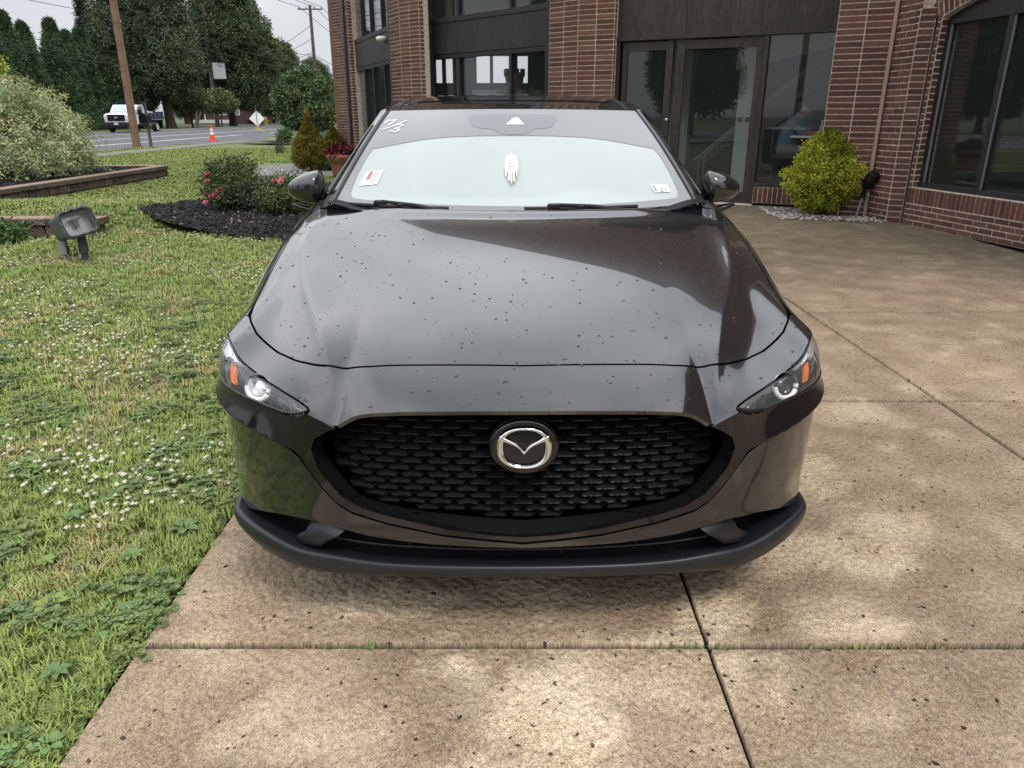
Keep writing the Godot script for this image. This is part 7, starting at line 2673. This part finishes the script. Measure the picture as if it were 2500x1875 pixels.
func build_road_things():
	var p1 = utility_pole("brown wooden utility pole nearest the lawn beside the mailbox", Vector3(-16.5, 0, -34.2), 11.0, 0.175, true, M.wood_pole)
	var g = Geo.new()
	g.box(at(Vector3(0.16, 5.0, 0)), Vector3(0.06, 0.12, 0.06))
	obj("wire_bracket", g, M.steel_grey, p1)
	var p2 = utility_pole("grey utility pole with a pale box, in front of the large trees", Vector3(-35.2, 0, -94), 13.2, 0.2, false, M.wood_pole_grey)
	g = Geo.new()
	g.box(at(Vector3(1.05, 6.1, 0.3)), Vector3(1.35, 1.75, 0.5), 0.05)
	obj("equipment_box", g, mat(0.50, 0.55, 0.56, 0.5), p2)
	g = Geo.new()
	g.tube([Vector3(-0.25, -0.1, 0.1), Vector3(-0.15, 10.0, 0.1)], 0.06, 6)
	obj("conduit", g, M.steel_grey, p2)
	var p3 = utility_pole("grey utility pole with a transformer behind the diamond sign", Vector3(-34.2, 0, -106.5), 10.3, 0.2, false, M.wood_pole_grey)
	for x in [-0.1, 0.55]:
		g = Geo.new()
		g.lathe(at(Vector3(x, 7.6, 0.35)), [Vector2(0.001, 0), Vector2(0.27, 0.0), Vector2(0.28, 1.1), Vector2(0.15, 1.2), Vector2(0.001, 1.22)], 12)
		obj("transformer", g, mat(0.42, 0.46, 0.48, 0.5), p3)
	g = Geo.new()
	g.box(at(Vector3(-0.62, 2.2, 0.3)), Vector3(0.75, 0.95, 0.05), 0.02)
	obj("sign_plate", g, M.steel_grey, p3)
	g = Geo.new()
	g.tube([Vector3(0, 0.9, 0), Vector3(0, 1.5, 0)], 0.22, 10)
	obj("reflector_band", g, M.line_white, p3)
	utility_pole("utility pole with a crossarm against the sky left of the brick corner", Vector3(-19.6, 0, -80), 11.3, 0.19, true, M.wood_pole_grey)
	utility_pole("thin distant utility pole left of the crossarm pole", Vector3(-19.9, 0, -132), 9.5, 0.15, false, M.wood_pole_grey)
	var prev = utility_pole("utility pole further back along the lawn side of the road", Vector3(-14.5, 0, 14), 11.0, 0.18, true, M.wood_pole)
	utility_pole("utility pole further back along the far side of the road", Vector3(-35.4, 0, -38), 12.0, 0.2, false, M.wood_pole_grey)
	for k in 3:
		var dx = [-1.1, 0.4, 1.1][k]
		wire("thin power line along the near side of the road to the crossarm pole", Vector3(-16.5 + dx, 10.95, -34.2), Vector3(-19.6 + dx, 11.2, -80), 0.9, 0.022, "power lines on the near side")
		wire("thin power line crossing the top left corner of the sky", Vector3(-14.5 + dx, 10.9, 14), Vector3(-16.5 + dx, 10.95, -34.2), 0.9, 0.02, "power lines over the viewer")
		wire("thin power line running on from the crossarm pole", Vector3(-19.6 + dx, 11.2, -80), Vector3(-19.9 + dx * 0.5, 9.4, -132), 0.9, 0.022, "power lines beyond the crossarm pole")
		var h = [9.1, 9.8, 10.6][k]
		wire("power line high across the road at the upper left", Vector3(-35.4, h + 0.3, -38), Vector3(-35.2, h + 2.0, -94), 0.9, 0.022, "upper lines on the far side")
		wire("power line from the grey box pole to the transformer pole", Vector3(-35.2, h + 1.5, -94), Vector3(-34.2, minf(h, 10.1), -106.5), 0.3, 0.022, "upper lines on the far side")
		var c = [5.75, 6.15, 6.75][k]
		wire("thick cable passing in front of the tall evergreens", Vector3(-35.4, c + 0.7, -38), Vector3(-35.2, c + 0.5, -94), 0.8, 0.032 if k < 2 else 0.02, "cables on the far side")
		wire("thick cable between the two grey poles", Vector3(-35.2, c + 0.5, -94), Vector3(-34.2, c, -106.5), 0.25, 0.035, "cables on the far side")
		var e = [5.2, 5.7, 6.3][k]
		wire("cable along the near side of the road toward the crossarm pole", Vector3(-16.5, e, -34.2), Vector3(-19.6, e + 0.6, -80), 0.7, 0.02, "cables on the near side")
		wire("cable running on past the crossarm pole", Vector3(-19.6, e + 0.6, -80), Vector3(-19.9, e + 0.4, -132), 0.8, 0.025, "cables on the near side")
		wire("cable crossing the road from the grey pole to the crossarm pole", Vector3(-34.2, 8.2 + 0.5 * k, -106.5), Vector3(-19.6, 7.2 + 1.2 * k, -80), 0.7, 0.022, "cables across the road")
	# mailbox
	var mb = thing("mailbox", "dark mailbox on a wooden post beside the brown pole", "mailbox", Vector3(-16.15, 0, -34.8))
	g = Geo.new()
	g.box(at(Vector3(0, 0.5, 0)), Vector3(0.10, 1.05, 0.10))
	g.box(Transform3D(Basis(Vector3(0, 0, 1), 0.7), Vector3(0.12, 0.82, 0)), Vector3(0.38, 0.07, 0.08))
	g.box(Transform3D(Basis(Vector3(0, 0, 1), -0.7), Vector3(-0.12, 0.82, 0)), Vector3(0.38, 0.07, 0.08))
	g.box(at(Vector3(0, 0.99, 0)), Vector3(0.62, 0.06, 0.3))
	obj("post", g, M.wood_pole_grey, mb)
	g = Geo.new()
	var arch = PackedVector2Array([Vector2(-0.17, 0), Vector2(0.17, 0)])
	for k in 13:
		var a = PI * k / 12.0
		arch.append(Vector2(0.17 * cos(a), 0.22 + 0.17 * sin(a)))
	g.prism(arch, Transform3D(Basis(), Vector3(-0.08, 1.02, -0.25)), 0.5)
	obj("box", g, M.matte_black, mb)
	# traffic cone
	var cone = thing("traffic_cone", "orange traffic cone with white bands at the road edge", "traffic cone", Vector3(-16.05, 0, -41.8))
	g = Geo.new()
	g.box(at(Vector3(0, 0.02, 0)), Vector3(0.36, 0.04, 0.36), 0.01)
	g.lathe(Transform3D(), [Vector2(0.14, 0.04), Vector2(0.105, 0.34)], 20)
	g.lathe(Transform3D(), [Vector2(0.086, 0.48), Vector2(0.078, 0.54)], 20)
	g.lathe(Transform3D(), [Vector2(0.062, 0.64), Vector2(0.04, 0.80), Vector2(0.03, 0.815), Vector2(0.001, 0.815)], 20)
	obj("body", g, mat(0.75, 0.075, 0.02, 0.6), cone)
	g = Geo.new()
	g.lathe(Transform3D(), [Vector2(0.105, 0.34), Vector2(0.086, 0.48)], 20)
	g.lathe(Transform3D(), [Vector2(0.078, 0.54), Vector2(0.062, 0.64)], 20)
	obj("band", g, M.line_white, cone)
	# back of a diamond sign on a portable stand
	var sg = thing("diamond_sign", "white back of a diamond shaped road sign on a yellow stand", "road sign", Vector3(-21.4, 0, -66))
	g = Geo.new()
	g.prism(V2([0, -0.62, 0.62, 0, 0, 0.62, -0.62, 0]), Transform3D(Basis(Vector3.UP, 0.25), Vector3(0, 1.02, 0)), 0.02)
	obj("sign_panel", g, mat(0.80, 0.81, 0.82, 0.6), sg)
	g = Geo.new()
	g.box(at(Vector3(0, 0.3, 0.06)), Vector3(0.07, 0.8, 0.05))
	for d in [[0.5, 0.25], [-0.5, 0.25], [0.5, -0.3], [-0.5, -0.3]]:
		g.tube([Vector3(0, 0.25, 0.05), Vector3(d[0], 0.0, d[1])], 0.02, 6)
	obj("stand", g, mat(0.62, 0.50, 0.04, 0.5), sg)
	g = Geo.new()
	g.box(at(Vector3(0, 1.15, 0.045)), Vector3(0.05, 1.3, 0.03))
	g.tube([Vector3(0, 1.6, 0.05), Vector3(0.02, 2.05, 0.05)], 0.012, 5)
	obj("brace", g, M.steel_grey, sg)
	var hy = thing("fire_hydrant", "yellow fire hydrant between the diamond sign and the grey pole", "hydrant", Vector3(-32.6, 0, -104))
	g = Geo.new()
	g.lathe(Transform3D(), [Vector2(0.25, 0.0), Vector2(0.25, 0.08), Vector2(0.18, 0.1), Vector2(0.18, 0.7), Vector2(0.24, 0.74), Vector2(0.2, 0.9), Vector2(0.08, 1.05), Vector2(0.001, 1.08)], 14)
	obj("barrel", g, mat(0.55, 0.45, 0.06, 0.5), hy)
	g = Geo.new()
	g.tube([Vector3(-0.32, 0.55, 0), Vector3(0.32, 0.55, 0)], 0.09, 8)
	obj("nozzle", g, mat(0.55, 0.45, 0.06, 0.5), hy)
	# leaning props of a guy brace near the second pole
	var gp = thing("brace_poles", "two pale leaning wooden props among the low trees", "prop", Vector3(-37.0, 0, -93))
	for d in [[-0.5, 0.35, 3.9], [-0.4, 1.6, 4.2]]:
		g = Geo.new()
		g.tube([Vector3(d[0], 0, 0), Vector3(d[1], d[2], 0)], 0.11, 7)
		obj("prop", g, mat(0.30, 0.26, 0.20, 0.9), gp)
	# house with the red deck
	var hs = thing("brick_house", "brown brick house with white trim behind the low trees", "house", Vector3(-43.5, 0, -121))
	g = Geo.new()
	g.box(at(Vector3(0, 1.7, 0)), Vector3(11.0, 3.4, 7.0))
	obj("wall", g, mat(0.13, 0.075, 0.06, 0.9, {"tex": M.grain, "scale": 0.6}), hs)
	g = Geo.new()
	g.box(at(Vector3(-1.0, 0.35, 3.7)), Vector3(6.0, 0.5, 0.6))
	obj("porch", g, mat(0.6, 0.6, 0.6, 0.8), hs)
	for x in [-3.4, 0.4, 2.4]:
		g = Geo.new()
		g.box(at(Vector3(x, 1.9, 3.52)), Vector3(1.1, 1.3, 0.06))
		var w = obj("window", g, M.white_plastic, hs)
		g = Geo.new()
		g.box(at(Vector3(x, 1.9, 3.56)), Vector3(0.9, 1.1, 0.03))
		obj("pane", g, M.side_glass, w)
	for x in [-2.2, 1.8]:
		g = Geo.new()
		g.box(at(Vector3(x, 1.8, 3.8)), Vector3(0.16, 2.6, 0.16))
		obj("porch_post", g, M.white_plastic, hs)
	g = Geo.new()
	g.prism(V2([-6.0, 3.4, 6.0, 3.4, 0, 5.6]), Transform3D(Basis(), Vector3(0, 0, -4.0)), 8.0)
	obj("roof", g, mat(0.05, 0.045, 0.045, 0.9), hs)
	var dk = thing("red_deck", "dark red wooden deck with railing beside the brick house", "deck", Vector3(-36.6, 0, -118))
	g = Geo.new()
	g.box(at(Vector3(0, 0.65, 0)), Vector3(5.6, 0.2, 2.5))
	obj("floor", g, mat(0.13, 0.03, 0.03, 0.8), dk)
	g = Geo.new()
	g.box(at(Vector3(0, 1.75, 1.2)), Vector3(5.6, 0.1, 0.12))
	obj("rail", g, mat(0.15, 0.035, 0.035, 0.8), dk)
	for k in 15:
		g = Geo.new()
		g.box(at(Vector3(-2.7 + k * 0.385, 1.22, 1.2)), Vector3(0.14, 0.98, 0.05))
		obj("baluster", g, mat(0.15, 0.035, 0.035, 0.8), dk)
	for k in 5:
		g = Geo.new()
		g.box(Transform3D(Basis(), Vector3(3.0 + 0.3 * k, 0.6 - 0.12 * k, 0.3)), Vector3(0.32, 0.06, 1.2))
		obj("step", g, mat(0.13, 0.03, 0.03, 0.8), dk)
	# pale panel and dark post left of the brick corner
	var up = thing("pale_panel", "pale blue grey panel with a dark green post behind the rounded tree", "panel", Vector3(-10.0, 0, -44.0))
	g = Geo.new()
	g.box(at(Vector3(0, 0.47, 0)), Vector3(1.5, 0.94, 0.10), 0.01)
	obj("board", g, mat(0.42, 0.47, 0.54, 0.6), up)
	g = Geo.new()
	g.box(at(Vector3(0.80, 0.55, 0.0)), Vector3(0.09, 1.1, 0.09))
	obj("post", g, mat(0.01, 0.03, 0.03, 0.6), up)
	build_truck()

func build_truck():
	var tr = thing("dump_truck", "white cab dump truck with a dark blue bed driving on the road", "truck", Vector3(-31.2, 0, -64.8), 0.03)
	var white = mat(0.72, 0.73, 0.74, 0.3, {"coat": 0.6})
	var blue = mat(0.012, 0.016, 0.055, 0.4)
	var black = M.matte_black
	# local: +z forward (toward the viewer), x to the picture's right
	var g = Geo.new()
	# bonnet and cab as one lofted shell
	var rows = []
	for s in [[2.95, 0.75, 1.28, 0.92], [2.90, 0.70, 1.42, 0.96], [2.2, 0.70, 1.50, 0.98], [1.70, 0.70, 1.52, 0.99]]:
		var row = []
		for k in 20:
			var a = TAU * k / 20.0
			row.append(Vector3(s[3] * signf(cos(a)) * pow(absf(cos(a)), 0.3), lerpf(s[1], s[2], 0.5 + 0.5 * signf(sin(a)) * pow(absf(sin(a)), 0.3)), s[0]))
		rows.append(row)
	g.grid(rows, Color.WHITE, false, true)
	for k in g.n.size():
		if g.n[k].dot(Vector3(g.v[k].x, g.v[k].y - 1.1, 0.2)) < 0.0:
			g.n[k] = -g.n[k]
	for k in 20:
		g.tri(Vector3(0, 1.05, 2.97), rows[0][k], rows[0][(k + 1) % 20], Color.WHITE, Vector3(0, 0, 1))
	obj("hood", g, white, tr)
	g = Geo.new()
	g.prism(V2([-1.75, 0.62, 0.15, 0.62, 0.15, 1.50, -0.55, 2.08, -1.55, 2.12, -1.75, 1.9]), Transform3D(Basis(Vector3(0, 0, 1), Vector3(0, 1, 0), Vector3(-1, 0, 0)), Vector3(0.97, 0, 1.6)), 1.94)
	obj("cab", g, white, tr)
	g = Geo.new()
	g.quad(Vector3(-0.84, 1.54, 1.745), Vector3(0.84, 1.54, 1.745), Vector3(0.78, 2.03, 1.14), Vector3(-0.78, 2.03, 1.14), Color.WHITE, Vector3(0, 1, 1))
	obj("windscreen", g, mat(0.45, 0.52, 0.55, 0.05), tr)
	for sg in [-1.0, 1.0]:
		g = Geo.new()
		g.prism(V2([-1.35, 1.36, -0.12, 1.36, -0.60, 1.96, -1.30, 1.98]), Transform3D(Basis(Vector3(0, 0, 1), Vector3(0, 1, 0), Vector3(-1, 0, 0)), Vector3(0.978 * sg, 0, 1.6)), 0.006)
		obj("side_window", g, M.side_glass, tr)
		g = Geo.new()
		g.box(at(Vector3(0.981 * sg, 1.18, 0.4)), Vector3(0.012, 0.05, 0.16))
		obj("door_handle", g, black, tr)
		g = Geo.new()
		g.box(at(Vector3(1.22 * sg, 1.52, 1.42)), Vector3(0.24, 0.42, 0.12), 0.03)
		g.box(at(Vector3(1.05 * sg, 1.42, 1.42)), Vector3(0.2, 0.05, 0.05))
		obj("mirror", g, black, tr)
		g = Geo.new()
		g.box(at(Vector3(0.82 * sg, 1.12, 2.96)), Vector3(0.24, 0.36, 0.06), 0.02)
		obj("headlight", g, mat(0.65, 0.67, 0.68, 0.15), tr)
		g = Geo.new()
		g.box(at(Vector3(0.88 * sg, 0.5, 0.7)), Vector3(0.25, 0.08, 1.2))
		obj("running_board", g, black, tr)
	g = Geo.new()
	g.box(at(Vector3(0, 1.10, 2.97)), Vector3(1.34, 0.46, 0.07), 0.02)
	var gr = obj("grille", g, black, tr)
	for k in 3:
		g = Geo.new()
		g.box(at(Vector3(0, 0.98 + 0.12 * k, 3.01)), Vector3(1.24, 0.045, 0.03), 0.006)
		obj("grille_bar", g, M.satin_black, gr)
	g = Geo.new()
	g.lathe(Transform3D(Basis(Vector3(0.15, 0, 0), Vector3(0, 0, 0.03), Vector3(0, 0.06, 0)), Vector3(0, 1.10, 3.02)), [Vector2(1.0, 0.0), Vector2(0.95, 0.6), Vector2(0.001, 1.0)], 20)
	obj("oval_badge", g, mat(0.25, 0.28, 0.34, 0.3), tr)
	g = Geo.new()
	g.box(at(Vector3(0, 0.62, 3.02)), Vector3(2.02, 0.34, 0.22), 0.05)
	g.box(at(Vector3(0, 0.42, 2.95)), Vector3(1.6, 0.16, 0.15), 0.03)
	obj("bumper", g, mat(0.02, 0.022, 0.03, 0.4), tr)
	g = Geo.new()
	g.box(at(Vector3(0, 0.66, 3.14)), Vector3(0.32, 0.17, 0.012))
	obj("number_plate", g, mat(0.55, 0.56, 0.6, 0.5), tr)
	# dump bed with its cab guard
	g = Geo.new()
	g.box(at(Vector3(0, 1.55, -0.30)), Vector3(2.15, 1.35, 0.08))
	g.box(at(Vector3(0, 2.22, 0.20)), Vector3(2.15, 0.07, 1.1))
	g.prism(V2([0.0, 1.0, 0.0, 2.2, 0.35, 2.2, 0.05, 1.0]), Transform3D(Basis(Vector3(0, 0, 1), Vector3(0, 1, 0), Vector3(-1, 0, 0)), Vector3(1.08, 0, -0.3)), 0.05)
	g.prism(V2([0.0, 1.0, 0.0, 2.2, 0.35, 2.2, 0.05, 1.0]), Transform3D(Basis(Vector3(0, 0, 1), Vector3(0, 1, 0), Vector3(-1, 0, 0)), Vector3(-1.03, 0, -0.3)), 0.05)
	obj("bed_guard", g, blue, tr)
	g = Geo.new()
	for sg in [-1.0, 1.0]:
		g.box(at(Vector3(1.05 * sg, 1.24, -1.9)), Vector3(0.07, 0.48, 3.2), 0.02)
		for k in 4:
			g.box(at(Vector3(1.10 * sg, 1.24, -0.7 - 0.8 * k)), Vector3(0.06, 0.46, 0.10))
	g.box(at(Vector3(0, 1.0, -1.9)), Vector3(2.1, 0.06, 3.2))
	g.box(at(Vector3(0, 1.28, -3.48)), Vector3(2.15, 0.6, 0.08))
	obj("dump_bed", g, blue, tr)
	g = Geo.new()
	g.lathe(Transform3D(Basis(), Vector3(0.3, 1.1, -1.2)), [Vector2(0.55, 0), Vector2(0.5, 0.5), Vector2(0.25, 0.7), Vector2(0.001, 0.72)], 12)
	g.box(at(Vector3(-0.1, 1.3, -2.4)), Vector3(1.2, 0.55, 0.9), 0.05)
	obj("load", g, mat(0.40, 0.41, 0.41, 0.8), tr)
	g = Geo.new()
	g.box(at(Vector3(0, 0.75, -1.3)), Vector3(0.9, 0.35, 4.4))
	for sg in [-1.0, 1.0]:
		g.box(at(Vector3(1.0 * sg, 0.88, -1.9)), Vector3(0.05, 0.10, 3.2))
		g.box(at(Vector3(0.85 * sg, 0.55, -3.0)), Vector3(0.55, 0.6, 0.03))
	obj("chassis", g, black, tr)
	for w in [[0.84, 2.1], [-0.84, 2.1], [0.86, -2.2], [-0.86, -2.2]]:
		var wh = part_of(tr, "wheel")
		wh.position = Vector3(w[0], 0.40, w[1])
		wh.rotation.z = -PI / 2 * signf(w[0])
		g = Geo.new()
		var t = 0.12 if w[1] > 0.0 else 0.24
		g.lathe(Transform3D(), [Vector2(0.2, -t), Vector2(0.38, -t), Vector2(0.40, -t + 0.03), Vector2(0.40, 0.09), Vector2(0.37, 0.12), Vector2(0.26, 0.12)], 24)
		obj("tyre", g, M.rubber, wh)
		g = Geo.new()
		g.lathe(Transform3D(), [Vector2(0.26, 0.12), Vector2(0.24, 0.06), Vector2(0.12, 0.04), Vector2(0.10, 0.10), Vector2(0.001, 0.11)], 20)
		obj("rim", g, mat(0.45, 0.45, 0.45, 0.4), wh)
